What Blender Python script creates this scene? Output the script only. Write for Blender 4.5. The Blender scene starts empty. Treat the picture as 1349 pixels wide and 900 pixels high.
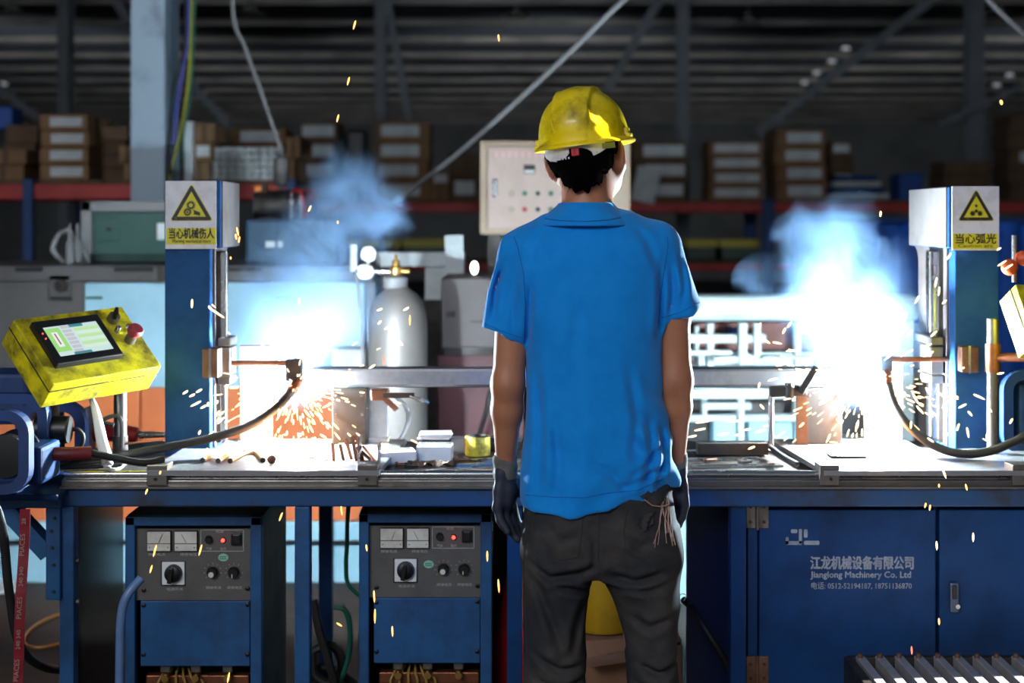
import bpy, bmesh, math, random
import numpy as np
from mathutils import Vector, Matrix, Euler
from mathutils.bvhtree import BVHTree

random.seed(7)
rng = np.random.RandomState(7)
SC = bpy.context.scene
COL = SC.collection
PI = math.pi

# ------------------------------------------------------------------ camera
F, CX, HY, CZ = 1850.0, 674.5, 290.0, 1.455      # focal length in pixels of the 1349x900 frame, eye height
cam_data = bpy.data.cameras.new('camera')
cam = bpy.data.objects.new('camera', cam_data)
COL.objects.link(cam)
cam.location = (0, 0, CZ)
cam.rotation_euler = (PI / 2, 0, 0)
cam_data.sensor_width = 36.0
cam_data.lens = 36.0 * F / 1349.0
cam_data.shift_y = -160.0 / 1349.0
cam_data.clip_start = 0.05
cam_data.clip_end = 200
cam_data.dof.use_dof = True
cam_data.dof.focus_distance = 3.2
cam_data.dof.aperture_fstop = 2.4
SC.camera = cam


def P(px, py, Y):
    """point at distance Y that stands where the photograph shows pixel (px, py)"""
    return Vector(((px - CX) * Y / F, Y, CZ - (py - HY) * Y / F))


# ------------------------------------------------------------------ light and exposure
SC.view_settings.view_transform = 'Standard'
SC.view_settings.look = 'None'
SC.view_settings.gamma = 1
SC.view_settings.use_curve_mapping = False
SC.view_settings.exposure = 0.0
SC.cycles.use_denoising = True
SC.cycles.volume_step_rate = 1.0
SC.cycles.volume_max_steps = 256
SC.cycles.max_bounces = 6
SC.cycles.sample_clamp_indirect = 6.0

world = bpy.data.worlds.new('world')
SC.world = world
world.use_nodes = True
bg = world.node_tree.nodes['Background']
bg.inputs['Color'].default_value = (0.80, 0.90, 1.0, 1)
bg.inputs['Strength'].default_value = 0.30


def lamp(name, kind, loc, energy, color, size=None, aim=None, **kw):
    d = bpy.data.lights.new(name, kind)
    d.energy = energy
    d.color = color
    if kind == 'AREA':
        d.shape = 'RECTANGLE'
        d.size, d.size_y = size
    elif size is not None:
        d.shadow_soft_size = size
    for k, v in kw.items():
        setattr(d, k, v)
    o = bpy.data.objects.new(name, d)
    COL.objects.link(o)
    o.location = loc
    if aim is not None:
        o.rotation_euler = (Vector(aim) - Vector(loc)).to_track_quat('-Z', 'Y').to_euler()
    return o


# area fill added high behind the camera, and the two welding arcs
lamp('rear_fill', 'AREA', (-2.4, -2.6, 3.9), 250, (0.88, 0.94, 1.0), (3.6, 1.6), (0.3, 3.2, 1.0))
ARC_L = P(391, 506, 3.80)
ARC_R = P(1136, 500, 3.80)
for nm, a in (('welding_arc_light', ARC_L), ('welding_arc_light', ARC_R)):
    lamp(nm, 'POINT', a, 310, (0.70, 0.90, 1.0), 0.02)
# warm glow of the molten spatter lying under each torch
lamp('spatter_glow', 'POINT', P(392, 575, 3.70), 6, (1.0, 0.48, 0.18), 0.03)
lamp('spatter_glow', 'POINT', P(1150, 572, 3.70), 6, (1.0, 0.48, 0.18), 0.03)
# spots added without fixtures to brighten the far purlins and wall
for x in (-7.0, 0.5, 8.0):
    lamp('far_hall_fill', 'SPOT', (x, 16.8, 2.3), 165, (0.95, 0.97, 1.0), 0.3, (x, 34.0, 3.6), spot_size=math.radians(100), spot_blend=0.8)
# the sun, high behind the camera; it comes in only through unseen holes added to the roof to shape its patches
SUN_D = Vector((-0.15, 0.35, -1.0))
sun = lamp('sun', 'SUN', (2, -3, 12), 26.0, (1.0, 0.97, 0.92))
sun.rotation_euler = SUN_D.to_track_quat('-Z', 'Y').to_euler()
sun.data.angle = math.radians(0.12)

# ------------------------------------------------------------------ helpers: meshes and objects


class MB:
    def __init__(self):
        self.v, self.f, self.s = [], [], []

    def add(self, vs, fs, smooth=False):
        n = len(self.v)
        self.v += [tuple(p) for p in vs]
        for f in fs:
            self.f.append(tuple(i + n for i in f))
            self.s.append(smooth)
        return self

    def box(self, c, size, rot=None, bev=0.0):
        """box by centre and size; rot is a 3x3 matrix"""
        c = Vector(c)
        hx, hy, hz = (q / 2 for q in size)
        if bev > 0:
            bm = bmesh.new()
            bmesh.ops.create_cube(bm, size=1)
            bmesh.ops.scale(bm, vec=size, verts=bm.verts)
            bmesh.ops.bevel(bm, geom=list(bm.edges), offset=min(bev, 0.45 * min(size)), segments=2, affect='EDGES', profile=0.5)
            vs = [v.co.copy() for v in bm.verts]
            fs = [[v.index for v in f.verts] for f in bm.faces]
            bm.free()
        else:
            vs = [Vector((x, y, z)) for x in (-hx, hx) for y in (-hy, hy) for z in (-hz, hz)]
            fs = [(0, 1, 3, 2), (4, 6, 7, 5), (0, 4, 5, 1), (2, 3, 7, 6), (0, 2, 6, 4), (1, 5, 7, 3)]
        if rot is not None:
            vs = [rot @ p for p in vs]
        return self.add([p + c for p in vs], fs)

    def pbox(self, x0, y0, x1, y1, Y, depth, bev=0.0):
        """box whose front face stands at distance Y over the pixel rectangle, reaching back by depth"""
        a, b = P(x0, y0, Y), P(x1, y1, Y)
        return self.box(((a.x + b.x) / 2, Y + depth / 2, (a.z + b.z) / 2), (abs(b.x - a.x), depth, abs(a.z - b.z)), None, bev)

    def bar(self, p0, p1, w, h, up=(0, 0, 1), bev=0.0):
        """square bar from p0 to p1"""
        p0, p1 = Vector(p0), Vector(p1)
        d = p1 - p0
        x = d.normalized()
        u = Vector(up)
        if abs(x.dot(u)) > 0.98:
            u = Vector((0, 1, 0))
        y = u.cross(x).normalized()
        z = x.cross(y)
        return self.box((p0 + p1) / 2, (d.length, w, h), Matrix((x, y, z)).transposed(), bev)

    def cyl(self, p0, p1, r0, r1=None, n=20, caps=True):
        p0, p1 = Vector(p0), Vector(p1)
        r1 = r0 if r1 is None else r1
        d = (p1 - p0).normalized()
        u = d.orthogonal().normalized()
        w = d.cross(u)
        vs = []
        for p, r in ((p0, r0), (p1, r1)):
            vs += [p + (u * math.cos(2 * PI * i / n) + w * math.sin(2 * PI * i / n)) * r for i in range(n)]
        self.add(vs, [(i, (i + 1) % n, n + (i + 1) % n, n + i) for i in range(n)], True)
        if caps:
            k = len(self.v) - 2 * n
            self.f += [tuple(k + i for i in reversed(range(n))), tuple(k + n + i for i in range(n))]
            self.s += [False, False]
        return self

    def tube(self, pts, r, n=10, res=6, closed=False):
        """round tube through points, smoothed"""
        pts = [Vector(p) for p in pts]
        if res > 1 and len(pts) > 2:
            q = []
            m = len(pts)
            for i in range(m if closed else m - 1):
                a = pts[(i - 1) % m] if (closed or i > 0) else pts[0]
                b, c = pts[i], pts[(i + 1) % m]
                d = pts[(i + 2) % m] if (closed or i + 2 < m) else pts[-1]
                for k in range(res):
                    t = k / res
                    q.append(0.5 * (2 * b + (c - a) * t + (2 * a - 5 * b + 4 * c - d) * t * t + (3 * b - a - 3 * c + d) * t ** 3))
            if not closed:
                q.append(pts[-1])
            pts = q
        m = len(pts)
        vs = []
        u = None
        for i, p in enumerate(pts):
            a = pts[i - 1] if i > 0 else (pts[-1] if closed else pts[0])
            b = pts[(i + 1) % m] if (i + 1 < m or closed) else pts[-1]
            t = (b - a).normalized()
            if u is None:
                u = t.orthogonal().normalized()
            u = (u - t * u.dot(t)).normalized()
            w = t.cross(u)
            rr = r(i / (m - 1)) if callable(r) else r
            vs += [p + (u * math.cos(2 * PI * k / n) + w * math.sin(2 * PI * k / n)) * rr for k in range(n)]
        fs = []
        for i in range(m if closed else m - 1):
            j = (i + 1) % m
            fs += [(i * n + k, i * n + (k + 1) % n, j * n + (k + 1) % n, j * n + k) for k in range(n)]
        self.add(vs, fs, True)
        if not closed:
            k = len(self.v) - m * n
            self.f += [tuple(k + i for i in reversed(range(n))), tuple(k + (m - 1) * n + i for i in range(n))]
            self.s += [False, False]
        return self

    def lathe(self, prof, o, axis=(0, 0, 1), n=28):
        """prof: list of (radius, height along the axis)"""
        o = Vector(o)
        d = Vector(axis).normalized()
        u = d.orthogonal().normalized()
        w = d.cross(u)
        vs = []
        for r, h in prof:
            vs += [o + d * h + (u * math.cos(2 * PI * i / n) + w * math.sin(2 * PI * i / n)) * max(r, 1e-5) for i in range(n)]
        fs = []
        for k in range(len(prof) - 1):
            fs += [(k * n + i, k * n + (i + 1) % n, (k + 1) * n + (i + 1) % n, (k + 1) * n + i) for i in range(n)]
        self.add(vs, fs, True)
        k = len(self.v) - len(prof) * n
        self.f += [tuple(k + i for i in reversed(range(n))), tuple(k + (len(prof) - 1) * n + i for i in range(n))]
        self.s += [False, False]
        return self

    def prism(self, poly, o, u, v, depth):
        """extrude a polygon given in (u, v) coordinates by depth along u x v"""
        o, u, v = Vector(o), Vector(u), Vector(v)
        w = u.cross(v).normalized() * depth
        n = len(poly)
        a = [o + u * p[0] + v * p[1] for p in poly]
        self.add(a + [p + w for p in a],
                 [tuple(reversed(range(n))), tuple(range(n, 2 * n))] + [(i, (i + 1) % n, n + (i + 1) % n, n + i) for i in range(n)])
        return self

    def ball(self, c, r, n=12, sc=(1, 1, 1)):
        c = Vector(c)
        vs, fs = [], []
        for j in range(1, n):
            t = PI * j / n
            for i in range(2 * n):
                a = PI * i / n
                vs.append(c + Vector((r * sc[0] * math.sin(t) * math.cos(a), r * sc[1] * math.sin(t) * math.sin(a), r * sc[2] * math.cos(t))))
        k = 2 * n
        for j in range(n - 2):
            fs += [(j * k + i, (j + 1) * k + i, (j + 1) * k + (i + 1) % k, j * k + (i + 1) % k) for i in range(k)]
        top = len(vs)
        vs += [c + Vector((0, 0, r * sc[2])), c - Vector((0, 0, r * sc[2]))]
        fs += [(top, i, (i + 1) % k) for i in range(k)]
        fs += [(top + 1, (n - 2) * k + (i + 1) % k, (n - 2) * k + i) for i in range(k)]
        return self.add(vs, fs, True)


def mesh_of(mb, name, origin=(0, 0, 0), sharp=40, fix=True):
    me = bpy.data.meshes.new(name)
    o = Vector(origin)
    me.from_pydata([Vector(p) - o for p in mb.v], [], mb.f)
    me.polygons.foreach_set('use_smooth', mb.s)
    if fix:
        bm = bmesh.new()
        bm.from_mesh(me)
        bmesh.ops.recalc_face_normals(bm, faces=bm.faces)
        bm.to_mesh(me)
        bm.free()
    if any(mb.s):
        me.set_sharp_from_angle(angle=math.radians(sharp))
    me.update()
    return me


def world_loc(o):
    v = Vector((0, 0, 0))
    while o is not None:
        v += Vector(o.location)
        o = o.parent
    return v


def obj(name, mb, mat, parent=None, label=None, sharp=40, kind=None):
    """link the shapes in mb (world coordinates) as ONE mesh object"""
    if parent is not None:
        org = world_loc(parent)
    else:
        xs = np.array([tuple(p) for p in mb.v])
        org = Vector(((xs[:, 0].min() + xs[:, 0].max()) / 2, (xs[:, 1].min() + xs[:, 1].max()) / 2, xs[:, 2].min()))
    me = mesh_of(mb, name, org, sharp)
    if mat:
        me.materials.append(mat)
    o = bpy.data.objects.new(name, me)
    COL.objects.link(o)
    if parent is not None:
        o.parent = parent
    else:
        o.location = org
    if label:
        o['label'] = label
    if kind:
        o['kind'] = kind
    return o


def tag(o, label, cat, group=None, kind=None):
    o['label'] = label
    o['category'] = cat
    if group:
        o['group'] = group
    if kind:
        o['kind'] = kind
    return o


def thing(name, label, cat, loc, group=None):
    o = bpy.data.objects.new(name, None)
    o.empty_display_size = 0.05
    COL.objects.link(o)
    o.location = Vector(loc)
    return tag(o, label, cat, group)


def struct(name, mb, mat, label, parent=None):
    o = obj(name, mb, mat, parent)
    if parent is None:
        o['kind'] = 'structure'
        o['label'] = label
    return o


def copy_tree(o, parent=None):
    c = o.copy()
    COL.objects.link(c)
    if parent is not None:
        c.parent = parent
    for ch in list(o.children):
        copy_tree(ch, c)
    return c


def text(name, body, height, o, u, v, mat, parent, align='CENTER', width=None, bold=0.0, shear=0.0, fat=0.0):
    """flat lettering with its baseline at o, reading along u, upright along v"""
    c = bpy.data.curves.new(name, 'FONT')
    c.body = body
    c.align_x = align
    c.size = 1.0
    c.offset = bold
    c.shear = shear
    c.resolution_u = 2
    t = bpy.data.objects.new(name, c)
    COL.objects.link(t)
    bpy.context.view_layer.update()
    me = bpy.data.meshes.new_from_object(t.evaluated_get(bpy.context.evaluated_depsgraph_get()))
    bpy.data.objects.remove(t)
    bpy.data.curves.remove(c)
    co = np.zeros(len(me.vertices) * 3, dtype=np.float32)
    me.vertices.foreach_get('co', co)
    co = co.reshape(-1, 3)
    h = 0.74
    sy = height / h
    sx = sy if width is None else width / max(1e-6, co[:, 0].max() - co[:, 0].min())
    u, v = Vector(u).normalized(), Vector(v).normalized()
    base = Vector(o) - world_loc(parent)
    w = np.array(base)[None, :] + co[:, :1] * sx * np.array(u)[None, :] + co[:, 1:2] * sy * np.array(v)[None, :]
    me.vertices.foreach_set('co', w.astype(np.float32).ravel())
    if fat > 0:                                  # heavier strokes: the same outlines laid over each other, slightly shifted
        fs0 = [tuple(p.vertices) for p in me.polygons]
        n0 = len(w)
        nrm = u.cross(v)
        vs, fs = [], []
        for q, (ax_, ay_) in enumerate(((0, 0), (1, 0), (-1, 0), (0, 1), (0, -1))):
            off = np.array(u * ax_ * fat * height + v * ay_ * fat * height + nrm * q * 2e-5)
            vs += [tuple(p) for p in w + off]
            fs += [tuple(i + q * n0 for i in f) for f in fs0]
        bpy.data.meshes.remove(me)
        me = bpy.data.meshes.new(name)
        me.from_pydata(vs, [], fs)
    me.materials.clear()
    me.materials.append(mat)
    me.update()
    ob = bpy.data.objects.new(name, me)
    COL.objects.link(ob)
    ob.parent = parent
    return ob


# ------------------------------------------------------------------ helpers: materials
def lin(r, g, b):
    def q(c):
        c /= 255.0
        return c / 12.92 if c <= 0.04045 else ((c + 0.055) / 1.055) ** 2.4
    return (q(r), q(g), q(b), 1)


MATS = {}


def mat(name, col, rough=0.5, metal=0.0, dirt=None, amount=0.0, scale=8.0, detail=6.0, bump=0.0, bscale=60.0,
        spec=0.5, emit=None, power=0.0, sheen=0.0, stretch=None, coat=0.0, trans=0.0, lo=0.42, hi=0.68):
    if name in MATS:
        return MATS[name]
    m = bpy.data.materials.new(name)
    m.use_nodes = True
    nt = m.node_tree
    b = nt.nodes['Principled BSDF']
    b.inputs['Base Color'].default_value = col
    b.inputs['Roughness'].default_value = rough
    b.inputs['Metallic'].default_value = metal
    b.inputs['Specular IOR Level'].default_value = spec
    b.inputs['Sheen Weight'].default_value = sheen
    b.inputs['Coat Weight'].default_value = coat
    b.inputs['Transmission Weight'].default_value = trans
    tc = nt.nodes.new('ShaderNodeTexCoord')
    src = tc.outputs['Object']
    if stretch:
        mp = nt.nodes.new('ShaderNodeMapping')
        mp.inputs['Scale'].default_value = stretch
        nt.links.new(src, mp.inputs['Vector'])
        src = mp.outputs['Vector']
    if dirt is not None and amount > 0:
        n = nt.nodes.new('ShaderNodeTexNoise')
        n.inputs['Scale'].default_value = scale
        n.inputs['Detail'].default_value = detail
        n.inputs['Roughness'].default_value = 0.65
        nt.links.new(src, n.inputs['Vector'])
        r = nt.nodes.new('ShaderNodeMapRange')
        r.inputs['From Min'].default_value = lo
        r.inputs['From Max'].default_value = hi
        r.inputs['To Max'].default_value = amount
        nt.links.new(n.outputs['Fac'], r.inputs['Value'])
        x = nt.nodes.new('ShaderNodeMix')
        x.data_type = 'RGBA'
        x.inputs['A'].default_value = col
        x.inputs['B'].default_value = dirt
        nt.links.new(r.outputs['Result'], x.inputs['Factor'])
        nt.links.new(x.outputs['Result'], b.inputs['Base Color'])
        rr = nt.nodes.new('ShaderNodeMapRange')
        rr.inputs['To Min'].default_value = rough
        rr.inputs['To Max'].default_value = min(1.0, rough + 0.25)
        nt.links.new(r.outputs['Result'], rr.inputs['Value'])
        nt.links.new(rr.outputs['Result'], b.inputs['Roughness'])
    if bump > 0:
        n2 = nt.nodes.new('ShaderNodeTexNoise')
        n2.inputs['Scale'].default_value = bscale
        n2.inputs['Detail'].default_value = 4
        nt.links.new(src, n2.inputs['Vector'])
        bp = nt.nodes.new('ShaderNodeBump')
        bp.inputs['Strength'].default_value = bump
        bp.inputs['Distance'].default_value = 0.004
        nt.links.new(n2.outputs['Fac'], bp.inputs['Height'])
        nt.links.new(bp.outputs['Normal'], b.inputs['Normal'])
    if emit is not None:
        b.inputs['Emission Color'].default_value = emit
        b.inputs['Emission Strength'].default_value = power
    MATS[name] = m
    return m


GRIME = lin(30, 26, 22)
M_blue = mat('blue_paint', lin(24, 80, 130), 0.5, dirt=lin(10, 24, 48), amount=0.65, scale=7, bump=0.06, bscale=90)
M_navy = mat('navy_paint', lin(6, 56, 106), 0.5, spec=.25, dirt=lin(6, 28, 58), amount=0.8, scale=4, bump=0.06, bscale=80)
M_colblue = mat('column_blue_paint', lin(28, 74, 122), 0.7, spec=.2, dirt=lin(14, 40, 74), amount=0.7, scale=6, bump=0.05)
M_black = mat('black_plastic', lin(16, 16, 18), 0.4)
M_rubber = mat('dark_rubber', lin(26, 24, 24), 0.55, dirt=lin(60, 52, 46), amount=0.4, scale=12)
M_steel = mat('worn_steel', lin(132, 126, 122), 0.35, 0.9, dirt=lin(80, 70, 62), amount=0.6, scale=9, bump=0.08)
M_bright = mat('bright_steel', lin(196, 196, 198), 0.22, 1.0, dirt=lin(120, 112, 104), amount=0.4, scale=14)
M_darksteel = mat('dark_steel', lin(70, 66, 64), 0.45, 0.7, dirt=lin(34, 28, 24), amount=0.7, scale=10, bump=0.1)
M_mill = mat('mill_scale_steel', lin(58, 54, 52), 0.5, 0.5, dirt=lin(96, 66, 46), amount=0.5, scale=16, bump=0.1)
M_rust = mat('rusty_steel', lin(120, 84, 64), 0.55, 0.4, dirt=lin(64, 44, 36), amount=0.7, scale=12, bump=0.1)
M_copper = mat('copper_brown', lin(150, 92, 62), 0.4, 0.8, dirt=lin(80, 50, 36), amount=0.6, scale=14)
M_brass = mat('brass', lin(196, 150, 84), 0.35, 0.9)
M_white = mat('white_paint', lin(222, 222, 220), 0.45, dirt=lin(150, 142, 132), amount=0.5, scale=9)
M_sign = mat('sign_white', lin(214, 212, 216), 0.5, dirt=lin(150, 148, 150), amount=0.4, scale=14, lo=0.5)
M_signyellow = mat('sign_yellow', lin(214, 200, 24), 0.5, dirt=lin(140, 128, 30), amount=0.3, scale=18)
M_signblack = mat('sign_black', lin(24, 22, 20), 0.55, dirt=lin(120, 110, 70), amount=0.5, scale=70, lo=0.6, hi=0.66)
M_yellow = mat('pendant_yellow_paint', lin(226, 206, 22), 0.42, dirt=lin(62, 54, 20), amount=0.9, scale=11, detail=11, bump=0.05, lo=0.43, hi=0.64)
M_cyan = mat('pale_cyan_paint', lin(166, 206, 224), 0.4, dirt=lin(132, 170, 186), amount=0.5, scale=3)
M_orange = mat('orange_paint', lin(226, 122, 70), 0.45, dirt=lin(180, 88, 48), amount=0.4, scale=3)
M_machgrey = mat('machine_grey_paint', lin(92, 88, 88), 0.5, dirt=lin(70, 64, 62), amount=0.6, scale=4)
M_teal = mat('teal_paint', lin(50, 88, 80), 0.5, dirt=lin(36, 76, 72), amount=0.6, scale=3)
M_palegrey = mat('pale_grey_paint', lin(136, 134, 136), 0.5, dirt=lin(110, 106, 104), amount=0.4, scale=5)
M_beige = mat('beige_panel_paint', lin(166, 142, 132), 0.5, dirt=lin(132, 112, 102), amount=0.5, scale=5)
M_beigeframe = mat('tan_frame_paint', lin(158, 136, 114), 0.5, dirt=lin(140, 116, 96), amount=0.5, scale=5)
M_card = mat('cardboard', lin(150, 116, 84), 0.85, dirt=lin(108, 80, 56), amount=0.6, scale=6)
M_card2 = mat('dark_cardboard', lin(112, 88, 68), 0.85, dirt=lin(78, 60, 48), amount=0.6, scale=6)
M_label = mat('carton_label_white', lin(222, 228, 230), 0.6, dirt=lin(150, 156, 160), amount=0.4, scale=10)
M_red = mat('rack_red_paint', lin(204, 64, 62), 0.5, dirt=lin(104, 34, 34), amount=0.5, scale=4)
M_rackblue = mat('rack_blue_paint', lin(36, 74, 140), 0.5, dirt=lin(24, 44, 84), amount=0.5, scale=4)
M_roof = mat('roof_sheet', lin(112, 122, 134), 0.7, dirt=lin(88, 94, 102), amount=0.5, scale=1)
M_purlin = mat('galvanised_purlin', lin(178, 174, 168), 0.45, 0.3, dirt=lin(104, 102, 100), amount=0.6, scale=1.2)
M_column = mat('hall_column_paint', lin(126, 132, 140), 0.5, dirt=lin(90, 94, 100), amount=0.5, scale=2)
M_palecol = mat('pale_blue_column_paint', lin(158, 178, 196), 0.45, dirt=lin(106, 124, 142), amount=0.55, scale=5, lo=0.52)
M_wall = mat('hall_wall_sheet', lin(140, 146, 150), 0.8, dirt=lin(76, 78, 82), amount=0.5, scale=0.6)
M_floor = mat('concrete_floor', lin(66, 54, 46), 0.75, dirt=lin(38, 32, 28), amount=0.8, scale=1.6, bump=0.15, bscale=20)
M_green = mat('green_plastic', lin(16, 92, 74), 0.5)
M_redplast = mat('red_plastic', lin(176, 30, 34), 0.45, dirt=lin(100, 18, 22), amount=0.5, scale=8)
M_tape = mat('red_warning_tape', lin(120, 18, 30), 0.45, dirt=lin(110, 16, 24), amount=0.4, scale=20)
M_glass = mat('dial_glass', lin(220, 216, 206), 0.25, dirt=lin(150, 130, 112), amount=0.5, scale=20)
M_panelgrey = mat('welder_panel_grey', lin(92, 88, 86), 0.5, dirt=lin(66, 62, 60), amount=0.6, scale=9)
M_print = mat('faded_white_print', lin(150, 156, 166), 0.6, dirt=lin(70, 90, 120), amount=0.6, scale=40)
M_tick = mat('panel_white_print', lin(176, 172, 168), 0.6)
M_led = mat('red_lamp', lin(255, 30, 20), 0.3, emit=(1, 0.03, 0.02, 1), power=9)
M_spark = mat('glowing_spark', (1, 0.6, 0.2, 1), 0.5, emit=(1.0, 0.42, 0.10, 1), power=3.0)
M_sparkhot = mat('white_hot_spark', (1, 0.8, 0.5, 1), 0.5, emit=(1.0, 0.66, 0.30, 1), power=5.0)
M_sparkred = mat('cooling_spark', (1, 0.3, 0.2, 1), 0.5, emit=(1.0, 0.12, 0.05, 1), power=2.2)
M_arc = mat('arc_plasma', (1, 1, 1, 1), 0.5, emit=(0.75, 0.9, 1.0, 1), power=160)
# ------------------------------------------------------------------ the hall: floor, walls, roof
b = MB().box((0, 14.0, -0.05), (36, 44, 0.1))
floor = struct('floor', b, M_floor, 'stained concrete factory floor under the bench and machines')
YW = 34.0
EAVE = P(0, 168, YW).z
b = MB().box((0, YW + 0.1, EAVE / 2 + .1), (36, 0.2, EAVE + .2))
struct('wall_back', b, M_wall, 'dim grey sheet wall at the far end of the hall')
for sx, nm in ((-1, 'wall_left'), (1, 'wall_right')):
    b = MB().box((sx * 17.5, 15, 2.3), (0.2, 42, 4.6))
    struct(nm, b, M_wall, 'grey sheet metal side wall of the hall')
# roof: a gently sloping sheet seen from below; purlins run across
Z0, Z1 = EAVE + 0.14, EAVE + 0.62


def roof_z(y):
    return Z0 + (YW - y) / (YW - 8.0) * (Z1 - Z0)


ya, yb = -7.0, YW + 0.2


def roof_opening(p):
    """point of the roof that the sun passes through to reach p"""
    t = 0.0
    for _ in range(30):
        q = Vector(p) - SUN_D * t
        t += roof_z(q.y) - q.z
    q = Vector(p) - SUN_D * t
    return (q.x, q.y, roof_z(q.y))


bm = bmesh.new()
edges = []
star = [(790, 158), (796, 163), (803, 160), (801, 171), (808, 183), (822, 178), (824, 186), (800, 196), (784, 200), (779, 196), (786, 188), (775, 178), (773, 164), (783, 166)]  # outline of the sun patch on the hat; the roof is cut to it
holes = [[(-17.6, ya, roof_z(ya)), (17.6, ya, roof_z(ya)), (17.6, yb, roof_z(yb)), (-17.6, yb, roof_z(yb))],
         [roof_opening(P(x, y - 4, 2.992)) for x, y in star],
         [roof_opening(q) for q in ((.70, 3.155, .43), (.70, 2.55, .43), (2.2, 2.55, .43), (2.2, 3.245, .43))]]
for loop_ in holes:
    vv = [bm.verts.new(q) for q in loop_]
    edges += [bm.edges.new((vv[k], vv[(k + 1) % len(vv)])) for k in range(len(vv))]
bmesh.ops.triangle_fill(bm, use_beauty=True, use_dissolve=False, edges=edges)
me = bpy.data.meshes.new('ceiling')
bm.to_mesh(me)
bm.free()
me.materials.append(M_roof)
ceiling = bpy.data.objects.new('ceiling', me)
COL.objects.link(ceiling)
ceiling['kind'] = 'structure'
ceiling['label'] = 'dark corrugated roof with rows of pale purlins'
pm = None
y = 33.2
while y > 9:
    b = MB()
    # C section purlin: web and two lips
    b.box((0, y, roof_z(y) - 0.045), (34.8, 0.012, 0.09))
    b.box((0, y - 0.035, roof_z(y) - 0.086), (34.8, 0.07, 0.008))
    b.box((0, y - 0.035, roof_z(y) - 0.006), (34.8, 0.07, 0.008))
    obj('purlin', b, M_purlin, ceiling)
    y -= 1.62

# steel columns and braces of the far trusses
def hcol(x0, x1, y0, y1, Y, label, m=M_column, d=0.2):
    a, c = P(x0, y0, Y), P(x1, y1, Y)
    w = c.x - a.x
    zt = roof_z(Y) - 0.01
    x = (a.x + c.x) / 2
    b = MB()
    b.box((x, Y, zt / 2), (w, 0.016, zt))
    b.box((x, Y + d, zt / 2), (w, 0.016, zt))
    b.box((x, Y + d / 2, zt / 2), (0.016, d, zt))
    return tag(obj('hall_column', b, m), label, 'column', 'steel columns of the hall')


hcol(76, 91, 0, 160, 16.4, 'dim grey steel column behind the stacked cartons at the far left')
hcol(494, 508, 0, 170, 16.4, 'dim grey steel column above the cartons, beside a slanting brace')
hcol(893, 908, 0, 190, 16.4, 'dim grey steel column just right of the hard hat')
hcol(1276, 1297, 0, 200, 16.4, 'dark steel column above the right warning sign')


def brace(x0, y0, x1, y1, Y, label, w=0.10):
    b = MB().bar(P(x0, y0, Y), P(x1, y1, Y), 0.08, w)
    return tag(obj('roof_brace', b, M_column), label, 'brace', 'slanting braces under the roof')


brace(140, -20, 172, 30, 16.2, 'short brace beside the pale blue column top')
brace(236, 95, 304, 166, 16.2, 'slanting roof brace right of the pale blue column')
brace(510, 0, 540, 160, 16.2, 'steep roof brace right of the middle column')
brace(874, -10, 798, 122, 16.2, 'slanting roof brace meeting the top of the hard hat')
brace(1240, -10, 996, 176, 16.2, 'long slanting roof brace over the right hand smoke')
brace(-10, 110, 52, 156, 16.2, 'roof brace over the cartons at the far left')
brace(1349, 112, 1235, 165, 16.2, 'faint roof brace behind the dark right column', 0.06)

# high bay lamps, unlit, under the purlins
def under_roof(px, py, drop):
    lo_, hi_ = 8.0, 33.0
    for _ in range(40):
        m_ = (lo_ + hi_) / 2
        if P(px, py, m_).z > roof_z(m_) - drop:
            hi_ = m_
        else:
            lo_ = m_
    return P(px, py, lo_)


M_lampshade = mat('lamp_reflector', lin(206, 204, 200), 0.3, 0.2)
lampspots = [(16, 18, 18, 'far left'), (330, 18, 18, 'left of the middle column'), (680, 23, 18, 'above the slanting rope'),
             (985, 29, 18, 'right of the hard hat'), (1310, 17, 18, 'in the top right corner')]
for px, py, Y, w in lampspots:
    p = under_roof(px, py, .22)
    Y = p.y
    t = thing('high_bay_lamp', 'pale unlit high bay lamp hanging from the roof, ' + w, 'lamp', p, 'high bay lamps')
    b = MB().lathe([(0.02, 0.09), (0.06, 0.085), (0.11, 0.04), (0.19, 0.0), (0.185, 0.0), (0.1, 0.035), (0.01, 0.06)], p)
    obj('lamp_shade', b, M_lampshade, t)
    b = MB().cyl(p + Vector((0, 0, 0.08)), (p.x, p.y, roof_z(Y) - 0.002), 0.014, n=8)
    obj('stem', b, M_column, t)
for px, py, w in ((1114, 65, 'topmost of the slanting row'), (1096, 82, 'second of the slanting row'), (1076, 97, 'third of the slanting row'),
                  (1060, 110, 'lowest of the slanting row'), (1330, 100, 'upper of the pair at the right edge'), (1313, 113, 'lower of the pair at the right edge'),
                  (5, 112, 'at the left edge of the roof')):
    p = under_roof(px, py, .2)
    Y = p.y
    t = thing('small_roof_lamp', 'small bright roof lamp, ' + w, 'lamp', p, 'small roof lamps')
    b = MB().lathe([(0.02, 0.04), (0.045, 0.03), (0.065, 0.0), (0.02, 0.0)], p, n=14)
    obj('lamp_shade', b, mat('lit_lamp_face', lin(230, 228, 220), 0.4, emit=(0.9, 0.92, 1, 1), power=0.35), t)
    b = MB().cyl(p + Vector((0, 0, 0.06)), (p.x, p.y, roof_z(Y) - 0.002), 0.012, n=8)
    obj('stem', b, M_column, t)

# ------------------------------------------------------------------ storage racks and what lies on them
YL, YR = 8.2, 14.5


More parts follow.
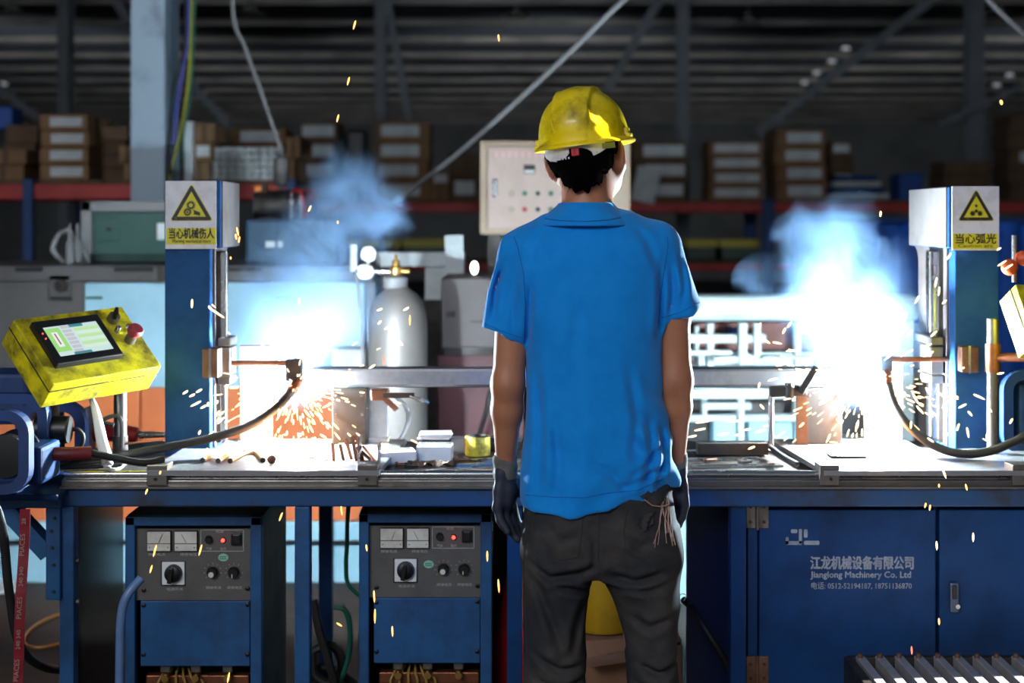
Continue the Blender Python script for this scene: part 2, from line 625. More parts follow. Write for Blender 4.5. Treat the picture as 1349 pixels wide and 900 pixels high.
def rack(x0, x1, Y, depth, top, thick, posts, label, lower=None):
    a, c = P(x0, top, Y), P(x1, top + thick, Y)
    t = thing('storage_rack', label, 'rack', ((a.x + c.x) / 2, Y, 0), None)
    for yy in (Y, Y + depth):
        b = MB().box(((a.x + c.x) / 2, yy, (a.z + c.z) / 2), (c.x - a.x, 0.06, a.z - c.z), None, 0.008)
        obj('beam', b, M_red, t)
    n = max(3, int((c.x - a.x) / 0.35))
    for i in range(n):
        xa = a.x + (c.x - a.x) * i / n
        b = MB().box((xa + (c.x - a.x) / n / 2, Y + depth / 2, a.z + 0.012), ((c.x - a.x) / n - 0.01, depth, 0.024))
        obj('deck_board', b, M_card2, t)
    if lower:
        l0, l1 = P(x0, lower[0], Y).z, P(x0, lower[1], Y).z
        for yy in (Y, Y + depth):
            b = MB().box(((a.x + c.x) / 2, yy, (l0 + l1) / 2), (c.x - a.x, 0.06, l0 - l1), None, 0.008)
            obj('beam', b, M_red, t)
        b = MB().box(((a.x + c.x) / 2, Y + depth / 2, l0 + 0.01), (c.x - a.x, depth, 0.02))
        obj('shelf_deck', b, M_card2, t)
    for px, w in posts:
        for yy in (Y - 0.04, Y + depth + 0.04):
            x = P(px, 0, Y).x
            zt = a.z + 0.03
            b = MB().box((x, yy, zt / 2), (w, 0.05, zt), None, 0.006)
            b.box((x, yy, 0.006), (w + 0.06, 0.11, 0.012))
            obj('upright', b, M_rackblue, t)
    return t, a.z + 0.024


rackL, ztopL = rack(-120, 392, YL, 0.9, 243, 20, ((41, 0.06), (385, 0.06), (-110, 0.06)), 'red and blue pallet rack at the left carrying stacked cartons')
rackR, ztopR = rack(396, 1480, YR, 1.0, 267, 13, ((402, 0.09), (1011, 0.13), (1470, 0.09)), 'long red pallet rack behind the worker with labelled cartons', (347, 357))


ORD = ['bottom', 'second', 'third', 'fourth', 'fifth', 'sixth']


def carton_stack(x0, x1, y0, Y, zbase, n, where, depth, labels, m=M_card, lab=(0.22, 0.88), group=None, jitter=0.02):
    """n cartons standing on one another; labels: which carry a white label"""
    zt = P(x0, y0, Y).z
    h = (zt - zbase) / n
    xa, xb = P(x0, 0, Y).x, P(x1, 0, Y).x
    for i in range(n):
        dx = (random.random() - .5) * jitter * 2
        t = thing('carton', ('top' if i == n - 1 else ORD[i] + ('' if i == 0 else ' from below')) + ' carton of the ' + where, 'carton',
                  ((xa + xb) / 2 + dx, Y + depth / 2, zbase + h * i), group or 'cartons on the racks')
        b = MB().box((t.location.x, Y + depth / 2, zbase + h * (i + .5)), (xb - xa, depth, h - 0.004), None, 0.006)
        obj('carton_body', b, m, t)
        if labels[i]:
            w = xb - xa
            b = MB().box((t.location.x - w / 2 + w * (lab[0] + lab[1]) / 2, Y - 0.002, zbase + h * (i + .52)), (w * (lab[1] - lab[0]), 0.004, h * .56))
            obj('carton_label', b, M_label, t)
        else:
            b = MB().box((t.location.x, Y - 0.001, zbase + h * (i + .5)), (0.03, 0.003, h * .96))
            obj('packing_tape', b, M_card2, t)


carton_stack(53, 117, 150, YL + .02, ztopL, 4, 'labelled stack left of the pale blue column', 0.5, (1, 1, 1, 1), jitter=0.006)
carton_stack(124, 168, 166, YL + .3, ztopL, 4, 'dark stack just left of the pale blue column', 0.4, (0, 0, 0, 0), M_card2)
carton_stack(-20, 35, 196, YL + .02, ztopL, 2, 'low stack at the left edge', 0.4, (0, 0))
carton_stack(8, 50, 164, YL + .45, ztopL, 3, 'stack behind at the left edge', 0.35, (0, 0, 0), M_card2)
carton_stack(160, 183, 192, YL + .02, ztopL, 2, 'small stack peeping out left of the pale blue column', 0.3, (0, 0))
carton_stack(252, 278, 162, YL + .02, ztopL, 3, 'narrow stack right of the pale blue column', 0.35, (0, 1, 0))
carton_stack(296, 372, 168, YL + .5, ztopL, 3, 'stack behind the galvanised bundle', 0.35, (0, 0, 1), M_card)
carton_stack(374, 392, 180, YL + .05, ztopL, 2, 'narrow stack beside the hanging balancer', 0.5, (0, 0))
carton_stack(395, 446, 160, YR + .05, ztopR, 4, 'labelled stack behind the left smoke plume', 0.6, (1, 1, 1, 1), M_card2, (.08, .9))
carton_stack(494, 566, 160, YR + .05, ztopR, 4, 'tall labelled stack right of the left smoke', 0.6, (1, 1, 1, 1), M_card, (.1, .8))
carton_stack(566, 592, 226, YR + .1, ztopR, 2, 'small stack beside the tall labelled one', 0.5, (0, 1))
carton_stack(592, 632, 200, YR + .3, ztopR, 2, 'stack left of the beige control box', 0.5, (1, 0), M_card2)
carton_stack(834, 905, 186, YR + .05, ztopR, 3, 'labelled stack right of the hard hat', 0.6, (1, 1, 1), M_card2, (.2, .95))
carton_stack(935, 1006, 186, YR + .05, ztopR, 4, 'labelled stack in the middle of the long rack', 0.6, (1, 1, 1, 1), M_card, (.1, .92))
carton_stack(1022, 1088, 170, YR + .05, ztopR, 4, 'tall labelled stack above the right smoke', 0.6, (1, 1, 1, 1), M_card, (.22, .9))
carton_stack(1092, 1124, 186, YR + .45, ztopR, 4, 'narrow stack behind the tall one above the right smoke', 0.4, (1, 1, 0, 1), M_card2)
carton_stack(1245, 1306, 212, YR + .2, ztopR, 3, 'dark stack behind the right warning sign', 0.5, (0, 0, 0), M_card2)
carton_stack(1330, 1392, 150, YR + .2, ztopR, 5, 'tall dark stack at the right edge', 0.5, (0, 0, 1, 0, 0), M_card2)

M_zinc = mat('zinc_sheet', lin(214, 220, 220), 0.35, 0.15, dirt=lin(160, 166, 168), amount=0.5, scale=6)
# bundle of galvanised channels on the left rack
t = thing('galvanised_bundle', 'silvery bundle of galvanised channels on the left rack', 'bundle', P(326, 240, YL + .1))
zz = ztopL
xa, xb = P(278, 0, YL + .1).x, P(374, 0, YL + .1).x
for r in range(5):
    for k in range(9):
        w = (xb - xa) / 9
        b = MB().box((xa + w * (k + .5) + (r % 2) * 0.006, YL + .32, zz + 0.018), (w * .95, 0.44, 0.039), None, 0.007)
        b.box((xa + w * (k + .5) + (r % 2) * 0.006, YL + .095, zz + 0.018), (w * .4, 0.012, 0.014))
        obj('channel', b, M_zinc, t)
    zz += 0.041
# white sheets, blue sacks and boxes on the long rack
t = tag(obj('leaning_board', MB().bar(P(846, 266, YR - .02), P(856, 222, YR + .02), 0.05, 0.24, (1, 0, 0)), M_label), 'pale board leaning on the cartons right of the worker', 'board')
for k in range(4):
    b = MB().pbox(1092 + 3 * k, 262 - 8 * k - 7, 1172 - 5 * k, 262 - 8 * k, YR + .05, 0.5, 0.02)
    tag(obj('flat_sack', b, M_rackblue if k % 2 else M_label), ORD[k] + ' sack of the flat pile between the tall cartons and the blue box', 'sack', 'flat sacks on the long rack')
tag(obj('blue_crate', MB().pbox(1186, 228, 1216, 266, YR + .05, .4, .01), mat('crate_blue', lin(30, 84, 170), .5)), 'bright blue crate on the long rack', 'crate')
tag(obj('blue_carton', MB().box((P(700, 0, YR + .4).x, YR + .6, ztopR + .27), (.36, .4, .54), None, .01), mat('crate_blue', lin(30, 84, 170), .5)), 'blue carton half hidden behind the beige control box', 'carton')
tag(obj('blue_small_box', MB().box((P(5, 0, YL + .5).x, YL + .6, ztopL + .36 + .04), (.1, .2, .14), None, .01), mat('crate_blue', lin(30, 84, 170), .5)), 'small blue box on top of cartons at the left edge', 'box')
b = MB().pbox(455, 170, 482, 240, YR + .2, .3, .04)
b.pbox(460, 240, 477, 266, YR + .2, .3)
tag(obj('dark_sack', b, M_black), 'dark upright sack between two carton stacks behind the left smoke', 'sack')
# bins on the lower shelf of the long rack
zlow = P(0, 347, YR).z + 0.02
M_bin = mat('bin_yellow', lin(190, 172, 50), .5)
M_bin2 = mat('bin_green', lin(70, 92, 84), .5)
k = 0
for x0, x1 in ((440, 470), (476, 500), (506, 526), (530, 590), (905, 945), (950, 1000), (840, 895)):
    a = P(x0, 316, YR)
    c = P(x1, 316, YR)
    t = thing('parts_bin', 'green bin with yellow rim, ' + ['leftmost behind the gauges', 'second behind the gauges', 'third behind the gauges', 'wide one behind the white sheets', 'right of the worker', 'second right of the worker', 'hidden mostly by the worker'][k] + ', lower shelf', 'bin', ((a.x + c.x) / 2, YR + .3, zlow), 'parts bins on the lower shelf')
    h = a.z - zlow
    b = MB()
    w = c.x - a.x
    for s in (-1, 1):
        b.box(((a.x + c.x) / 2 + s * (w / 2 - .01), YR + .3, zlow + h * .33), (.02, .5, h * .66))
        b.box(((a.x + c.x) / 2, YR + .3 + s * .24, zlow + h * .33), (w, .02, h * .66))
    b.box(((a.x + c.x) / 2, YR + .3, zlow + .01), (w, .5, .02))
    obj('bin_body', b, M_bin2, t)
    b = MB()
    for s in (-1, 1):
        b.box(((a.x + c.x) / 2 + s * (w / 2 - .01), YR + .3, zlow + h * .83), (.03, .53, h * .34))
        b.box(((a.x + c.x) / 2, YR + .3 + s * .24, zlow + h * .83), (w + .02, .03, h * .34))
    obj('bin_rim', b, M_bin, t)
    k += 1
# blue tarpaulin on the right
b = MB()
n = 40
x0, x1 = P(1046, 0, 9).x, P(1480, 0, 9).x
vs, fs = [], []
for side in (0, 1):
    for i in range(n + 1):
        for z in (0.02, P(0, 293, 9).z):
            x = x0 + (x1 - x0) * i / n
            vs.append((x, 9 + side * .012 + .05 * math.sin(i * 1.15) + .02 * math.sin(i * 2.9 + z), z))
m2 = 2 * (n + 1)
for i in range(n):
    fs += [(2 * i, 2 * i + 2, 2 * i + 3, 2 * i + 1), (m2 + 2 * i, m2 + 2 * i + 1, m2 + 2 * i + 3, m2 + 2 * i + 2), (2 * i + 1, 2 * i + 3, m2 + 2 * i + 3, m2 + 2 * i + 1)]
b.add(vs, fs, True)
t = thing('tarpaulin_screen', 'hanging blue tarpaulin screen behind the right column', 'screen', (x0, 9, 0))
obj('tarpaulin', b, mat('tarpaulin_blue', lin(34, 104, 214), .5, dirt=lin(22, 66, 140), amount=.6, scale=3), t)
b = MB().cyl((x0, 9, P(0, 293, 9).z + .01), (x1, 9, P(0, 293, 9).z + .01), .02)
b.cyl((x0, 9, 0), (x0, 9, P(0, 293, 9).z), .02)
b.cyl((x1, 9, 0), (x1, 9, P(0, 293, 9).z), .02)
obj('screen_frame', b, M_rackblue, t)

# ------------------------------------------------------------------ pale blue column with cables
a, c = P(172, 0, 7.0), P(217, 0, 7.0)
zt = roof_z(7.0)
b = MB().box(((a.x + c.x) / 2, 7.0 + .15, zt / 2), (c.x - a.x, .30, zt), None, 0.004)
t = thing('painted_column', 'pale blue square steel column with cables down its side', 'column', ((a.x + c.x) / 2, 7.15, 0))
obj('column_shaft', b, M_palecol, t)
b = MB().box(((a.x + c.x) / 2, 7.15, .01), (.34, .42, .02))
obj('base_plate', b, M_palecol, t)
for k, (m, pts) in enumerate([
        (M_black, [(244, -40), (243, 60), (232, 110), (222, 190), (224, 230)]),
        (mat('cable_purple', lin(86, 80, 170), .5), [(249, -40), (247, 50), (238, 110), (230, 170), (228, 190)]),
        (mat('cable_yellow', lin(170, 170, 50), .5), [(253, -40), (251, 60), (247, 120), (237, 180), (225, 225), (224, 250)]),
        (M_green, [(257, -40), (255, 70), (250, 130), (242, 175), (240, 215)]),
        (mat('cable_blue', lin(50, 110, 180), .5), [(247, -40), (247, 40), (241, 90), (233, 130), (229, 160)])]):
    b = MB().tube([P(x, y, 7.03 + .02 * k) for x, y in pts], .0065, 8)
    tag(obj('hanging_cable', b, m), ['black', 'purple', 'yellow', 'green', 'blue'][k] + ' cable hanging beside the pale blue column', 'cable', 'cables beside the column')
b = MB().pbox(242, 160, 253, 348, 7.3, .05)
b.pbox(242, 348, 253, 348 + 20, 7.3, .05)
q = P(242, 160, 7.3)
b = MB().box((P(247.5, 0, 7.3).x, 7.33, q.z / 2), (.043, .05, q.z), None, .004)
tag(obj('slim_post', b, M_label), 'slim white post standing right of the pale blue column', 'post')

# ------------------------------------------------------------------ long machine in the middle distance
YM = 5.6
t = thing('long_machine', 'long machine with pale cyan doors, orange band and cyan plinth behind the bench', 'machine', P(270, 770, YM))
zt = P(0, 350, YM).z
xl, xr = P(-120, 0, YM).x, P(492, 0, YM).x


def zof(py, Y=YM):
    return P(0, py, Y).z


b = MB().box(((xl + xr) / 2, YM + .36, (zof(372) + zt) / 2), (xr - xl, .66, zt - zof(372)), None, .01)
obj('top_cover', b, M_machgrey, t)
b = MB().box(((xl + P(107, 0, YM).x) / 2, YM + .36, (zof(372) + zof(505)) / 2), (P(107, 0, YM).x - xl, .62, zof(372) - zof(505)))
obj('end_housing', b, M_machgrey, t)
xs = [107, 232, 356, 480]
for i in range(3):
    b = MB().box(((P(xs[i], 0, YM).x + P(xs[i + 1], 0, YM).x) / 2, YM + .35, (zof(373) + zof(512)) / 2), (P(xs[i + 1], 0, YM).x - P(xs[i], 0, YM).x - .006, .64, zof(373) - zof(512)), None, .006)
    d = obj('door_panel', b, M_cyan, t)
    b = MB().pbox(xs[i] + 6, 391, xs[i] + 27, 394, YM + .018, .02)
    obj('pull_slot', b, mat('slot_green', lin(24, 84, 76), .5), d)
b = MB().box(((P(480, 0, YM).x + xr) / 2, YM + .36, (zof(372) + zof(690)) / 2), (xr - P(480, 0, YM).x, .6, zof(372) - zof(690)))
obj('tail_housing', b, M_machgrey, t)
xs = [-120, 55, 180, 330, 480]
for i in range(4):
    b = MB().box(((P(xs[i], 0, YM).x + P(xs[i + 1], 0, YM).x) / 2, YM + .36, (zof(512) + zof(690)) / 2), (P(xs[i + 1], 0, YM).x - P(xs[i], 0, YM).x - .006, .62, zof(512) - zof(690)), None, .006)
    obj('band_panel', b, M_orange, t)
xs = [-120, 60, 240, 438, 492]
for i in range(4):
    b = MB().box(((P(xs[i], 0, YM).x + P(xs[i + 1], 0, YM).x) / 2, YM + .35, (zof(690) + 0) / 2), (P(xs[i + 1], 0, YM).x - P(xs[i], 0, YM).x - .004, .64, zof(690)), None, .006)
    obj('plinth_panel', b, M_cyan, t)
b = MB().box(((xl + xr) / 2, YM + .008, zof(715)), (xr - xl, .02, .012))
obj('plinth_groove', b, M_black, t)
for x0, x1 in ((20, 55), (150, 202), (296, 345), (420, 470)):
    obj('cover_slot', MB().pbox(x0, 352, x1, 358, YM + .02, .03), M_black, t)
b = MB().pbox(64, 362, 93, 396, YM + .03, .03, .004)
hp = obj('lock_plate', b, M_machgrey, t)
c = P(79, 377, YM)
obj('lock_ring', MB().cyl((c.x, YM + .005, c.z), (c.x, YM + .04, c.z), .026), M_darksteel, hp)
obj('lock_core', MB().cyl((c.x, YM - .004, c.z), (c.x, YM + .01, c.z), .012), M_black, hp)
obj('label_slot', MB().pbox(66, 391, 93, 395, YM + .022, .02), M_black, hp)
b = MB().pbox(207, 350, 216, 372, YM + .022, .02)
obj('cover_joint', b, M_darksteel, t)

b = MB().box((P(462, 0, YM).x, YM - .04, zof(473)), (.13, .14, .10), None, .006)
obj('junction_box', b, M_white, t)
# teal cabinet on the machine
YT = 5.9
zb = zt + .001
xa, xb = P(108, 0, YT).x, P(262, 0, YT).x
za = P(0, 265, YT).z
t = thing('teal_cabinet', 'teal green cabinet in a pale frame on top of the long machine', 'cabinet', ((xa + xb) / 2, YT + .1, zb))
b = MB().box(((xa + xb) / 2, YT + .19, (za + zb) / 2), (xb - xa - .02, .34, za - zb - .01))
obj('cabinet_body', b, M_teal, t)
b = MB()
b.box(((xa + xb) / 2, YT + .1, za - .022), (xb - xa, .24, .044), None, .004)
b.box((xa + .022, YT + .1, (za + zb) / 2), (.044, .24, za - zb), None, .004)
b.box((xb - .022, YT + .1, (za + zb) / 2), (.044, .24, za - zb), None, .004)
obj('cabinet_frame', b, M_palegrey, t)
b = MB().pbox(130, 287, 157, 318, YT + .012, .02, .003)
d = obj('hatch', b, M_teal, t)
c = P(143, 302, YT)
obj('hatch_knob', MB().cyl((c.x, YT - .005, c.z), (c.x, YT + .02, c.z), .008), M_black, d)
obj('white_label', MB().pbox(207, 294, 217, 316, YT + .012, .01), M_label, t)
# oil hose and nozzles left of it
zsurf = zt
b = MB().tube([(P(75, 0, YM + .1).x, YM + .2, zsurf + .005), P(70, 330, YM + .2), P(76, 312, YM + .2), P(88, 304, YM + .2), P(96, 312, YM + .2), (P(98, 0, YM).x, YM + .2, zsurf + .005)], .012, 10)
tag(obj('bent_hose', b, M_palegrey), 'grey bent hose on the machine top left of the teal cabinet', 'hose')
for px, w in ((92, 'left'), (97, 'right')):
    p = P(px, 0, YM + .1)
    b = MB().lathe([(.016, 0), (.016, .09), (.008, .1), (.006, .16), (.002, .17)], (p.x, YM + .1 + (px - 92) * .01, zsurf), n=14)
    tag(obj('grease_nozzle', b, M_palegrey), w + ' pointed grease nozzle standing beside the bent hose', 'nozzle', 'grease nozzles')
p = P(90, 0, YM)
tag(obj('oil_can', MB().lathe([(.03, 0), (.03, .1), (.024, .11), (.01, .12)], (P(102, 0, YM + .22).x, YM + .42, zsurf)), M_rackblue), 'small dark blue oil can by the teal cabinet', 'can')

# blue compressor on the machine top, further right
YC = 5.75
xa, xb = P(322, 0, YC).x, P(445, 0, YC).x
za = P(0, 289, YC).z
t = thing('compressor', 'blue box compressor with a grey motor on top, behind the left smoke', 'compressor', ((xa + xb) / 2, YC + .2, zt))
M_comp = mat('compressor_blue', lin(40, 74, 100), .5, dirt=lin(34, 64, 92), amount=.5, scale=5)
b = MB().box(((xa + xb) / 2, YC + .2, (za + zt) / 2), (xb - xa, .36, za - zt - .002), None, .012)
obj('compressor_case', b, M_comp, t)
b = MB().pbox(350, 318, 362, 326, YC - .003, .01)
b.pbox(366, 318, 372, 326, YC - .003, .01)
obj('case_label', b, M_label, t)
c0, c1 = P(336, 272, YC + .2), P(402, 272, YC + .2)
b = MB().cyl((c0.x, YC + .2, za + .062), (c1.x, YC + .2, za + .062), .058, n=24)
for i in range(9):
    xx = c0.x + .02 + i * .017
    b.cyl((xx, YC + .2, za + .062), (xx + .006, YC + .2, za + .062), .063, n=24)
obj('motor', b, M_darksteel, t)
b = MB().box(((c0.x + c1.x) / 2, YC + .2, za + .004), (.16, .1, .008))
b.cyl((c0.x + .05, YC + .14, za + .118), (c0.x + .05, YC + .14, za + .15), .012)
obj('motor_foot', b, M_darksteel, t)
b = MB().pbox(335, 244, 352, 253, YC + .18, .05, .004)
obj('junction_box', b, mat('junction_orange', lin(214, 120, 40), .5), t)
for px in (384, 396):
    p = P(px, 0, YC + .08)
    b = MB().lathe([(.006, 0), (.006, .06), (.012, .062), (.012, .085), (.005, .09), (.005, .11)], (p.x, YC + .08, za - .004), n=12)
    obj('valve', b, M_bright, t)
b = MB().tube([P(380, 262, YC + .2), P(388, 250, YC + .1), P(398, 258, YC + .05), P(402, 286, YC + .05)], .006, 8)
obj('copper_pipe', b, M_redplast, t)
# balancer hanging on a thin wire
w0, w1 = P(305, -30, 6.3), P(368, 192, 6.3)
p1 = P(370, 196, 6.3)
t = thing('hanging_balancer', 'grey cylindrical balancer hanging from a thin pale wire', 'balancer', P(370, 246, 6.3))
b = MB().tube([P(302, -260, 6.3), P(306, 0, 6.3), P(322, 60, 6.3), P(340, 110, 6.3), P(354, 150, 6.3), p1], .009, 8)
obj('wire', b, M_palegrey, t)
b = MB().lathe([(.004, 0), (.012, -.01), (.012, -.03), (.032, -.045), (.034, -.15), (.024, -.165), (.012, -.17), (.01, -.19)], p1, n=20)
obj('balancer_body', b, M_machgrey, t)
b = MB().tube([p1 + Vector((0, 0, -.18)), p1 + Vector((.02, 0, -.20)), p1 + Vector((0, 0, -.22)), p1 + Vector((-.015, 0, -.2))], .005, 8)
obj('hook', b, M_darksteel, t)
# pale rope crossing the hall
b = MB().tube([P(900, -60, 4.9), P(822, 0, 5.2), P(760, 60, 5.4), P(690, 125, 5.7), P(600, 205, 6.1), P(512, 272, 6.6)], .0115, 10)
tag(obj('air_hose', b, M_palegrey), 'pale grey hose slanting down across the hall left of the hard hat', 'hose')
b = MB().tube([P(1260, -60, 5.5), P(1300, -2, 5.5), P(1352, 48, 5.5), P(1420, 110, 5.5)], .011, 10)
tag(obj('air_hose', b, M_palegrey), 'pale hose crossing the top right corner', 'hose')

# ------------------------------------------------------------------ gas cylinder, white sheets, grey box in the middle
YG = 4.85
c = P(524, 0, YG)
R = 39 * YG / F


def hz(py):
    return P(0, py, YG).z


t = thing('gas_cylinder', 'tall grey gas cylinder with brass valve and gauges behind the bench', 'cylinder', (c.x, YG, 0))
prof = [(R * .9, 0), (R, .02), (R, hz(432)), (R * .97, hz(415)), (R * .86, hz(400)), (R * .66, hz(388)), (R * .42, hz(381)), (.036, hz(378))]
obj('cylinder_body', MB().lathe(prof, (c.x, YG, 0), n=48), mat('cylinder_grey', lin(136, 128, 124), .45, .3, dirt=lin(120, 112, 106), amount=.6, scale=7), t)
obj('neck_ring', MB().lathe([(.036, hz(380)), (.042, hz(378)), (.042, hz(366)), (.03, hz(364)), (.022, hz(362))], (c.x - .008, YG, 0)), M_palegrey, t)
b = MB().lathe([(.02, hz(364)), (.022, hz(358)), (.022, hz(352)), (.013, hz(350)), (.013, hz(344)), (.006, hz(342)), (.004, hz(335))], (c.x - .006, YG, 0), n=16)
p = P(528, 357, YG)
b.cyl(p, p + Vector((.03, 0, 0)), .009)
valve = obj('valve', b, M_brass, t)
b = MB().cyl(P(470, 358, YG), P(514, 358, YG), .009)
b.cyl(P(480, 358, YG) + Vector((0, -.005, 0)), P(480, 358, YG) + Vector((0, .03, 0)), .026)
b.ball(P(468, 358, YG), .014)
reg = obj('regulator', b, M_bright, t)
g = P(486, 335, YG)
b = MB().cyl((g.x, YG - .018, g.z), (g.x, YG + .018, g.z), .027, n=28)
b.cyl((g.x, YG, g.z), P(484, 358, YG), .006)
gg = obj('gauge', b, M_white, reg)
g = P(485, 358, YG)
b = MB().cyl((g.x, YG - .035, g.z), (g.x, YG - .005, g.z), .024, n=28)
obj('gauge', b, M_white, reg)
p = P(466, 358, YG)
b = MB().lathe([(.011, 0), (.013, .01), (.013, .088), (.011, .095)], p, n=16)
obj('flow_tube', b, M_white, reg)
b = MB().tube([P(470, 362, YG), P(473, 385, YG - .02), P(476, 430, YG - .05), P(480, 500, YG - .05), P(486, 560, YG)], .006, 8)
obj('gas_hose', b, M_palegrey, reg)
# white box beside it


YS = 5.3
t = thing('sheet_stack', 'pale white boards on a dark crate behind the gas cylinder', 'sheets', P(560, 760, YS))
zc_ = P(0, 395, YS + .58).z
b = MB().box((P(554, 0, YS + .6).x, YS + .68, zc_ / 2), (P(612, 0, YS + .6).x - P(496, 0, YS + .6).x, .24, zc_), None, .006)
obj('dark_crate', b, M_darksteel, t)
b = MB().pbox(560, 351, 612, 395, YS + .60, .03)
obj('sheet', b, M_label, t)
b = MB().pbox(496, 333, 612, 351, YS + .58, .14)
obj('sheet', b, M_label, t)
b = MB().pbox(500, 351, 512, 395, YS + .60, .04)
obj('prop_block', b, M_darksteel, t)
b = MB().bar(P(610, 780, YS + .50), P(598, 310, YS + .52), .03, .075, (1, 0, 0))
obj('sheet', b, M_label, t)
# grey steel locker behind the worker
YB = 5.2
M_locker = mat('locker_grey_paint', lin(88, 78, 78), .55, dirt=lin(84, 74, 72), amount=.6, scale=5)
t = thing('grey_locker', 'grey brown steel locker behind the worker with dark red lower doors', 'locker', P(640, 770, YB))
b = MB().pbox(581, 367, 690, 458, YB, .5, .006)
obj('upper_case', b, M_locker, t)
b = MB().pbox(576, 468, 690, 578, YB + .05, .45, .006)
obj('lower_door', b, mat('locker_dark_red', lin(84, 40, 44), .5, dirt=lin(66, 40, 44), amount=.6, scale=4), t)
z = P(0, 578, YB).z
b = MB().box((P(633, 0, YB).x, YB + .25, z / 2), (.31, .44, z))
obj('plinth', b, M_darksteel, t)
b = MB().pbox(585, 458, 690, 468, YB + .02, .45)
obj('cross_rail', b, M_darksteel, t)
b = MB().pbox(620, 422, 640, 425, YB - .004, .01)
b.pbox(588, 410, 600, 418, YB - .004, .01)
obj('case_marking', b, M_darksteel, t)
b = MB().tube([P(652, 500, YB - .02), P(645, 520, YB - .05), P(640, 545, YB - .05), P(630, 575, YB - .02)], .009, 8)
obj('door_hose', b, M_rubber, t)
# bright work lamp
t = thing('work_lamp', 'small bright oval work lamp left of the worker shoulder', 'lamp', P(625, 366, 5.32))
b = MB().box((P(625, 366, 5.3).x, 5.32, P(0, 366.5, 5.3).z + .003), (.05, .05, .008))
b.cyl(P(625, 366, 5.32), P(625, 362, 5.32), .008)
obj('lamp_foot', b, M_darksteel, t)
b = MB().ball(P(625, 353, 5.32), .018, 10, (.8, .8, 1.4))
obj('bulb', b, mat('bulb_glow', (1, 1, 1, 1), .3, emit=(.95, 1, 1, 1), power=6), t)

# ------------------------------------------------------------------ beige control box on a post
YX = 5.7
t = thing('control_box', 'beige control box with two rows of buttons on a post behind the worker', 'control box', P(660, 770, YX + .1))
a, c = P(632, 185, YX), P(831, 309, YX)
b = MB().box(((a.x + c.x) / 2, YX + .11, (a.z + c.z) / 2), (c.x - a.x, .2, a.z - c.z), None, .008)
case = obj('box_case', b, M_beigeframe, t)
b = MB().pbox(642, 193, 806, 302, YX - .012, .03, .005)
door = obj('box_door', b, M_beige, t)
b = MB().pbox(690, 217, 705, 229, YX - .02, .02, .002)
dsp = obj('display', b, M_black, door)
b = MB().pbox(691, 224, 704, 228, YX - .022, .004)
obj('display_label', b, M_tick, door)
b = MB().pbox(649, 236, 655, 260, YX - .028, .03, .004)
obj('lock_handle', b, M_bright, door)
for r, y in enumerate((255, 276)):
    for k in range(7):
        p = P(674 + 17.2 * k, y, YX)
        b = MB().cyl((p.x, YX - .03, p.z), (p.x, YX - .008, p.z), .0085, n=16)
        m = [[M_beigeframe, M_green, M_black, M_green, M_black, M_black, M_redplast], [M_beigeframe, M_redplast, M_black, M_green, M_black, M_redplast, M_black]][r][k]
        bt = obj('push_button', b, m, door)
        obj('button_ring', MB().cyl((p.x, YX - .015, p.z), (p.x, YX - .009, p.z), .0115, n=16), M_steel, door)
M_pink = mat('faded_pink_print', lin(196, 146, 146), .6)
for k in range(9):
    x = 651 + 8.6 * k
    b = MB().pbox(x, 200, x + 6.5, 201.6, YX - .0145, .003)
    b.pbox(x, 204, x + 6.5, 205.4, YX - .0145, .003)
    b.pbox(x + 2.4, 199.5, x + 4, 208, YX - .0145, .003)
    obj('faded_mark', b, M_pink, door)
z = P(0, 309, YX).z
b = MB().box((P(651, 0, YX).x, YX + .11, z / 2), (.055, .055, z))
b.box((P(651, 0, YX).x, YX + .11, .008), (.2, .2, .016))
obj('post', b, M_darksteel, t)

# ------------------------------------------------------------------ white framed machine on the right
YF = 5.3
M_fr = mat('machine_white_paint', lin(206, 222, 224), .4, dirt=lin(150, 172, 176), amount=.5, scale=5)
t = thing('framed_machine', 'white framed roller machine with pale cyan rails right of the worker', 'machine', P(1000, 770, YF + .2))
x0, x1 = P(745, 0, YF).x, P(1215, 0, YF).x
b = MB().box(((x0 + x1) / 2, YF + .1, zof(407, YF)), (x1 - x0, .2, .098), None, .03)
obj('top_roller_cover', b, M_fr, t)


def fb(name, xa, ya, xb, yb, yo, d, m, bev=.004):
    obj(name, MB().pbox(xa, ya, xb, yb, YF + yo, d, bev), m, t)


fb('back_panel', 745, 425, 1215, 470, .4, .03, mat('brown_red_panel', lin(150, 92, 82), .5, dirt=lin(96, 56, 52), amount=.6, scale=5))
fb('back_panel', 745, 470, 1215, 640, .5, .03, M_machgrey)
for k, (xa, ya, xb, yb, yo) in enumerate(((748, 441, 1010, 452, .05), (905, 462, 965, 468, .1), (920, 464, 1090, 482, .16), (748, 512, 1100, 526, .0), (925, 531, 990, 540, .06), (900, 547, 1085, 556, .1),
                          (940, 470, 985, 478, .02), (1005, 470, 1085, 474, .04))):
    fb('rail', xa, ya, xb, yb, yo, .05, M_fr)
for xa, ya, xb, yb, yo in ((932, 426, 941, 485, .12), (974, 426, 985, 482, .0), (994, 426, 1003, 470, .02), (925, 520, 932, 550, .1), (973, 520, 981, 582, .04), (1048, 426, 1056, 600, .1), (916, 430, 921, 470, .14), (1075, 426, 1084, 600, .12)):
    fb('post', xa, ya, xb, yb, yo, .05, M_fr)
for xa, ya, xb, yb, yo in ((940, 555, 972, 592, .1), (985, 556, 1045, 600, .12)):
    fb('gear_case', xa, ya, xb, yb, yo, .12, M_cyan, .01)
fb('motor_block', 960, 432, 972, 450, .2, .1, M_rackblue, .01)
fb('motor_block', 906, 440, 918, 480, .2, .1, M_black, .01)
fb('motor_block', 900, 545, 936, 600, .2, .1, M_black, .01)
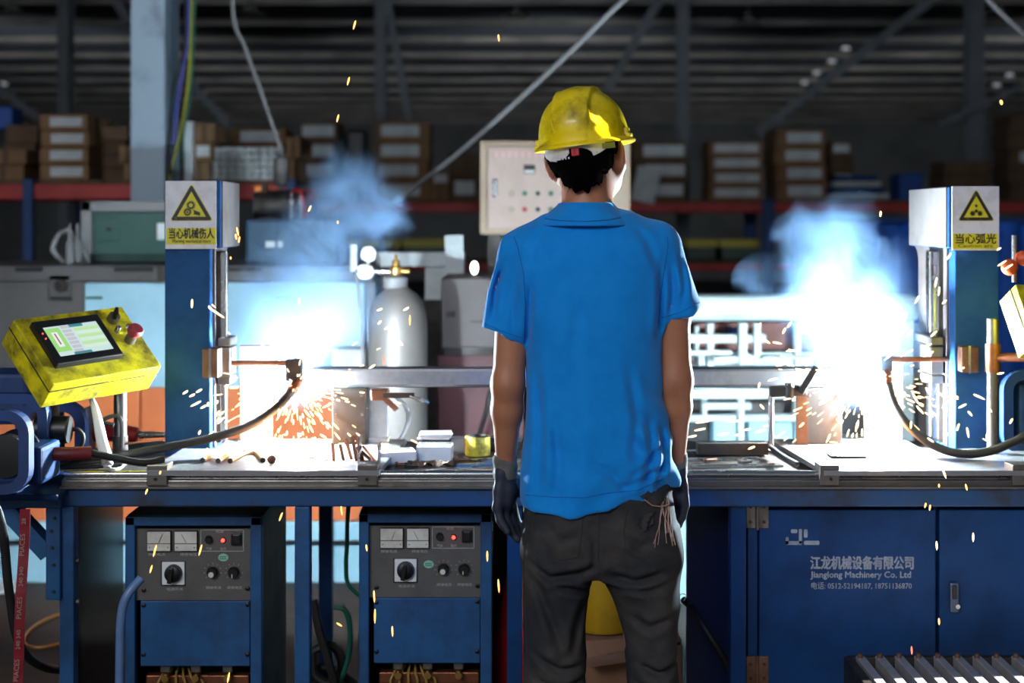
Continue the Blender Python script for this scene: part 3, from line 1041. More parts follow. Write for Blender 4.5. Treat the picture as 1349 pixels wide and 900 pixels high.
z0 = zof(600, YF)
b = MB().box(((x0 + x1) / 2, YF + .3, z0 / 2), (x1 - x0, .55, z0), None, .01)
obj('plinth', b, M_cyan, t)
for xa in (750, 1200):
    a = P(xa, 600, YF)
    b = MB().box((a.x, YF + .1, (z0 + zof(407, YF)) / 2), (.05, .1, zof(407, YF) - z0))
    obj('end_frame', b, M_fr, t)
# ------------------------------------------------------------------ welding bench
ZT, ZP = 0.825, 0.847           # bench top, carriage plate top
YB0 = 3.42
XL, XR = P(78, 0, YB0).x, 1.75
bench = thing('welding_bench', 'long blue steel welding bench with guide rail along its front', 'bench', (0, 3.7, 0))
b = MB().box(((XL + XR) / 2, 3.735, ZT - .01), (XR - XL - .01, .53, .02))
obj('tabletop', b, M_mill, bench)
zb0, zb1 = P(0, 668, YB0).z, P(0, 643, YB0).z
b = MB().box(((XL + XR) / 2, YB0 + .03, (zb0 + zb1) / 2), (XR - XL, .06, zb1 - zb0), None, .004)
obj('front_beam', b, mat('grimy_blue_paint', lin(18, 66, 112), .45, dirt=lin(40, 38, 36), amount=.8, scale=6, bump=.06, lo=.45, hi=.62), bench)
b = MB().box(((XL + XR) / 2, 3.97, (zb0 + zb1) / 2), (XR - XL, .05, zb1 - zb0), None, .004)
obj('rear_beam', b, M_navy, bench)
b = MB().pbox(575, 668, 700, 935, 3.985, .004)
obj('gap_sheet', b, mat('gap_brown', lin(52, 34, 30), .6, dirt=lin(30, 22, 20), amount=.6, scale=6), bench)  # added dark sheet that keeps the gap beside the right welder dark
b = MB().box(((XL + XR) / 2, YB0 + .03, zb1 + .010), (XR - XL - .01, .066, .019), None, .003)
b.box(((XL + XR) / 2, YB0 - .006, zb1 + .003), (XR - XL - .01, .02, .005))
obj('rail_base', b, M_steel, bench)
zr = P(0, 627, YB0).z
b = MB().cyl((XL + .005, YB0 + .022, zr), (XR, YB0 + .022, zr), .0095, n=20)
b.box(((XL + XR) / 2, YB0 + .022, zr - .008), (XR - XL - .01, .010, .014))
obj('guide_rail', b, M_bright, bench)
for px0, px1, yo, m in ((78, 97, 0, M_blue), (388, 408, 0, M_blue), (668, 688, .02, M_navy), (964, 985, .02, M_navy)):
    a, c = P(px0, 0, YB0), P(px1, 0, YB0)
    b = MB().box(((a.x + c.x) / 2, YB0 + .02 + yo, zb0 / 2), (c.x - a.x, .04, zb0), None, .003)
    b.box(((a.x + c.x) / 2, YB0 + .02 + yo, .004), (.09, .08, .008))
    obj('leg', b, m, bench)
for px0, px1 in ((106, 122), (420, 437), (700, 716), (1050, 1066)):
    a, c = P(px0, 0, 3.95), P(px1, 0, 3.95)
    b = MB().box(((a.x + c.x) / 2, 3.965, zb0 / 2), (c.x - a.x, .04, zb0), None, .003)
    obj('leg', b, M_navy, bench)
# glossy end panel between the two legs at the left end
b = MB().box((XL + .008, 3.70, zb0 / 2 + .02), (.008, .48, zb0 - .06))
obj('end_panel', b, mat('glossy_dark_blue', lin(8, 16, 30), .13, spec=.6), bench)
for z in (.62, .52):
    obj('end_bolt', MB().cyl((P(97, 0, YB0).x, YB0 + .02, z), (P(97, 0, YB0).x + .008, YB0 + .02, z), .008, n=8), M_darksteel, bench)
# left bracket with its gusset
b = MB().box((P(-30, 0, 3.40).x, 3.43, (P(0, 650, 3.40).z + P(0, 670, 3.40).z) / 2), (P(80, 0, 3.4).x - P(-140, 0, 3.4).x, .06, .037), None, .003)
obj('bracket_arm', b, M_blue, bench)
b = MB().pbox(60, 652, 79, 791, 3.405, .03, .003)
pl = obj('bracket_plate', b, M_blue, bench)
for y in (683, 700, 722, 745, 780):
    c = P(67 + (y % 7), y, 3.4)
    obj('bolt', MB().cyl((c.x, 3.40, c.z), (c.x, 3.408, c.z), .004, n=8), M_darksteel, pl)
a, c = P(8, 666, 3.44), P(66, 728, 3.44)
b = MB().bar(a, c, .04, .05, (0, 1, 0))
obj('gusset', b, M_blue, bench)
# bearing blocks on the rail and the two carriage plates
for x0, x1 in ((193, 220), (471, 497), (1080, 1106), (1334, 1362)):
    b = MB().pbox(x0, 613, x1, 640, YB0 - .012, .06, .002)
    bb = obj('bearing_block', b, M_steel, bench)
    c = P((x0 + x1) / 2, 630, YB0)
    obj('bolt', MB().cyl((c.x, YB0 - .016, c.z), (c.x, YB0 - .011, c.z), .004, n=10), M_black, bb)


def carriage(poly, label):
    b = MB().prism([(x, y) for x, y in poly], (0, 0, ZP - .012), (1, 0, 0), (0, 1, 0), .012)
    return tag(obj('carriage_plate', b, mat('bright_plate', lin(168, 168, 172), .32, .85, dirt=lin(110, 104, 100), amount=.5, scale=7, bump=.05)), label, 'plate')


xa, xb = P(196, 0, 3.425).x, P(500, 0, 3.425).x
plateL = carriage([(xa, 3.405), (xb, 3.405), (xb + .03, 3.90), (-.79, 3.90), (-.79, 3.735), (xa + .01, 3.735)], 'bright steel carriage plate under the left torch')
xa, xb = P(1083, 0, 3.425).x, 1.6
plateR = carriage([(xa, 3.405), (xb, 3.405), (xb, 3.735), (1.09, 3.735), (1.09, 3.9), (.715, 3.9)], 'bright steel carriage plate under the right torch')


# ------------------------------------------------------------------ columns with warning signs
def gear(cx, cz, r0, r1, n, hole):
    """toothed ring as quads in sign units"""
    out = []
    for i in range(n):
        a0, a1 = 2 * PI * i / n, 2 * PI * (i + .5) / n
        a2 = 2 * PI * (i + 1) / n
        f = lambda r, a: (cx + r * math.cos(a), cz + r * math.sin(a))
        out.append([f(hole, a0), f(r1, a0), f(r1, a1), f(hole, a1)])
        out.append([f(hole, a1), f(r0, a1), f(r0, a2), f(hole, a2)])
    return out


def flat(name, polys, o, m, parent, layer):
    """thin print on a sign: polygons in sign metres (x right, z up) from o; the sign faces the camera side (-y)"""
    b = MB()
    o = Vector(o)
    for poly in polys:
        n = len(poly)
        f = [Vector((o.x + p[0], o.y - layer * .0006, o.z + p[1])) for p in poly]
        b.add(f, [tuple(range(n))])
    return obj(name, b, m, parent)


def rtri(s, rr, n=5):
    """rounded triangle, circumradius s"""
    pts = []
    for k in range(3):
        a = PI / 2 + k * 2 * PI / 3
        c = ((s - rr) * math.cos(a), (s - rr) * math.sin(a))
        for i in range(n + 1):
            t = a - PI / 3 + (2 * PI / 3) * i / n
            pts.append((c[0] + rr * math.cos(t), c[1] + rr * math.sin(t)))
    return pts


def sign(parent, x0, y0, x1, y1, Y, tri, band, cn, en, kind):
    a, c = P(x0, y0, Y), P(x1, y1, Y)
    b = MB().box(((a.x + c.x) / 2, Y, (a.z + c.z) / 2), (c.x - a.x, .003, a.z - c.z))
    pl = obj('warning_sign', b, M_sign, parent)
    k = Y / F
    yf = Y - .002
    t0 = P(tri[0], tri[1], Y)
    s = tri[2] * k
    o = (t0.x, yf, t0.z)
    flat('warning_triangle', [rtri(s, s * .07)], o, M_signyellow, pl, 1)
    flat('triangle_border', [rtri(s * .955, s * .07)], o, M_signblack, pl, 2)
    flat('triangle_field', [rtri(s * .70, s * .01)], o, M_signyellow, pl, 3)
    u = s / 100.0
    if kind == 'gears':
        flat('gear_symbol', [[(x * u, z * u) for x, z in q] for q in gear(-2, 13, 15, 20, 14, 9)], o, M_signblack, pl, 4)
        flat('gear_symbol', [[(x * u, z * u) for x, z in q] for q in gear(-16, -16, 14, 18, 12, 8) + gear(-16, -16, 5, 5, 10, 0.1)], o, M_signblack, pl, 4)
        hand = [[(8, -6), (16, -9), (34, -16), (38, -19), (37, -32), (30, -30), (14, -26)], [(14, -26), (9, -27), (10, -22), (16, -18)], [(2, -3), (10, -7), (12, -9), (4, -5)]]
        flat('hand_symbol', [[(x * u, z * u) for x, z in q] for q in hand], o, M_signblack, pl, 4)
    else:
        polys = gear(0, 22, 5, 9, 9, .1)
        for cx, cz, r, n in ((-18, -16, 18, 13), (18, -16, 18, 13), (0, -4, 12, 9)):
            for i in range(n):
                t = 2 * PI * i / n + .2
                d, w = (math.cos(t), math.sin(t)), (-math.sin(t), math.cos(t))
                polys.append([(cx + d[0] * r * .25 - w[0] * 3.0, cz + d[1] * r * .25 - w[1] * 3.0), (cx + d[0] * r, cz + d[1] * r), (cx + d[0] * r * .25 + w[0] * 3.0, cz + d[1] * r * .25 + w[1] * 3.0)])
            polys += gear(cx, cz, 4, 5, 8, .1)
        flat('arc_flash_symbol', [[(x * u, z * u) for x, z in q] for q in polys], o, M_signblack, pl, 4)
    p0, p1 = P(band[0], band[1], Y), P(band[2], band[3], Y)
    w, h = p1.x - p0.x, p0.z - p1.z
    flat('sign_band', [[(0, 0), (w, 0), (w, h), (0, h)]], (p0.x, yf, p1.z), M_signyellow, pl, 1)
    M = mat('sign_letters', lin(28, 26, 24), .6)
    text('sign_lettering', cn, h * .52, (p0.x + w / 2, yf - .0015, p1.z + h * .41), (1, 0, 0), (0, 0, 1), M, pl, width=w * .9, fat=.035)
    text('sign_lettering', en, h * .22, (p0.x + w / 2, yf - .0015, p1.z + h * .11), (1, 0, 0), (0, 0, 1), M, pl, width=w * .78, shear=.15 if kind == 'gears' else 0, fat=.02)
    return pl


def welding_column(side):
    """side -1: left station, +1: right station; the slide faces the middle of the bench"""
    Y = 3.75
    if side < 0:
        x0, x1, hx0, hx1, d, hd = 217, 277, 217, 291, .19, .24
        t0, base = 238, 600
    else:
        x0, x1, hx0, hx1, d, hd = 1258, 1316, 1249, 1316, .34, .36
        t0, base = 246, 590
    a, c = P(x0, 0, Y), P(x1, 0, Y)
    t = thing('welding_column', ('left' if side < 0 else 'right') + ' blue machine column with a white head and yellow ' + ('gear injury' if side < 0 else 'arc') + ' warning sign', 'column', ((a.x + c.x) / 2, Y + .1, ZT), 'columns of the welding bench')
    zt = P(0, 328, Y).z
    b = MB().box(((a.x + c.x) / 2, Y + d / 2, (ZT + zt) / 2), (c.x - a.x, d, zt - ZT), None, .003)
    obj('post', b, M_colblue, t)
    # head: blue hood with white cheek
    h0, h1 = P(hx0, 0, Y), P(hx1, 0, Y)
    zh, zl = P(0, t0, Y).z, P(0, 327, Y).z
    b = MB().box(((h0.x + h1.x) / 2, Y + hd / 2 - .004, (zh + zl) / 2), (h1.x - h0.x, hd, zh - zl), None, .003)
    head = obj('head_hood', b, M_colblue, t)
    xs = h1.x if side < 0 else h0.x
    b = MB().box((xs - side * .002, Y + hd / 2, (zh + zl) / 2), (.004, hd - .012, zh - zl - .004))
    obj('hood_cheek', b, mat('cheek_grey_paint', lin(120, 112, 110), .5, dirt=lin(90, 80, 78), amount=.5, scale=9), head)
    # rounded bracket under the hood and the slide face
    xf = c.x if side < 0 else a.x
    sg = -side                                   # direction from the post face to the bench middle
    b = MB()
    n = 8
    R_ = .05
    prof = [(Y + d * .15, zl), (Y + hd - .02, zl)] + [(Y + d - .004 + R_ - R_ * math.sin(PI / 2 * i / n) - .02, zl - R_ + R_ * math.cos(PI / 2 * i / n)) for i in range(1, n + 1)] + [(Y + d - .024, ZT + .02), (Y + d * .15, ZT + .02)]
    b.prism([(p[0], p[1]) for p in prof], (xf + (0 if sg > 0 else -.006), 0, 0), (0, 1, 0), (0, 0, 1), .006)
    obj('side_plate', b, mat('side_plate_grey', lin(104, 94, 92), .55, dirt=lin(74, 64, 62), amount=.5, scale=9), t)
    zc = P(0, 478, Y).z
    for (za, zb) in ((zc + .055, zl - .01), (ZT + .03, zc - .055)):
        b = MB().box((xf + sg * .012, Y + d * .42, (za + zb) / 2), (.012, d * .36, zb - za))
        obj('slide_channel', b, M_darksteel, t)
        for k in (.30, .46):
            b = MB().box((xf + sg * .022, Y + d * k, (za + zb) / 2), (.012, .014, zb - za - .006))
            obj('slide_bar', b, M_bright, t)
        b = MB().cyl((xf + sg * .026, Y + d * .38, za + .002), (xf + sg * .026, Y + d * .38, zb - .002), .005, n=12)
        obj('lead_screw', b, M_steel, t)
    for z, hh in ((zc, .075), (zc + .052, .022), (zc - .052, .022)):
        b = MB().box((xf + sg * .03, Y + d * .42, z), (.034, d * .5, hh), None, .003)
        obj('carriage_block', b, M_steel, t)
    if side < 0:
        sign(head, 218, 238.5, 285, 328, Y - .008, (252.5, 274.5, 31), (219.5, 300.5, 285, 322), '当心机械伤人', 'Warning mechanical injury', 'gears')
    else:
        sign(head, 1254, 245.5, 1316, 330, Y - .008, (1285.5, 277, 26.5), (1255, 308, 1314, 328), '当心弧光', 'Caution arc', 'arc')
    return t


welding_column(-1)
welding_column(1)


# ------------------------------------------------------------------ torch arms and torch cables
def torch(side):
    Y = 3.79
    if side < 0:
        br, rod, blk, tip = (266, 460, 287, 498), (287, 478.5, 384), (376, 474, 397, 503), ARC_L
        cab = [(393, 500), (384, 516), (366, 536), (338, 556), (300, 571), (258, 582), (205, 592), (160, 600), (110, 606), (60, 606)]
        yy = [0, -.03, -.07, -.11, -.16, -.20, -.25, -.26, -.24, -.24]
        label = 'left welding torch on its arm with dark cable sagging to the left'
    else:
        br, rod, blk, tip = (1267, 457, 1290, 491), (1268, 473.5, 1172), (1160, 470, 1176, 490), ARC_R
        cab = [(1167, 488), (1170, 508), (1182, 540), (1202, 566), (1232, 588), (1268, 598), (1305, 594), (1340, 580), (1380, 560), (1440, 550)]
        yy = [0, -.04, -.09, -.14, -.18, -.22, -.24, -.25, -.25, -.24]
        label = 'right welding torch on its arm with dark cable looping to the right'
    t = thing('welding_torch', label, 'torch', P((rod[0] + rod[2]) / 2, rod[1], Y), 'welding torches')
    b = MB().pbox(br[0], br[1], br[2], br[3], Y - .075, .055, .003)
    b.pbox(br[0] + (13 if side < 0 else -2), br[1] + 6, br[2] + (2 if side < 0 else -13), br[3] - 6, Y - .03, .06, .002)
    obj('bracket', b, M_rust, t)
    b = MB().pbox(br[0] + 9, br[1] - 1, br[0] + 12, br[3] + 1, Y - .078, .004)
    obj('bracket_edge', b, M_bright, t)
    b = MB().cyl(P(rod[0] - side * -2, rod[1], Y + .015), P(rod[2], rod[1], Y), .0072, n=16)
    obj('arm_rod', b, M_copper, t)
    b = MB().pbox(blk[0], blk[1], blk[2], blk[3], Y - .015, .035, .003)
    bl = obj('clamp_block', b, M_darksteel, t)
    b = MB().cyl(P((blk[0] + blk[2]) / 2 + 2, blk[1] - 3, Y), P((blk[0] + blk[2]) / 2 + 2, blk[1] + 1, Y), .006, n=12)
    obj('clamp_screw', b, M_steel, bl)
    c = P((blk[0] + blk[2]) / 2, blk[3] - 6, Y)
    q = Vector(tip) + Vector((0, .012, .012))
    b = MB().cyl(c, c.lerp(q, .7), .008, .006, 16)
    b.cyl(c.lerp(q, .7), q, .0025, .0022, 8)
    obj('nozzle', b, M_copper, t)
    pts = [P(x, y, Y + o) for (x, y), o in zip(cab, yy)]
    b = MB().tube(pts, .0112, 12)
    obj('torch_cable', b, M_rubber, t)
    b = MB().tube([pts[0] + Vector((0, 0, .008)), pts[0], pts[1]], .0135, 12)
    obj('cable_gland', b, M_copper, t)
    # the arc itself at the wire tip
    return t


torch(-1)
torch(1)
for a, w in ((ARC_L, 'left'), (ARC_R, 'right')):
    b = MB().ball(Vector(a) + Vector((0, .014, -.002)), .008, 10)
    tag(obj('welding_arc', b, M_arc), 'blinding white welding arc under the ' + w + ' torch', 'arc', 'welding arcs')

# ------------------------------------------------------------------ workpiece tube, fixtures and clamps
zt0 = P(0, 511, 3.82).z
zt1 = P(0, 485, 3.82).z
x0, x1 = P(408, 0, 3.82).x, P(1104, 0, 3.82).x
h = zt1 - zt0
b = MB().box(((x0 + x1) / 2, 3.82 + h / 2, (zt0 + zt1) / 2), (x1 - x0, h, h), None, .009)
t = tag(obj('steel_tube', b, mat('tube_steel', lin(176, 172, 176), .28, .95, dirt=lin(110, 104, 104), amount=.5, scale=10, bump=.04)), 'square steel tube lying across both fixtures behind the worker', 'tube')


def fixture(x0, x1, label, side):
    zt_ = zt0 - .001
    a, c = P(x0, 0, 3.80), P(x1, 0, 3.80)
    t = thing('fixture_block', label, 'fixture', ((a.x + c.x) / 2, 3.84, ZP), 'tube fixtures')
    b = MB().box(((a.x + c.x) / 2, 3.84, (ZP + zt_) / 2), (c.x - a.x, .07, zt_ - ZP), None, .003)
    blk = obj('block', b, M_darksteel, t)
    for x in (x0 + 5, x1 - 5):
        for y in (521, 546):
            p = P(x, y, 3.80)
            obj('bolt', MB().cyl((p.x, 3.800, p.z), (p.x, 3.807, p.z), .004, n=10), M_bright, blk)
    return t


fixture(437, 482, 'dark bolted steel fixture block under the left end of the tube', -1)
fixture(1062, 1110, 'brownish bolted steel fixture block under the right end of the tube', 1)
b = MB().pbox(486, 513, 511, 588, 3.87, .012, .002)
b.pbox(486, 578, 511, 589, 3.84, .04)
tag(obj('pale_plate', b, M_white), 'pale upright plate right of the dark fixture block', 'plate')
b = MB().pbox(315, 455, 357, 583, 3.86, .03, .003)
tag(obj('backing_plate', b, M_rust), 'brown upright backing plate behind the left sparks', 'plate')
b = MB().pbox(1140, 470, 1190, 586, 3.87, .02, .003)
tag(obj('backing_plate', b, M_rust), 'brown upright backing plate hidden in the right glare', 'plate')
# toggle clamps
t = thing('toggle_clamp', 'dark toggle clamp with a flat lever right of the left fixture', 'clamp', P(500, 590, 3.80))
b = MB().pbox(488, 513, 511, 528, 3.76, .035, .004)
b.bar(P(506, 524, 3.775), P(523, 540, 3.775), .012, .014)
obj('clamp_jaw', b, M_rust, t)
b = MB().bar(P(505, 521, 3.75), P(546, 521, 3.74), .008, .014)
obj('lever', b, M_darksteel, t)
b = MB().tube([P(540, 522, 3.74), P(548, 525, 3.735), P(556, 526, 3.73), P(565, 531, 3.73)], .004, 8)
b.tube([P(548, 527, 3.735), P(556, 529, 3.73), P(564, 528, 3.73)], .003, 8)
obj('lever_wire', b, M_bright, t)
t = thing('toggle_clamp', 'dark toggle clamp with its handle raised left of the right fixture', 'clamp', P(1040, 590, 3.78))
b = MB().bar(P(1014, 516, 3.77), P(1062, 514, 3.77), .03, .028, bev=.004)
b.cyl(P(1040, 524, 3.76), P(1040, 505, 3.76), .012)
obj('clamp_jaw', b, M_darksteel, t)
b = MB().bar(P(1054, 518, 3.75), P(1076, 483, 3.74), .012, .018, bev=.003)
obj('handle', b, M_rubber, t)
b = MB().cyl(P(1016, 520, 3.78), P(1016, 591, 3.78), .008)
obj('clamp_post', b, M_bright, t)
# small clutter on the plates
b = MB().pbox(1050, 514, 1064, 588, 3.79, .014)
tag(obj('angle_bracket', b, M_rust), 'thin rusty angle against the right fixture block', 'bracket')
b = MB()
for i in range(7):
    p = P(1098 + i * 6, 592, 3.60)
    b.bar((p.x, 3.58, ZP + .004), (p.x + .01, 3.64, ZP + .010 + .004 * (i % 2)), .006, .006)
b.box((P(1116, 0, 3.6).x, 3.61, ZP + .003), (.09, .06, .006))
tag(obj('wire_brush', b, M_darksteel), 'dark wire brush lying on the right carriage plate', 'brush')
for k, (x0, y0, x1, y1, x2, y2) in enumerate(((268, 606, 290, 594, 318, 583), (288, 607, 306, 596, 330, 588), (304, 607, 322, 598, 338, 596), (346, 606, 338, 597, 322, 594))):
    Yk = 3.50 + .02 * k

    def on(x, y):
        yy = (CZ - ZP - .006) * F / (y - HY)
        return Vector(((x - CX) * yy / F, yy, ZP + .006))
    b = MB().tube([on(x0, y0), on(x1, y1), on(x2, y2)], lambda s: .0062 - .001 * s, 10)
    t = thing('electrode_stub', ['first', 'second', 'third', 'fourth'][k] + ' from the left of the bent rod stubs on the left plate', 'rod', on(x0, y0), 'rod stubs on the left plate')
    obj('rod', b, mat('rod_pale', lin(206, 176, 130), .6), t)
    e = on(x0, y0)
    dd = (on(x0, y0) - on(x1, y1)).normalized()
    obj('rod_end', MB().cyl(e, e + dd * .006, .0066, n=12), M_black, t)
p = P(358, 605, 3.50)
tag(obj('steel_ball', MB().ball((p.x, p.y, ZP + .0115), .0115, 12), M_rust), 'small rusty steel ball on the left carriage plate', 'ball')
for k, (xa, ya, xb, yb) in enumerate(((372, 604, 396, 606), (380, 600, 415, 603), (398, 598, 430, 606), (415, 604, 440, 600))):
    def on(x, y, dz=.0):
        yy = (CZ - ZP - dz) * F / (y - HY)
        return Vector(((x - CX) * yy / F, yy, ZP + dz))
    b = MB().bar(on(xa, ya, .002 + .002 * k), on(xb, yb, .002 + .002 * k), .012, .002)
    tag(obj('scrap_strip', b, M_rust), 'flat rusty scrap strip, ' + ['nearest the steel ball', 'second from the steel ball', 'third from the steel ball', 'next to the leaning offcuts'][k] + ', on the left plate', 'scrap', 'scrap strips on the left plate')
# bundle of offcuts leaning at the right end of the left plate
for k, (xa, ya, xb, yb) in enumerate(((440, 606, 438, 584), (452, 607, 448, 586), (462, 606, 455, 578), (470, 607, 464, 574), (478, 607, 468, 572), (486, 605, 470, 590), (494, 604, 478, 588))):
    a = P(xa, 0, 3.52)
    a = Vector((a.x, 3.52 + .012 * (k % 3), ZP + .004))
    c = P(xb, yb, 3.53 + .012 * (k % 3))
    b = MB().bar(a, c, .020 + .004 * (k % 2), .006, (1, 0, 0))
    tag(obj('steel_offcut', b, M_rust if k % 2 else M_copper), ['first', 'second', 'third', 'fourth', 'fifth', 'sixth', 'seventh'][k] + ' steel offcut from the left leaning before the dark fixture block', 'offcut', 'offcuts before the left fixture')
t = thing('channel_clip', 'bright steel channel clip at the right end of the left plate', 'clip', P(487, 605, 3.5))
b = MB()
xq = P(487, 0, 3.50).x
b.box((xq, 3.50, ZP + .002), (.05, .06, .004))
b.box((xq - .024, 3.50, ZP + .036), (.003, .06, .07))
b.box((xq + .024, 3.50, ZP + .026), (.003, .06, .05))
obj('clip', b, M_bright, t)


# ------------------------------------------------------------------ things lying on the bench top between the plates
def onb(x, y, dz=0.0):
    yy = (CZ - ZT - dz) * F / (y - HY)
    return Vector(((x - CX) * yy / F, yy, ZT + dz))


def tray(name, x0, x1, ybase, ytop, depth, m, label, cat, rot=0, open_top=True, fill=None):
    a, c = onb(x0, ybase), onb(x1, ybase)
    hgt = (ybase - ytop) * a.y / F
    w = c.x - a.x
    R = Matrix.Rotation(rot, 3, 'Z')
    o = Vector(((a.x + c.x) / 2, a.y + depth / 2, ZT))
    t = thing(name, label, cat, o)
    b = MB()
    for s in (-1, 1):
        b.box(o + R @ Vector((s * (w / 2 - .002), 0, hgt / 2)), (.004, depth, hgt), R)
        b.box(o + R @ Vector((0, s * (depth / 2 - .002), hgt / 2)), (w, .004, hgt), R)
    b.box(o + Vector((0, 0, .002)), (w, depth, .004), R)
    obj('tray_body', b, m, t)
    if fill:
        b = MB().box(o + Vector((0, 0, hgt * .55)), (w * .9, depth * .9, hgt * .7), R, .004)
        obj('contents', b, fill, t)
    return t


M_litwhite = mat('white_card', lin(226, 226, 226), .6)
case_ = tray('white_case', 497, 545, 613, 596, .07, M_litwhite, 'long white case with a latch left of the paper tray', 'case', .25, fill=M_litwhite)
q = onb(530, 606, .012)
obj('latch', MB().cyl(q + Vector((0, -.004, 0)), q + Vector((0, .006, 0)), .007, n=16), M_copper, case_)
obj('latch', MB().cyl(q + Vector((-.018, -.002, -.001)), q + Vector((-.018, .006, -.001)), .004, n=12), M_black, case_)
tray('paper_tray', 549, 595, 609, 589, .08, M_litwhite, 'white paper tray stacked with sheets beside the yellow tape roll', 'tray', -.03, fill=M_litwhite)
b = MB()
for i in range(4):
    p = onb(572, 600)
    b.box((p.x + .004 * (i % 2), p.y + .03, ZT + .045 + .0035 * i), (.085, .08, .002), Matrix.Rotation(.05 * (i - 1.5), 3, 'Z'))
tag(obj('paper_sheets', b, M_litwhite), 'loose white sheets lying on top of the paper tray', 'paper')
p = onb(604, 598)
tag(obj('tin_lid', MB().box((p.x, p.y + .03, ZT + .02), (.04, .05, .04), None, .004), M_palegrey), 'small pale box between paper tray and tape roll', 'box')
c = onb(629, 602)
b = MB().lathe([(.026, 0), (.033, 0), (.034, .003), (.034, .046), (.033, .05), (.026, .05), (.026, 0)], (c.x, c.y + .035, ZT), n=32)
t = thing('tape_roll', 'dirty yellow roll of tape standing on the bench left of the worker', 'tape', (c.x, c.y + .035, ZT))
obj('tape', b, mat('tape_yellow', lin(206, 190, 60), .4, dirt=lin(70, 60, 40), amount=.8, scale=40), t)
b = MB().lathe([(.022, .001), (.0258, .001), (.0258, .052), (.022, .052), (.022, .001)], (c.x, c.y + .035, ZT), n=28)
obj('core', b, M_darksteel, t)
b = MB()
vs, fs = [], []
p = onb(567, 614)
for i in range(14):
    for j in range(5):
        vs.append((p.x - .06 + .12 * i / 13, p.y - .02 + .04 * j / 4 + .006 * math.sin(i), ZT + .006 + .006 * math.sin(i * 1.3 + j * 2.1) + .004 * (j == 2)))
for i in range(13):
    for j in range(4):
        fs.append((i * 5 + j, i * 5 + j + 1, i * 5 + j + 6, i * 5 + j + 5))
top = len(vs)
vs += [(x, y, ZT + .0005) for x, y, z in vs]
fs += [tuple(top + q for q in reversed(f)) for f in list(fs)]
b.add(vs, fs, True)
tag(obj('oily_rag', b, mat('rag_brown', lin(92, 66, 50), .9, dirt=lin(40, 34, 32), amount=.6, scale=20)), 'crumpled brown rag in front of the paper tray', 'rag')
for k, (x, y, m_) in enumerate(((602, 609, M_rust), (640, 611, M_steel), (648, 596, M_black), (536, 617, M_darksteel), (524, 616, M_copper), (930, 610, M_rust), (960, 600, M_darksteel), (975, 612, M_steel), (1000, 598, M_rust))):
    p = onb(x, y)
    t = thing('loose_bolt', 'loose hexagon bolt on the bench, ' + ['just right of the paper tray', 'in front of the tape roll', 'right of the tape roll', 'left of the brown rag', 'left end before the white case', 'nearest the right glove', 'second from the right glove', 'third from the right glove', 'farthest right towards the plate'][k], 'bolt', p, 'loose bolts on the bench')
    b = MB().cyl(p + Vector((0, 0, .007)), p + Vector((.03, .006 * (k % 3), .007)), .0045, n=10)
    obj('shank', b, m_, t)
    b = MB().cyl(p + Vector((-.006, 0, .0075)), p + Vector((.001, 0, .0075)), .0078, n=6)
    obj('bolt_head', b, m_, t)
b = MB().pbox(556, 577, 652, 592, 3.965, .03, .002)
obj('rear_ledge', b, M_black, bench)
# coil of clear hose standing behind the clamp
b = MB()
for k in range(3):
    b.tube([P(512 - k, 588, 3.96), P(527, 578, 3.95 + .01 * k), P(537 + k, 555, 3.95), P(533 + k, 535, 3.95), P(518, 522, 3.95 + .01 * k), P(508, 516, 3.96)], .0045, 8)
tag(obj('hose_coil', b, M_litwhite), 'white hose loop standing behind the left clamp', 'hose')
for k, (x0, y0, x1, y1) in enumerate(((600, 613, 655, 610), (620, 607, 650, 605), (655, 612, 700, 606), (905, 606, 1000, 604), (910, 615, 1030, 613), (900, 595, 960, 594))):
    b = MB().bar(onb(x0, y0, .003), onb(x1, y1, .003), .03 if k > 2 else .018, .006)
    tag(obj('flat_bar', b, M_bright), 'bright flat steel bar, ' + ['front one left of the worker', 'short one by the tape roll', 'one behind the left hand', 'middle one right of the worker', 'front one right of the worker', 'rear one right of the worker'][k] + ', on the bench', 'bar', 'flat bars on the bench')
b = MB().bar(onb(918, 590, .02), onb(1010, 590, .02), .05, .03)
tag(obj('steel_channel', b, M_mill), 'dark steel channel lying at the back right of the worker', 'channel')
b = MB().bar(P(1018, 582, 3.86), P(1083, 612, 3.44), .04, .006)
tag(obj('hose_chain', MB().tube([P(1010, 585, 3.8), P(1030, 600, 3.6), P(1050, 612, 3.48)], .006, 8), M_rubber), 'dark thin cable along the left edge of the right plate', 'cable')


# ------------------------------------------------------------------ yellow control pendants
def frame_from(o, u, v):
    u = Vector(u).normalized()
    v = (Vector(v) - u * Vector(v).dot(u)).normalized()
    return u, v, u.cross(v)          # w points away from the viewer for u right, v down


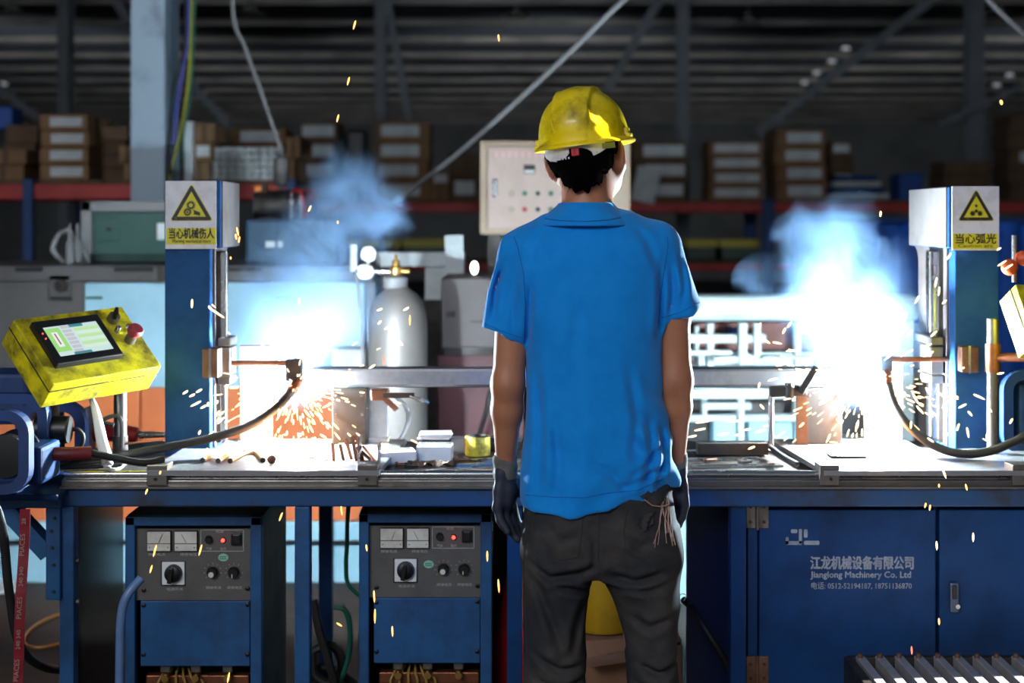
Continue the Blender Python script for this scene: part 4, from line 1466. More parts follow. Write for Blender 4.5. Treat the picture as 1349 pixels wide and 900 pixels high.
def pendant(o, u, v, W, H, D, label, detail):
    """o: top-left corner of the face"""
    u, v, w = frame_from(u=u, v=v, o=o)
    R = Matrix((u, v, w)).transposed()
    t = thing('control_pendant', label, 'control box', Vector(o) + u * W / 2 + v * H + w * D / 2, 'control pendants')

    def at(x, y, z=0.0):
        return Vector(o) + u * x + v * y + w * z
    b = MB().box(at(W / 2, H / 2, D * .5), (W, H, D), R, .003)
    body = obj('pendant_case', b, M_yellow, t)
    b = MB().box(at(W / 2, H + .0006, D * .32), (W * .998, .0016, .003), R)
    b.box(at(-.0006, H / 2, D * .32), (.0016, H * .998, .003), R)
    obj('lid_seam', b, M_darksteel, body)
    # touch screen
    sx, sy, sw, sh = W * .085, H * .14, W * .60, H * .66
    b = MB().box(at(sx + sw / 2, sy + sh / 2, -.009), (sw, sh, .020), R, .003)
    bez = obj('screen_bezel', b, M_black, t)
    ax, ay, aw, ah = sx + sw * .10, sy + sh * .17, sw * .80, sh * .68

    def patch(name, x0, y0, x1, y1, m, layer):
        q = [at(ax + aw * x, ay + ah * y, -.0192 - .0003 * layer) for x, y in ((x0, y0), (x1, y0), (x1, y1), (x0, y1))]
        return obj(name, MB().add(q, [(0, 1, 2, 3)]), m, bez)
    e = lambda n, c, p: mat(n, (c[0] * .1, c[1] * .1, c[2] * .1, 1), .3, emit=c, power=p)
    patch('display', 0, 0, 1, 1, e('screen_white', (.62, .78, .76, 1), .9), 0)
    patch('display_field', .0, .06, .27, .86, e('screen_green', (.36, .72, .22, 1), .9), 1)
    patch('display_field', .08, .2, .19, .7, e('screen_pale', (.85, .88, .86, 1), .9), 2)
    patch('display_mark', .12, .25, .145, .62, e('screen_red', (.5, .1, .12, 1), .6), 3)
    for i in range(7):
        patch('display_field', .30, .02 + i * .135, .47, .12 + i * .135, e('screen_grey', (.56, .56, .62, 1), .9), 1)
        if i < 6:
            patch('display_field', .52, .14 + i * .12, .98, .235 + i * .12, e('screen_green2', (.52, .80, .36, 1), .9) if i % 2 == 0 else e('screen_mint', (.68, .86, .66, 1), .9), 1)
    patch('display_field', .46, -.0, .72, .1, e('screen_teal', (.06, .28, .32, 1), .8), 1)
    patch('display_field', .27, .92, .6, 1.0, e('screen_teal', (.06, .28, .32, 1), .8), 1)
    for y in (.3, .42):
        p = at(sx + sw * .05, sy + sh * y, -.0195)
        obj('indicator', MB().ball(p, .0018, 6), M_led, bez)
    # selector switch and emergency stop
    p = at(W * .83, H * .2, 0)
    b = MB().cyl(p, p - w * .018, .016, .015)
    sel = obj('selector_switch', b, M_steel, t)
    b = MB().box(p - w * .026, (.008, .032, .018), R @ Matrix.Rotation(.5, 3, 'Z'), .002)
    obj('selector_lever', b, M_black, sel)
    p = at(W * .86, H * .55, 0)
    b = MB().cyl(p, p - w * .022, .014, .014)
    es = obj('stop_button', b, M_steel, t)
    b = MB().lathe([(.012, -.02), (.012, -.03), (.02, -.034), (.0205, -.044), (.017, -.049), (.001, -.05)], p, w, 24)
    obj('mushroom_cap', b, mat('stop_red', lin(150, 44, 52), .5, dirt=lin(90, 40, 44), amount=.5, scale=60), es)
    p = at(W * .80, H * .38, 0)
    for k in range(2):
        q = p + u * .03 * k
        obj('key_cap', MB().lathe([(.007, 0), (.007, -.016), (.005, -.019), (.001, -.02)], q + v * .02 * k * 0, w, 14), M_bright, t)
    return t


oL = P(17.5, 421, 3.44)
pendant(oL, (.6181, .7843, .0532), (.5926, -.4204, -.6871), .318, .215, .087, 'yellow control box with lit touch screen and red stop button at the left', True)
t = thing('pendant_pole', 'grey pole with a dark collar under the left yellow control box', 'pole', P(158, 622, 3.62))
zb = ZT
p = P(158.5, 0, 3.60)
obj('pole', MB().cyl((p.x, 3.60, zb), (p.x, 3.60, P(0, 520, 3.6).z + .02), .0165, n=20), M_steel, t)
obj('collar', MB().cyl((p.x, 3.60, P(0, 601, 3.6).z), (p.x, 3.60, P(0, 574, 3.6).z), .0195, n=20), M_darksteel, t)
obj('foot_plate', MB().box((p.x - .06, 3.53, zb + .004), (.15, .10, .008)), M_white, t)
oR = P(1338, 374, 3.45)
pendant(oR, (.966, .25, -.075), (.015, -.1, -.14), .30, .165, .08, 'yellow control box at the right edge, seen from its side', False)
t = thing('pendant_pole', 'grey pole with a brown clamp collar before the right blue column', 'pole', P(1308, 590, 3.66))
p = P(1308, 0, 3.66)
obj('pole', MB().cyl((p.x, 3.66, ZP), (p.x, 3.66, P(0, 420, 3.66).z), .0155, n=20), M_steel, t)
obj('collar', MB().cyl((p.x, 3.66, P(0, 490, 3.66).z), (p.x, 3.66, P(0, 453, 3.66).z), .0195, n=20), M_copper, t)
obj('side_arm', MB().cyl((p.x, 3.66, P(0, 471, 3.66).z), P(1352, 471, 3.60), .012, n=14), M_copper, t)
t = thing('signal_lamp', 'orange red signal lamp on a thin post above the right control box', 'lamp', P(1336, 372, 3.55))
obj('lamp_post', MB().cyl(P(1337, 310, 3.55), P(1337, 372, 3.55), .008, n=12), M_steel, t)
obj('lamp_globe', MB().ball(P(1330, 352, 3.52), .021, 12), mat('signal_orange', lin(206, 84, 40), .35), t)
obj('lamp_globe', MB().ball(P(1348, 340, 3.52), .019, 12), mat('signal_orange', lin(206, 84, 40), .35), t)


# ------------------------------------------------------------------ blue wire feeders on the side brackets
M_feeder = mat('feeder_blue_paint', lin(12, 52, 110), .5, dirt=lin(8, 26, 52), amount=.6, scale=6)


def loop(b, x0, y0, x1, y1, Y, wide, depth, r):
    """upright rounded flat-bar loop over a pixel rectangle"""
    k = Y / F
    a, c = P(x0, y0, Y), P(x1, y1, Y)

    def ring(off, rr):
        pts = []
        for cx, cz, s in ((c.x - r, a.z - r, 0), (a.x + r, a.z - r, 1), (a.x + r, c.z + r, 2), (c.x - r, c.z + r, 3)):
            for i in range(7):
                t = PI / 2 * (s + i / 6)
                pts.append((cx + rr * math.cos(t), cz + rr * math.sin(t)))
        return pts
    o, i_ = ring(0, r), ring(0, r)
    out = [(x, z) for x, z in ring(0, r)]
    inn = [(x, z) for x, z in ring(0, max(.001, r - wide))]
    n = len(out)
    vs = []
    for yy in (Y, Y + depth):
        vs += [(x, yy, z) for x, z in out] + [(x, yy, z) for x, z in inn]
    fs = []
    for q in range(n):
        w = (q + 1) % n
        fs += [(q, w, n + w, n + q), (2 * n + q, 3 * n + q, 3 * n + w, 2 * n + w), (q, 2 * n + q, 2 * n + w, w), (n + q, n + w, 3 * n + w, 3 * n + q)]
    b.add(vs, fs)


def feeder(dx, label, Y0):
    t = thing('wire_feeder', label, 'wire feeder', P(0 + dx, 652, Y0 + .1), 'wire feeders')
    for k, (x0, y0, x1, y1, Y) in enumerate(((-62, 541, 38, 652, Y0), (-34, 519, 62, 640, Y0 + .2))):
        b = MB()
        loop(b, x0 + dx, y0, x1 + dx, y1, Y, .024, .035, .055)
        obj('side_loop', b, M_feeder, t)
    b = MB().pbox(-40 + dx, 590, 55 + dx, 640, Y0 + .05, .14, .01)
    obj('feeder_case', b, M_navy, t)
    c = P(10 + dx, 600, Y0 + .06)
    b = MB().lathe([(.02, -.02), (.05, -.018), (.052, .0), (.03, .01), (.03, .06), (.052, .07), (.052, .08), (.02, .085)], c, (0, 1, 0), 28)
    obj('wire_spool', b, M_black, t)
    c = P(75 + dx, 566, Y0 + .25)
    b = MB().cyl(c - Vector((.05, 0, 0)), c + Vector((.03, 0, 0)), .034, n=24)
    obj('feed_motor', b, M_black, t)
    b = MB().bar(P(-40 + dx, 645, Y0 + .02), P(50 + dx, 642, Y0 + .2), .02, .02)
    obj('base_bar', b, M_feeder, t)
    return t


feeder(0, 'blue loop framed wire feeder on the left bracket', 3.22)
t = thing('wire_feeder', 'second blue wire feeder standing behind the left yellow control box', 'wire feeder', P(80, 640, 3.75), 'wire feeders')
b = MB()
loop(b, 20, 529, 112, 650, 3.7, .028, .035, .06)
obj('side_loop', b, M_feeder, t)
b = MB().pbox(-30, 492, 36, 560, 3.75, .16, .012)
obj('top_case', b, M_feeder, t)
b = MB().pbox(104, 540, 112, 632, 3.76, .1, .004)
obj('end_plate', b, M_palegrey, t)
b = MB().pbox(20, 600, 112, 650, 3.74, .14, .01)
obj('feeder_case', b, M_navy, t)
b = MB().cyl(P(70, 530, 3.72), P(70, 600, 3.72), .03, n=20)
obj('feed_motor', b, M_black, t)
t = thing('wire_feeder', 'blue loop framed wire feeder at the right edge behind the pole', 'wire feeder', P(1365, 600, 3.8), 'wire feeders')
b = MB()
loop(b, 1322, 488, 1420, 600, 3.7, .026, .035, .055)
obj('side_loop', b, M_feeder, t)
b = MB().pbox(1345, 505, 1420, 596, 3.74, .14, .01)
obj('feeder_case', b, M_navy, t)
# shelf that carries the left feeders
b = MB().pbox(-70, 652, 76, 660, 3.34, .5, .003)
s = obj('side_shelf', b, M_navy, bench)
# torches and connectors at the left end
t = thing('hand_torch', 'red torch handle with a spring strain relief behind the left pole', 'torch', P(150, 582, 3.85))
obj('handle_grip', MB().tube([P(112, 577, 3.85), P(130, 570, 3.85), P(160, 571, 3.85), P(181, 573, 3.85)], lambda s: .018 + .006 * math.sin(s * 3), 14), M_redplast, t)
b = MB()
for k in range(10):
    c = P(184 + 3.4 * k, 573, 3.85)
    b.cyl(c, c + Vector((.0045, 0, 0)), .011 - .0004 * k, n=12)
b.cyl(P(181, 573, 3.85), P(220, 572, 3.85), .006, n=10)
obj('strain_spring', b, M_bright, t)
obj('trigger', MB().bar(P(160, 562, 3.85), P(166, 552, 3.85), .01, .008), M_litwhite, t)
t = thing('cable_connector', 'dark red cable connector lying before the second wire feeder', 'connector', P(88, 606, 3.35))
obj('connector_body', MB().tube([P(54, 599, 3.36), P(84, 598, 3.36), P(120, 597, 3.38)], .0165, 14), mat('connector_red', lin(104, 24, 30), .5), t)
obj('connector_tail', MB().tube([P(120, 597, 3.38), P(150, 603, 3.40), P(190, 610, 3.42), P(215, 605, 3.45)], .009, 10), M_rubber, t)
b = MB().tube([P(121, 526, 3.52), P(127, 545, 3.50), P(134, 580, 3.47), P(141, 605, 3.45), P(141, 616, 3.44)], lambda s: .006 + .008 * math.sin(min(1, s * 1.25) * PI * .62) * (1 if s < .9 else .4), 12)
tag(obj('torch_neck', b, M_litwhite), 'pale wrapped torch neck hanging under the left yellow box', 'torch')
for k, pts in enumerate(([(40, 612), (90, 606), (110, 580), (100, 565), (80, 580), (60, 612), (120, 615), (160, 612)],
                         [(20, 630), (80, 615), (140, 608), (200, 606)],
                         [(150, 560), (135, 555), (150, 548), (160, 556), (160, 590)],
                         [(100, 640), (130, 620), (150, 590), (165, 585), (215, 580)])):
    b = MB().tube([P(x, y, 3.5 + .03 * k) for x, y in pts], .0055 if k != 3 else .003, 8)
    tag(obj('loose_cable', b, M_rubber if k < 3 else M_copper), ['dark looped', 'thick black', 'thin curled', 'thin coppery'][k] + ' cable lying between the wire feeders and the left column', 'cable', 'loose cables at the left end')

# red printed tape and hose hanging at the left
t = thing('warning_tape', 'red printed tape hanging down at the left edge', 'tape', P(27, 900, 3.12))
a, c = P(33, 671, 3.12), P(18, 1000, 3.12)
wd = Vector((.0115, 0, 0))
n = 12
vs, fs = [], []
for i in range(n + 1):
    q = a.lerp(c, i / n) + Vector((0, .004 * math.sin(i), 0))
    vs += [q - wd, q + wd, q - wd + Vector((0, .002, 0)), q + wd + Vector((0, .002, 0))]
for i in range(n):
    k = 4 * i
    fs += [(k, k + 1, k + 5, k + 4), (k + 2, k + 6, k + 7, k + 3), (k, k + 4, k + 6, k + 2), (k + 1, k + 3, k + 7, k + 5)]
band = obj('tape_band', MB().add(vs, fs), M_tape, t)
up = (a - c).normalized()
rt = Vector((0, -1, 0)).cross(up)
for body, y, hgt in (('28', 690, .010), ('PIACES', 732, .012), ('240 340', 772, .010), ('PIACES', 815, .012), ('240 340', 855, .010), ('PIACES', 897, .012)):
    q = a.lerp(c, (y - 671) / 329.0) + Vector((0.005, -.007, 0))
    text('tape_lettering', body, hgt, q, up, Vector((-1, 0, 0)), mat('faded_tape_print', lin(150, 120, 116), .7), band, align='LEFT')
b = MB().tube([P(-20, 640, 3.2), P(2, 690, 3.2), P(12, 780, 3.25), P(26, 850, 3.3), P(60, 880, 3.5), P(110, 882, 3.9)], .0105, 10)
tag(obj('ground_cable', b, M_rubber), 'thick black cable hanging behind the red tape', 'cable')


# ------------------------------------------------------------------ welding power sources under the bench
def welder(x0, w, label, ccc, dy):
    Y = 3.54
    k = w / 180.0

    def X(x):
        return x0 + (x - 165) * k

    def pb(name, xa, ya, xb, yb, front, depth, m, parent, bev=0.0):
        return obj(name, MB().pbox(X(xa), ya + dy, X(xb), yb + dy, Y - front, depth, bev), m, parent)
    zt = P(0, 681 + dy, Y).z
    xa, xb = P(X(165), 0, Y).x, P(X(345), 0, Y).x
    t = thing('welding_power_source', label, 'welder', ((xa + xb) / 2, Y + .22, 0), 'welders under the bench')
    D = .36
    b = MB()
    b.box(((xa + xb) / 2, Y + D / 2 + .02, zt - .006), (xb - xa, D, .012), None, .003)
    b.box((xa + .006, Y + D / 2 + .02, (zt + .06) / 2), (.012, D, zt - .06))
    b.box((xb - .006, Y + D / 2 + .02, (zt + .06) / 2), (.012, D, zt - .06))
    b.box(((xa + xb) / 2, Y + D + .01, (zt + .06) / 2), (xb - xa - .02, .012, zt - .06))
    b.box(((xa + xb) / 2, Y + D / 2, .07), (xb - xa - .02, D, .02))
    case = obj('case', b, mat('welder_case_dark', lin(44, 34, 32), .7, dirt=lin(30, 26, 26), amount=.6, scale=6), t)
    b = MB()
    z0 = .05
    for (xc, ww) in ((xa + .0125, .025), (xb - .0145, .029)):
        b.box((xc, Y + .012, (z0 + zt) / 2), (ww, .03, zt - z0), None, .003)
    b.box(((xa + xb) / 2, Y + .012, zt - .0115), (xb - xa, .03, .023), None, .003)
    b.box(((xa + xb) / 2, Y + .012, z0 + .02), (xb - xa, .03, .04), None, .003)
    obj('front_frame', b, M_blue, t)
    for s in (xa + .04, xb - .04):
        for yy in (Y + .05, Y + D - .03):
            obj('caster', MB().cyl((s - .012, yy, .031), (s + .012, yy, .031), .03, n=20), M_black, t)
    pan = pb('control_panel', 179, 697, 330, 791, -.012, .012, M_panelgrey, t)
    pb('cover_plate', 185, 792, 329, 878, -.010, .012, M_blue, t, .002)
    for n_, (mx, m_) in enumerate(((194, 224), (230, 259))):
        fr = pb('meter', mx - 1, 700, m_ + 1, 727, -.002, .012, M_black, t, .002)
        pb('meter_dial', mx, 701, m_, 716, -.0005, .003, M_glass, fr)
        pb('meter_base', mx, 717, m_, 726, -.0005, .003, M_glass, fr)
        q0, q1 = P(X(mx + 15), 715 + dy, Y - .001), P(X(mx + (9 if n_ else 20)), 704 + dy, Y - .001)
        obj('meter_needle', MB().bar(q0, q1, .0008, .0008), M_black, fr)
        for xx in (mx + 3, m_ - 3):
            p = P(X(xx), 721.5 + dy, Y)
            obj('meter_screw', MB().cyl((p.x, Y - .001, p.z), (p.x, Y + .002, p.z), .0014, n=8), M_black, fr)
    b = MB()
    for xa_, ya_, xb_, yb_ in ((264, 698, 321, 698.7), (264, 726, 321, 726.7), (264, 698, 264.7, 726.7), (320.3, 698, 321, 726.7)):
        b.pbox(X(xa_), ya_ + dy, X(xb_), yb_ + dy, Y + .0112, .002)
    obj('panel_outline', b, M_tick, pan)

    def knob(name, x, y, r, h, m, parent, n=20):
        p = P(X(x), y + dy, Y)
        return obj(name, MB().lathe([(r * 1.05, -.001), (r, h * .3), (r * .92, h * .9), (r * .8, h), (.0005, h)], (p.x, Y + .012, p.z), (0, -1, 0), n), m, parent)
    knob('fuse_cap', 274, 712, .0095, .012, M_black, t)
    p = P(X(293), 713 + dy, Y)
    led = knob('lamp_ring', 293, 713, .0068, .005, M_black, t)
    obj('red_lamp', MB().ball((p.x, Y + .006, p.z), .0046, 8), M_led, led)
    sw = pb('rocker_switch', 304, 703, 318, 719, -.004, .010, M_black, t, .002)
    pb('rocker', 306, 705, 316, 717, -.001, .006, M_black, sw, .002)
    sq = pb('rotary_switch', 213, 741, 243, 771, -.006, .008, M_litwhite, t, .002)
    pb('switch_gasket', 211.5, 739.5, 244.5, 772.5, -.010, .004, M_black, sq, .002)
    knob('rotary_knob', 228, 756, .0225, .022, M_black, sq, 26)
    p = P(X(226), 764 + dy, Y)
    obj('knob_grip', MB().box((p.x, Y - .012, P(0, 757 + dy, Y).z), (.011, .012, .040), Matrix.Rotation(.15, 3, 'Y'), .002), M_black, sq)
    for i, x in enumerate((279, 307)):
        p = P(X(x), 755 + dy, Y)
        dl = obj('dial_plate', MB().cyl((p.x, Y + .0105, p.z), (p.x, Y + .012, p.z), .0172, n=28), M_steel, t)
        kb = knob('adjusting_knob', x, 755, .0142, .016, M_black, dl, 22)
        obj('knob_cap' if i == 0 else 'knob_pointer', MB().cyl((p.x - .001, Y - .006, p.z - .004), (p.x - .001, Y - .004, p.z - .004), .007, n=18) if i == 0 else MB().box((p.x - .002, Y - .0045, p.z - .007), (.0024, .002, .009)), M_glass, dl)
        b = MB()
        for j in range(9):
            a_ = math.radians(-40 + 260 * j / 8)
            d = Vector((math.cos(a_), 0, math.sin(a_)))
            c_ = Vector((p.x, Y + .0112, p.z))
            b.bar(c_ + d * .0195, c_ + d * .023, .001, .001, (0, 1, 0))
        obj('dial_ticks', b, M_tick, dl)
    # green oval mark
    p = P(X(ccc[0]), ccc[1] + dy, Y)
    vs = [(p.x + .0128 * math.cos(i * PI / 12), Y + .0112, p.z + .0098 * math.sin(i * PI / 12)) for i in range(24)]
    ov = obj('oval_mark', MB().add(vs, [tuple(range(24))]), mat('oval_green', lin(140, 196, 172), .5), t)
    text('mark_lettering', 'CCC', .0085, (p.x, Y + .0106, p.z - .0042), (1, 0, 0), (0, 0, 1), mat('oval_dark', lin(30, 70, 60), .5), ov, width=.017, fat=.04)
    # faded captions under the instruments: 电流表 and so on
    for body, x, y, ww in (('焊接电流', 205, 733.5, 22), ('焊接电压', 247, 733.5, 22), ('电源', 288, 703.3, 10), ('气体', 274, 726, 8), ('指示', 293, 726, 8), ('电源开关', 229, 779.5, 22), ('焊接电流', 280, 777.5, 20), ('焊接电压', 308, 777.5, 20)):
        p = P(X(x), y + dy, Y)
        text('panel_caption', body, .006, (p.x, Y + .0112, p.z), (1, 0, 0), (0, 0, 1), M_tick, pan, width=ww * k * Y / F)
    for x, y in ((188, 779), (325, 777), (188, 799), (325, 798), (188, 864), (325, 864)):
        p = P(X(x), y + dy, Y)
        obj('panel_screw', MB().lathe([(.0058, 0), (.0054, .003), (.001, .0045)], (p.x, Y + .010, p.z), (0, -1, 0), 12), M_black, t)
    # terminals and leads in the opening below
    tb = obj('terminal_bar', MB().pbox(X(192), 890 + dy, X(328), 905 + dy, Y + .04, .03, .003), M_copper, t)
    for x in (218, 258, 300):
        p = P(X(x), 893 + dy, Y + .02)
        obj('terminal_stud', MB().cyl((p.x, Y + .01, p.z), (p.x, Y + .05, p.z), .009, n=12), M_brass, tb)
        p2 = P(X(x), 881 + dy, Y + .03)
        obj('cable_lug', MB().box(p2, (.026, .008, .02), None, .003), M_steel, tb)
    b = MB()
    for q in range(6):
        x = X(220 + 7 * q)
        b.tube([P(x, 880 + dy, Y + .06), P(x - 8 + 3 * q, 892 + dy, Y + .035), P(x - 12 + 5 * q, 905 + dy, Y + .03), P(x - 5, 930 + dy, Y + .05)], .0035, 6)
    obj('wire_bundle', b, mat('wire_ochre', lin(150, 116, 50), .5), t)
    b = MB().pbox(X(180), 940 + dy, X(330), 1010 + dy, Y + .02, .01)
    obj('lower_cover', b, M_blue, t)
    return t


welder(165, 180, 'left blue framed welding power source behind the bent pipe', (293, 736), 0)
welder(473, 175, 'right blue framed welding power source nearer the worker', (259, 749), -4)
b = MB().tube([(P(160, 0, 3.28).x, 3.30, 0.0), P(158, 940, 3.28), P(158, 860, 3.28), P(160, 810, 3.28), P(168, 784, 3.28), P(186, 762, 3.30)], .0105, 12)
tag(obj('bent_pipe', b, mat('pipe_blue', lin(96, 124, 168), .35, dirt=lin(50, 66, 100), amount=.4, scale=12)), 'blue grey bent pipe standing before the left welder', 'pipe')
# cables and junk under the bench
for k, pts in enumerate(([(412, 790), (420, 830), (432, 870), (440, 910), (420, 960)], [(440, 800), (455, 805), (461, 830), (458, 870), (445, 905)], [(410, 860), (435, 850), (450, 870), (440, 900), (415, 890), (412, 860)],
                         [(462, 640), (458, 680), (457, 720), (456, 745), (459, 770), (480, 790)], [(404, 900), (420, 880), (445, 885), (470, 905)])):
    b = MB().tube([P(x, y, 3.75 + .03 * k) for x, y in pts], (.012, .007, .012, .006, .012)[k], 8)
    tag(obj('floor_cable', b, M_green if k in (1, 3) else M_rubber), ['thick black', 'green', 'coiled black', 'short green', 'low black'][k] + ' cable hanging between the two welders', 'cable', 'cables between the welders')
# red bag, yellow jug, cardboard box behind the worker's legs
def blob(name, c, r, sc, seed, m, n=18, amp=.1):
    rs = np.random.RandomState(seed)
    b = MB().ball(c, r, n, sc)
    ks = rs.normal(size=(6, 3)) * 14
    ph = rs.rand(6) * 6
    out = []
    for v in b.v:
        d = Vector(v) - Vector(c)
        s = sum(math.sin(ks[i] @ np.array(d) / r * .12 + ph[i]) for i in range(6)) / 6
        q = Vector(c) + d * (1 + amp * s)
        q.z = max(q.z, .002)
        out.append(tuple(q))
    b.v = out
    return obj(name, b, m)


tag(blob('red_bag', (P(692, 0, 3.75).x, 3.76, .28), .15, (.55, .6, 1.9), 5, M_redplast, amp=.16), 'crumpled red plastic bag standing left of the worker legs', 'bag')
t = thing('yellow_jug', 'yellow plastic jug on the carton behind the worker legs', 'jug', P(790, 826, 3.75))
ztop = .36
M_jug = mat('jug_yellow', lin(214, 164, 24), .45, dirt=lin(140, 100, 20), amount=.5, scale=8)
p = P(795, 0, 3.75)
prof = [(.001, 0), (.075, 0), (.08, .01), (.08, .15), (.07, .185), (.035, .22), (.028, .225), (.028, .25), (.001, .25)]
b = MB().lathe([(r, h) for r, h in prof], (p.x, 3.78, ztop), n=28)
jb = obj('jug_body', b, M_jug, t)
b = MB().tube([(p.x - .03, 3.75, ztop + .22), (p.x - .075, 3.72, ztop + .21), (p.x - .085, 3.72, ztop + .14)], .012, 10)
obj('handle', b, M_jug, t)
b = MB().lathe([(.03, 0), (.031, .02), (.001, .022)], (p.x, 3.78, ztop + .245), n=20)
obj('cap', b, M_redplast, t)
b = MB().pbox(795, 790, 815, 800, 3.695, .004)
t = thing('open_carton', 'open cardboard box with folded flaps under the bench behind the worker', 'carton', P(800, 900, 3.7))
xa, xb = P(762, 0, 3.68).x, P(898, 0, 3.68).x
M_brownbox = mat('brown_box', lin(150, 108, 80), .85, dirt=lin(110, 76, 56), amount=.5, scale=5)
b = MB()
for yy in (3.68, 3.92):
    b.box(((xa + xb) / 2, yy, .17), (xb - xa, .006, .34))
for xx in (xa, xb):
    b.box((xx, 3.80, .17), (.006, .24, .34))
b.box(((xa + xb) / 2, 3.8, .006), (xb - xa, .24, .006))
b.box(((xa + xb) / 2, 3.8, .352), (xb - xa, .24, .006))
obj('box_walls', b, M_brownbox, t)
b = MB()
b.add([P(768, 868, 3.66), P(830, 855, 3.66), P(830, 872, 3.60), P(774, 880, 3.60)], [(0, 1, 2, 3)])
b.add([P(770, 846, 3.675), P(830, 840, 3.675), P(830, 868, 3.66), P(768, 868, 3.66)], [(0, 1, 2, 3)])
obj('flap', b, M_brownbox, t)
b = MB().pbox(800, 861, 822, 866, 3.655, .003)
obj('box_marking', b, M_card2, t)
b = MB().tube([P(900, 790, 3.6), P(910, 800, 3.6), P(930, 830, 3.5), P(960, 880, 3.5), P(980, 940, 3.5)], .009, 8)
tag(obj('black_cable', b, M_rubber), 'black cable slanting down left of the blue cabinet', 'cable')

# ------------------------------------------------------------------ control cabinet with the maker's lettering
YD = 3.46
t = thing('control_cabinet', 'large dark blue cabinet with two doors and white lettering under the bench', 'cabinet', P(1170, 900, 3.6))
x0, x1 = P(986, 0, YD).x, 1.70
zt_ = zb0 - .004
z0_ = .10
b = MB().box(((x0 + x1) / 2, YD + .27, (zt_ + z0_) / 2), (x1 - x0, .49, zt_ - z0_), None, .003)
b.box(((x0 + x1) / 2, YD + .27, .05), (x1 - x0 - .06, .40, .1))
obj('cabinet_body', b, M_navy, t)
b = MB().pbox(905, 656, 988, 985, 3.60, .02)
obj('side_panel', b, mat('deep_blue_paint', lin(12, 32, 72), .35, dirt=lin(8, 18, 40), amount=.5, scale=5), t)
doors = []
for xa, xb in ((1000, 1232.5), (1237, 1440)):
    a, c = P(xa, 0, YD), P(xb, 0, YD)
    b = MB().box(((a.x + c.x) / 2, YD + .008, (zt_ + z0_) / 2), (c.x - a.x, .022, zt_ - z0_ - .02), None, .003)
    doors.append(obj('door', b, M_navy, t))
b = MB().pbox(985, 658, 998, 960, YD + .002, .02, .002)
obj('hinge_stile', b, M_navy, t)
for y0, y1 in ((658, 696), (865, 902)):
    b = MB().pbox(983, y0, 996, y1, YD - .007, .008, .001)
    b.pbox(999, y0, 1012.5, y1, YD - .007, .008, .001)
    b.cyl(P(997.5, y0 - 1, YD - .006), P(997.5, y1 + 2, YD - .006), .005, n=14)
    hg = obj('hinge', b, M_steel if y0 < 700 else M_rust, t)
    for xx in (988, 1006):
        for yy in (y0 + 9, y1 - 9):
            p = P(xx, yy, YD)
            obj('hinge_screw', MB().cyl((p.x, YD - .009, p.z), (p.x, YD - .006, p.z), .004, n=10), M_darksteel, hg)
k = YD / F
yf = YD - .0035


def at_px(x, y):
    p = P(x, y, YD)
    return Vector((p.x, yf - .0006, p.z))


def slab(x0, y0, x1, y1, r=1.6):
    """rounded bar of the emblem, in pixels"""
    pts = []
    for cx, cy, s in ((x1 - r, y0 + r, 0), (x0 + r, y0 + r, 1), (x0 + r, y1 - r, 2), (x1 - r, y1 - r, 3)):
        for i in range(4):
            t_ = PI / 2 * (s + i / 3)
            pts.append((cx + r * math.cos(t_), cy - r * math.sin(t_)))
    return pts


b = MB()
for x0_, y0_, x1_, y1_ in ((1041.5, 697, 1050, 702), (1052, 696.5, 1056, 716), (1034.5, 707, 1038.5, 717), (1034.5, 712.5, 1056, 717.5), (1058.5, 697, 1063.5, 708), (1058.5, 712, 1079, 717.5)):
    pts = slab(x0_, y0_, x1_, y1_)
    b.add([at_px(x, y) for x, y in pts], [tuple(range(len(pts)))])
obj('emblem', b, M_print, doors[0])
p = at_px(1135.5, 748)
text('cabinet_lettering', '江龙机械设备有限公司', 13.5 * k, (p.x, p.y, p.z), (1, 0, 0), (0, 0, 1), M_print, doors[0], width=135 * k, fat=.05)
p = at_px(1134, 760.5)
text('cabinet_lettering', 'Jianglong Machinery Co. Ltd', 8.5 * k, (p.x, p.y, p.z), (1, 0, 0), (0, 0, 1), M_print, doors[0], width=132 * k, fat=.045)
p = at_px(1134, 775)
text('cabinet_lettering', '电话: 0512-52194187, 18751136870', 7.5 * k, (p.x, p.y, p.z), (1, 0, 0), (0, 0, 1), M_print, doors[0], width=132 * k, fat=.02)
b = MB().pbox(1252, 768, 1264, 808, YD - .014, .014, .004)
hd = obj('handle', b, mat('handle_steel', lin(90, 104, 124), .4, .6), doors[1])
p = P(1259, 797, YD)
obj('lock', MB().cyl((p.x, YD - .018, p.z), (p.x, YD - .013, p.z), .0055, n=16), M_bright, hd)
obj('handle_grip', MB().pbox(1255, 772, 1261, 790, YD - .018, .006, .002), M_darksteel, hd)

# ------------------------------------------------------------------ slatted rack in the foreground at the right
t = thing('slat_rack', 'low rack of parallel steel slats in the right foreground', 'rack', P(1240, 1000, 3.1))
zs = P(0, 862, 3.34).z
yb_, yf_ = 3.34, 2.70
xl_ = P(1117, 0, yb_).x
n = 14
pitch = 25.5 * yb_ / F
M_slat = mat('polished_slat', lin(206, 204, 208), .3, .6, dirt=lin(150, 144, 140), amount=.4, scale=16)
for i in range(n):
    x = xl_ + .02 + pitch * i
    b = MB().box((x + .008, (yb_ + yf_) / 2, zs - .004), (.018, yb_ - yf_ - .012, .004))
    b.box((x - .0015, (yb_ + yf_) / 2, zs - .018), (.003, yb_ - yf_ - .012, .03))
    sl = obj('slat', b, M_slat, t)
    obj('slat_bolt', MB().cyl((x + .004, yb_ - .02, zs - .003), (x + .004, yb_ - .02, zs + .008), .006, n=10), M_rust, sl)
w = pitch * n + .03
b = MB()
for yy in (yb_, yf_):
    b.box((xl_ + w / 2, yy, zs - .03), (w, .02, .05), None, .002)
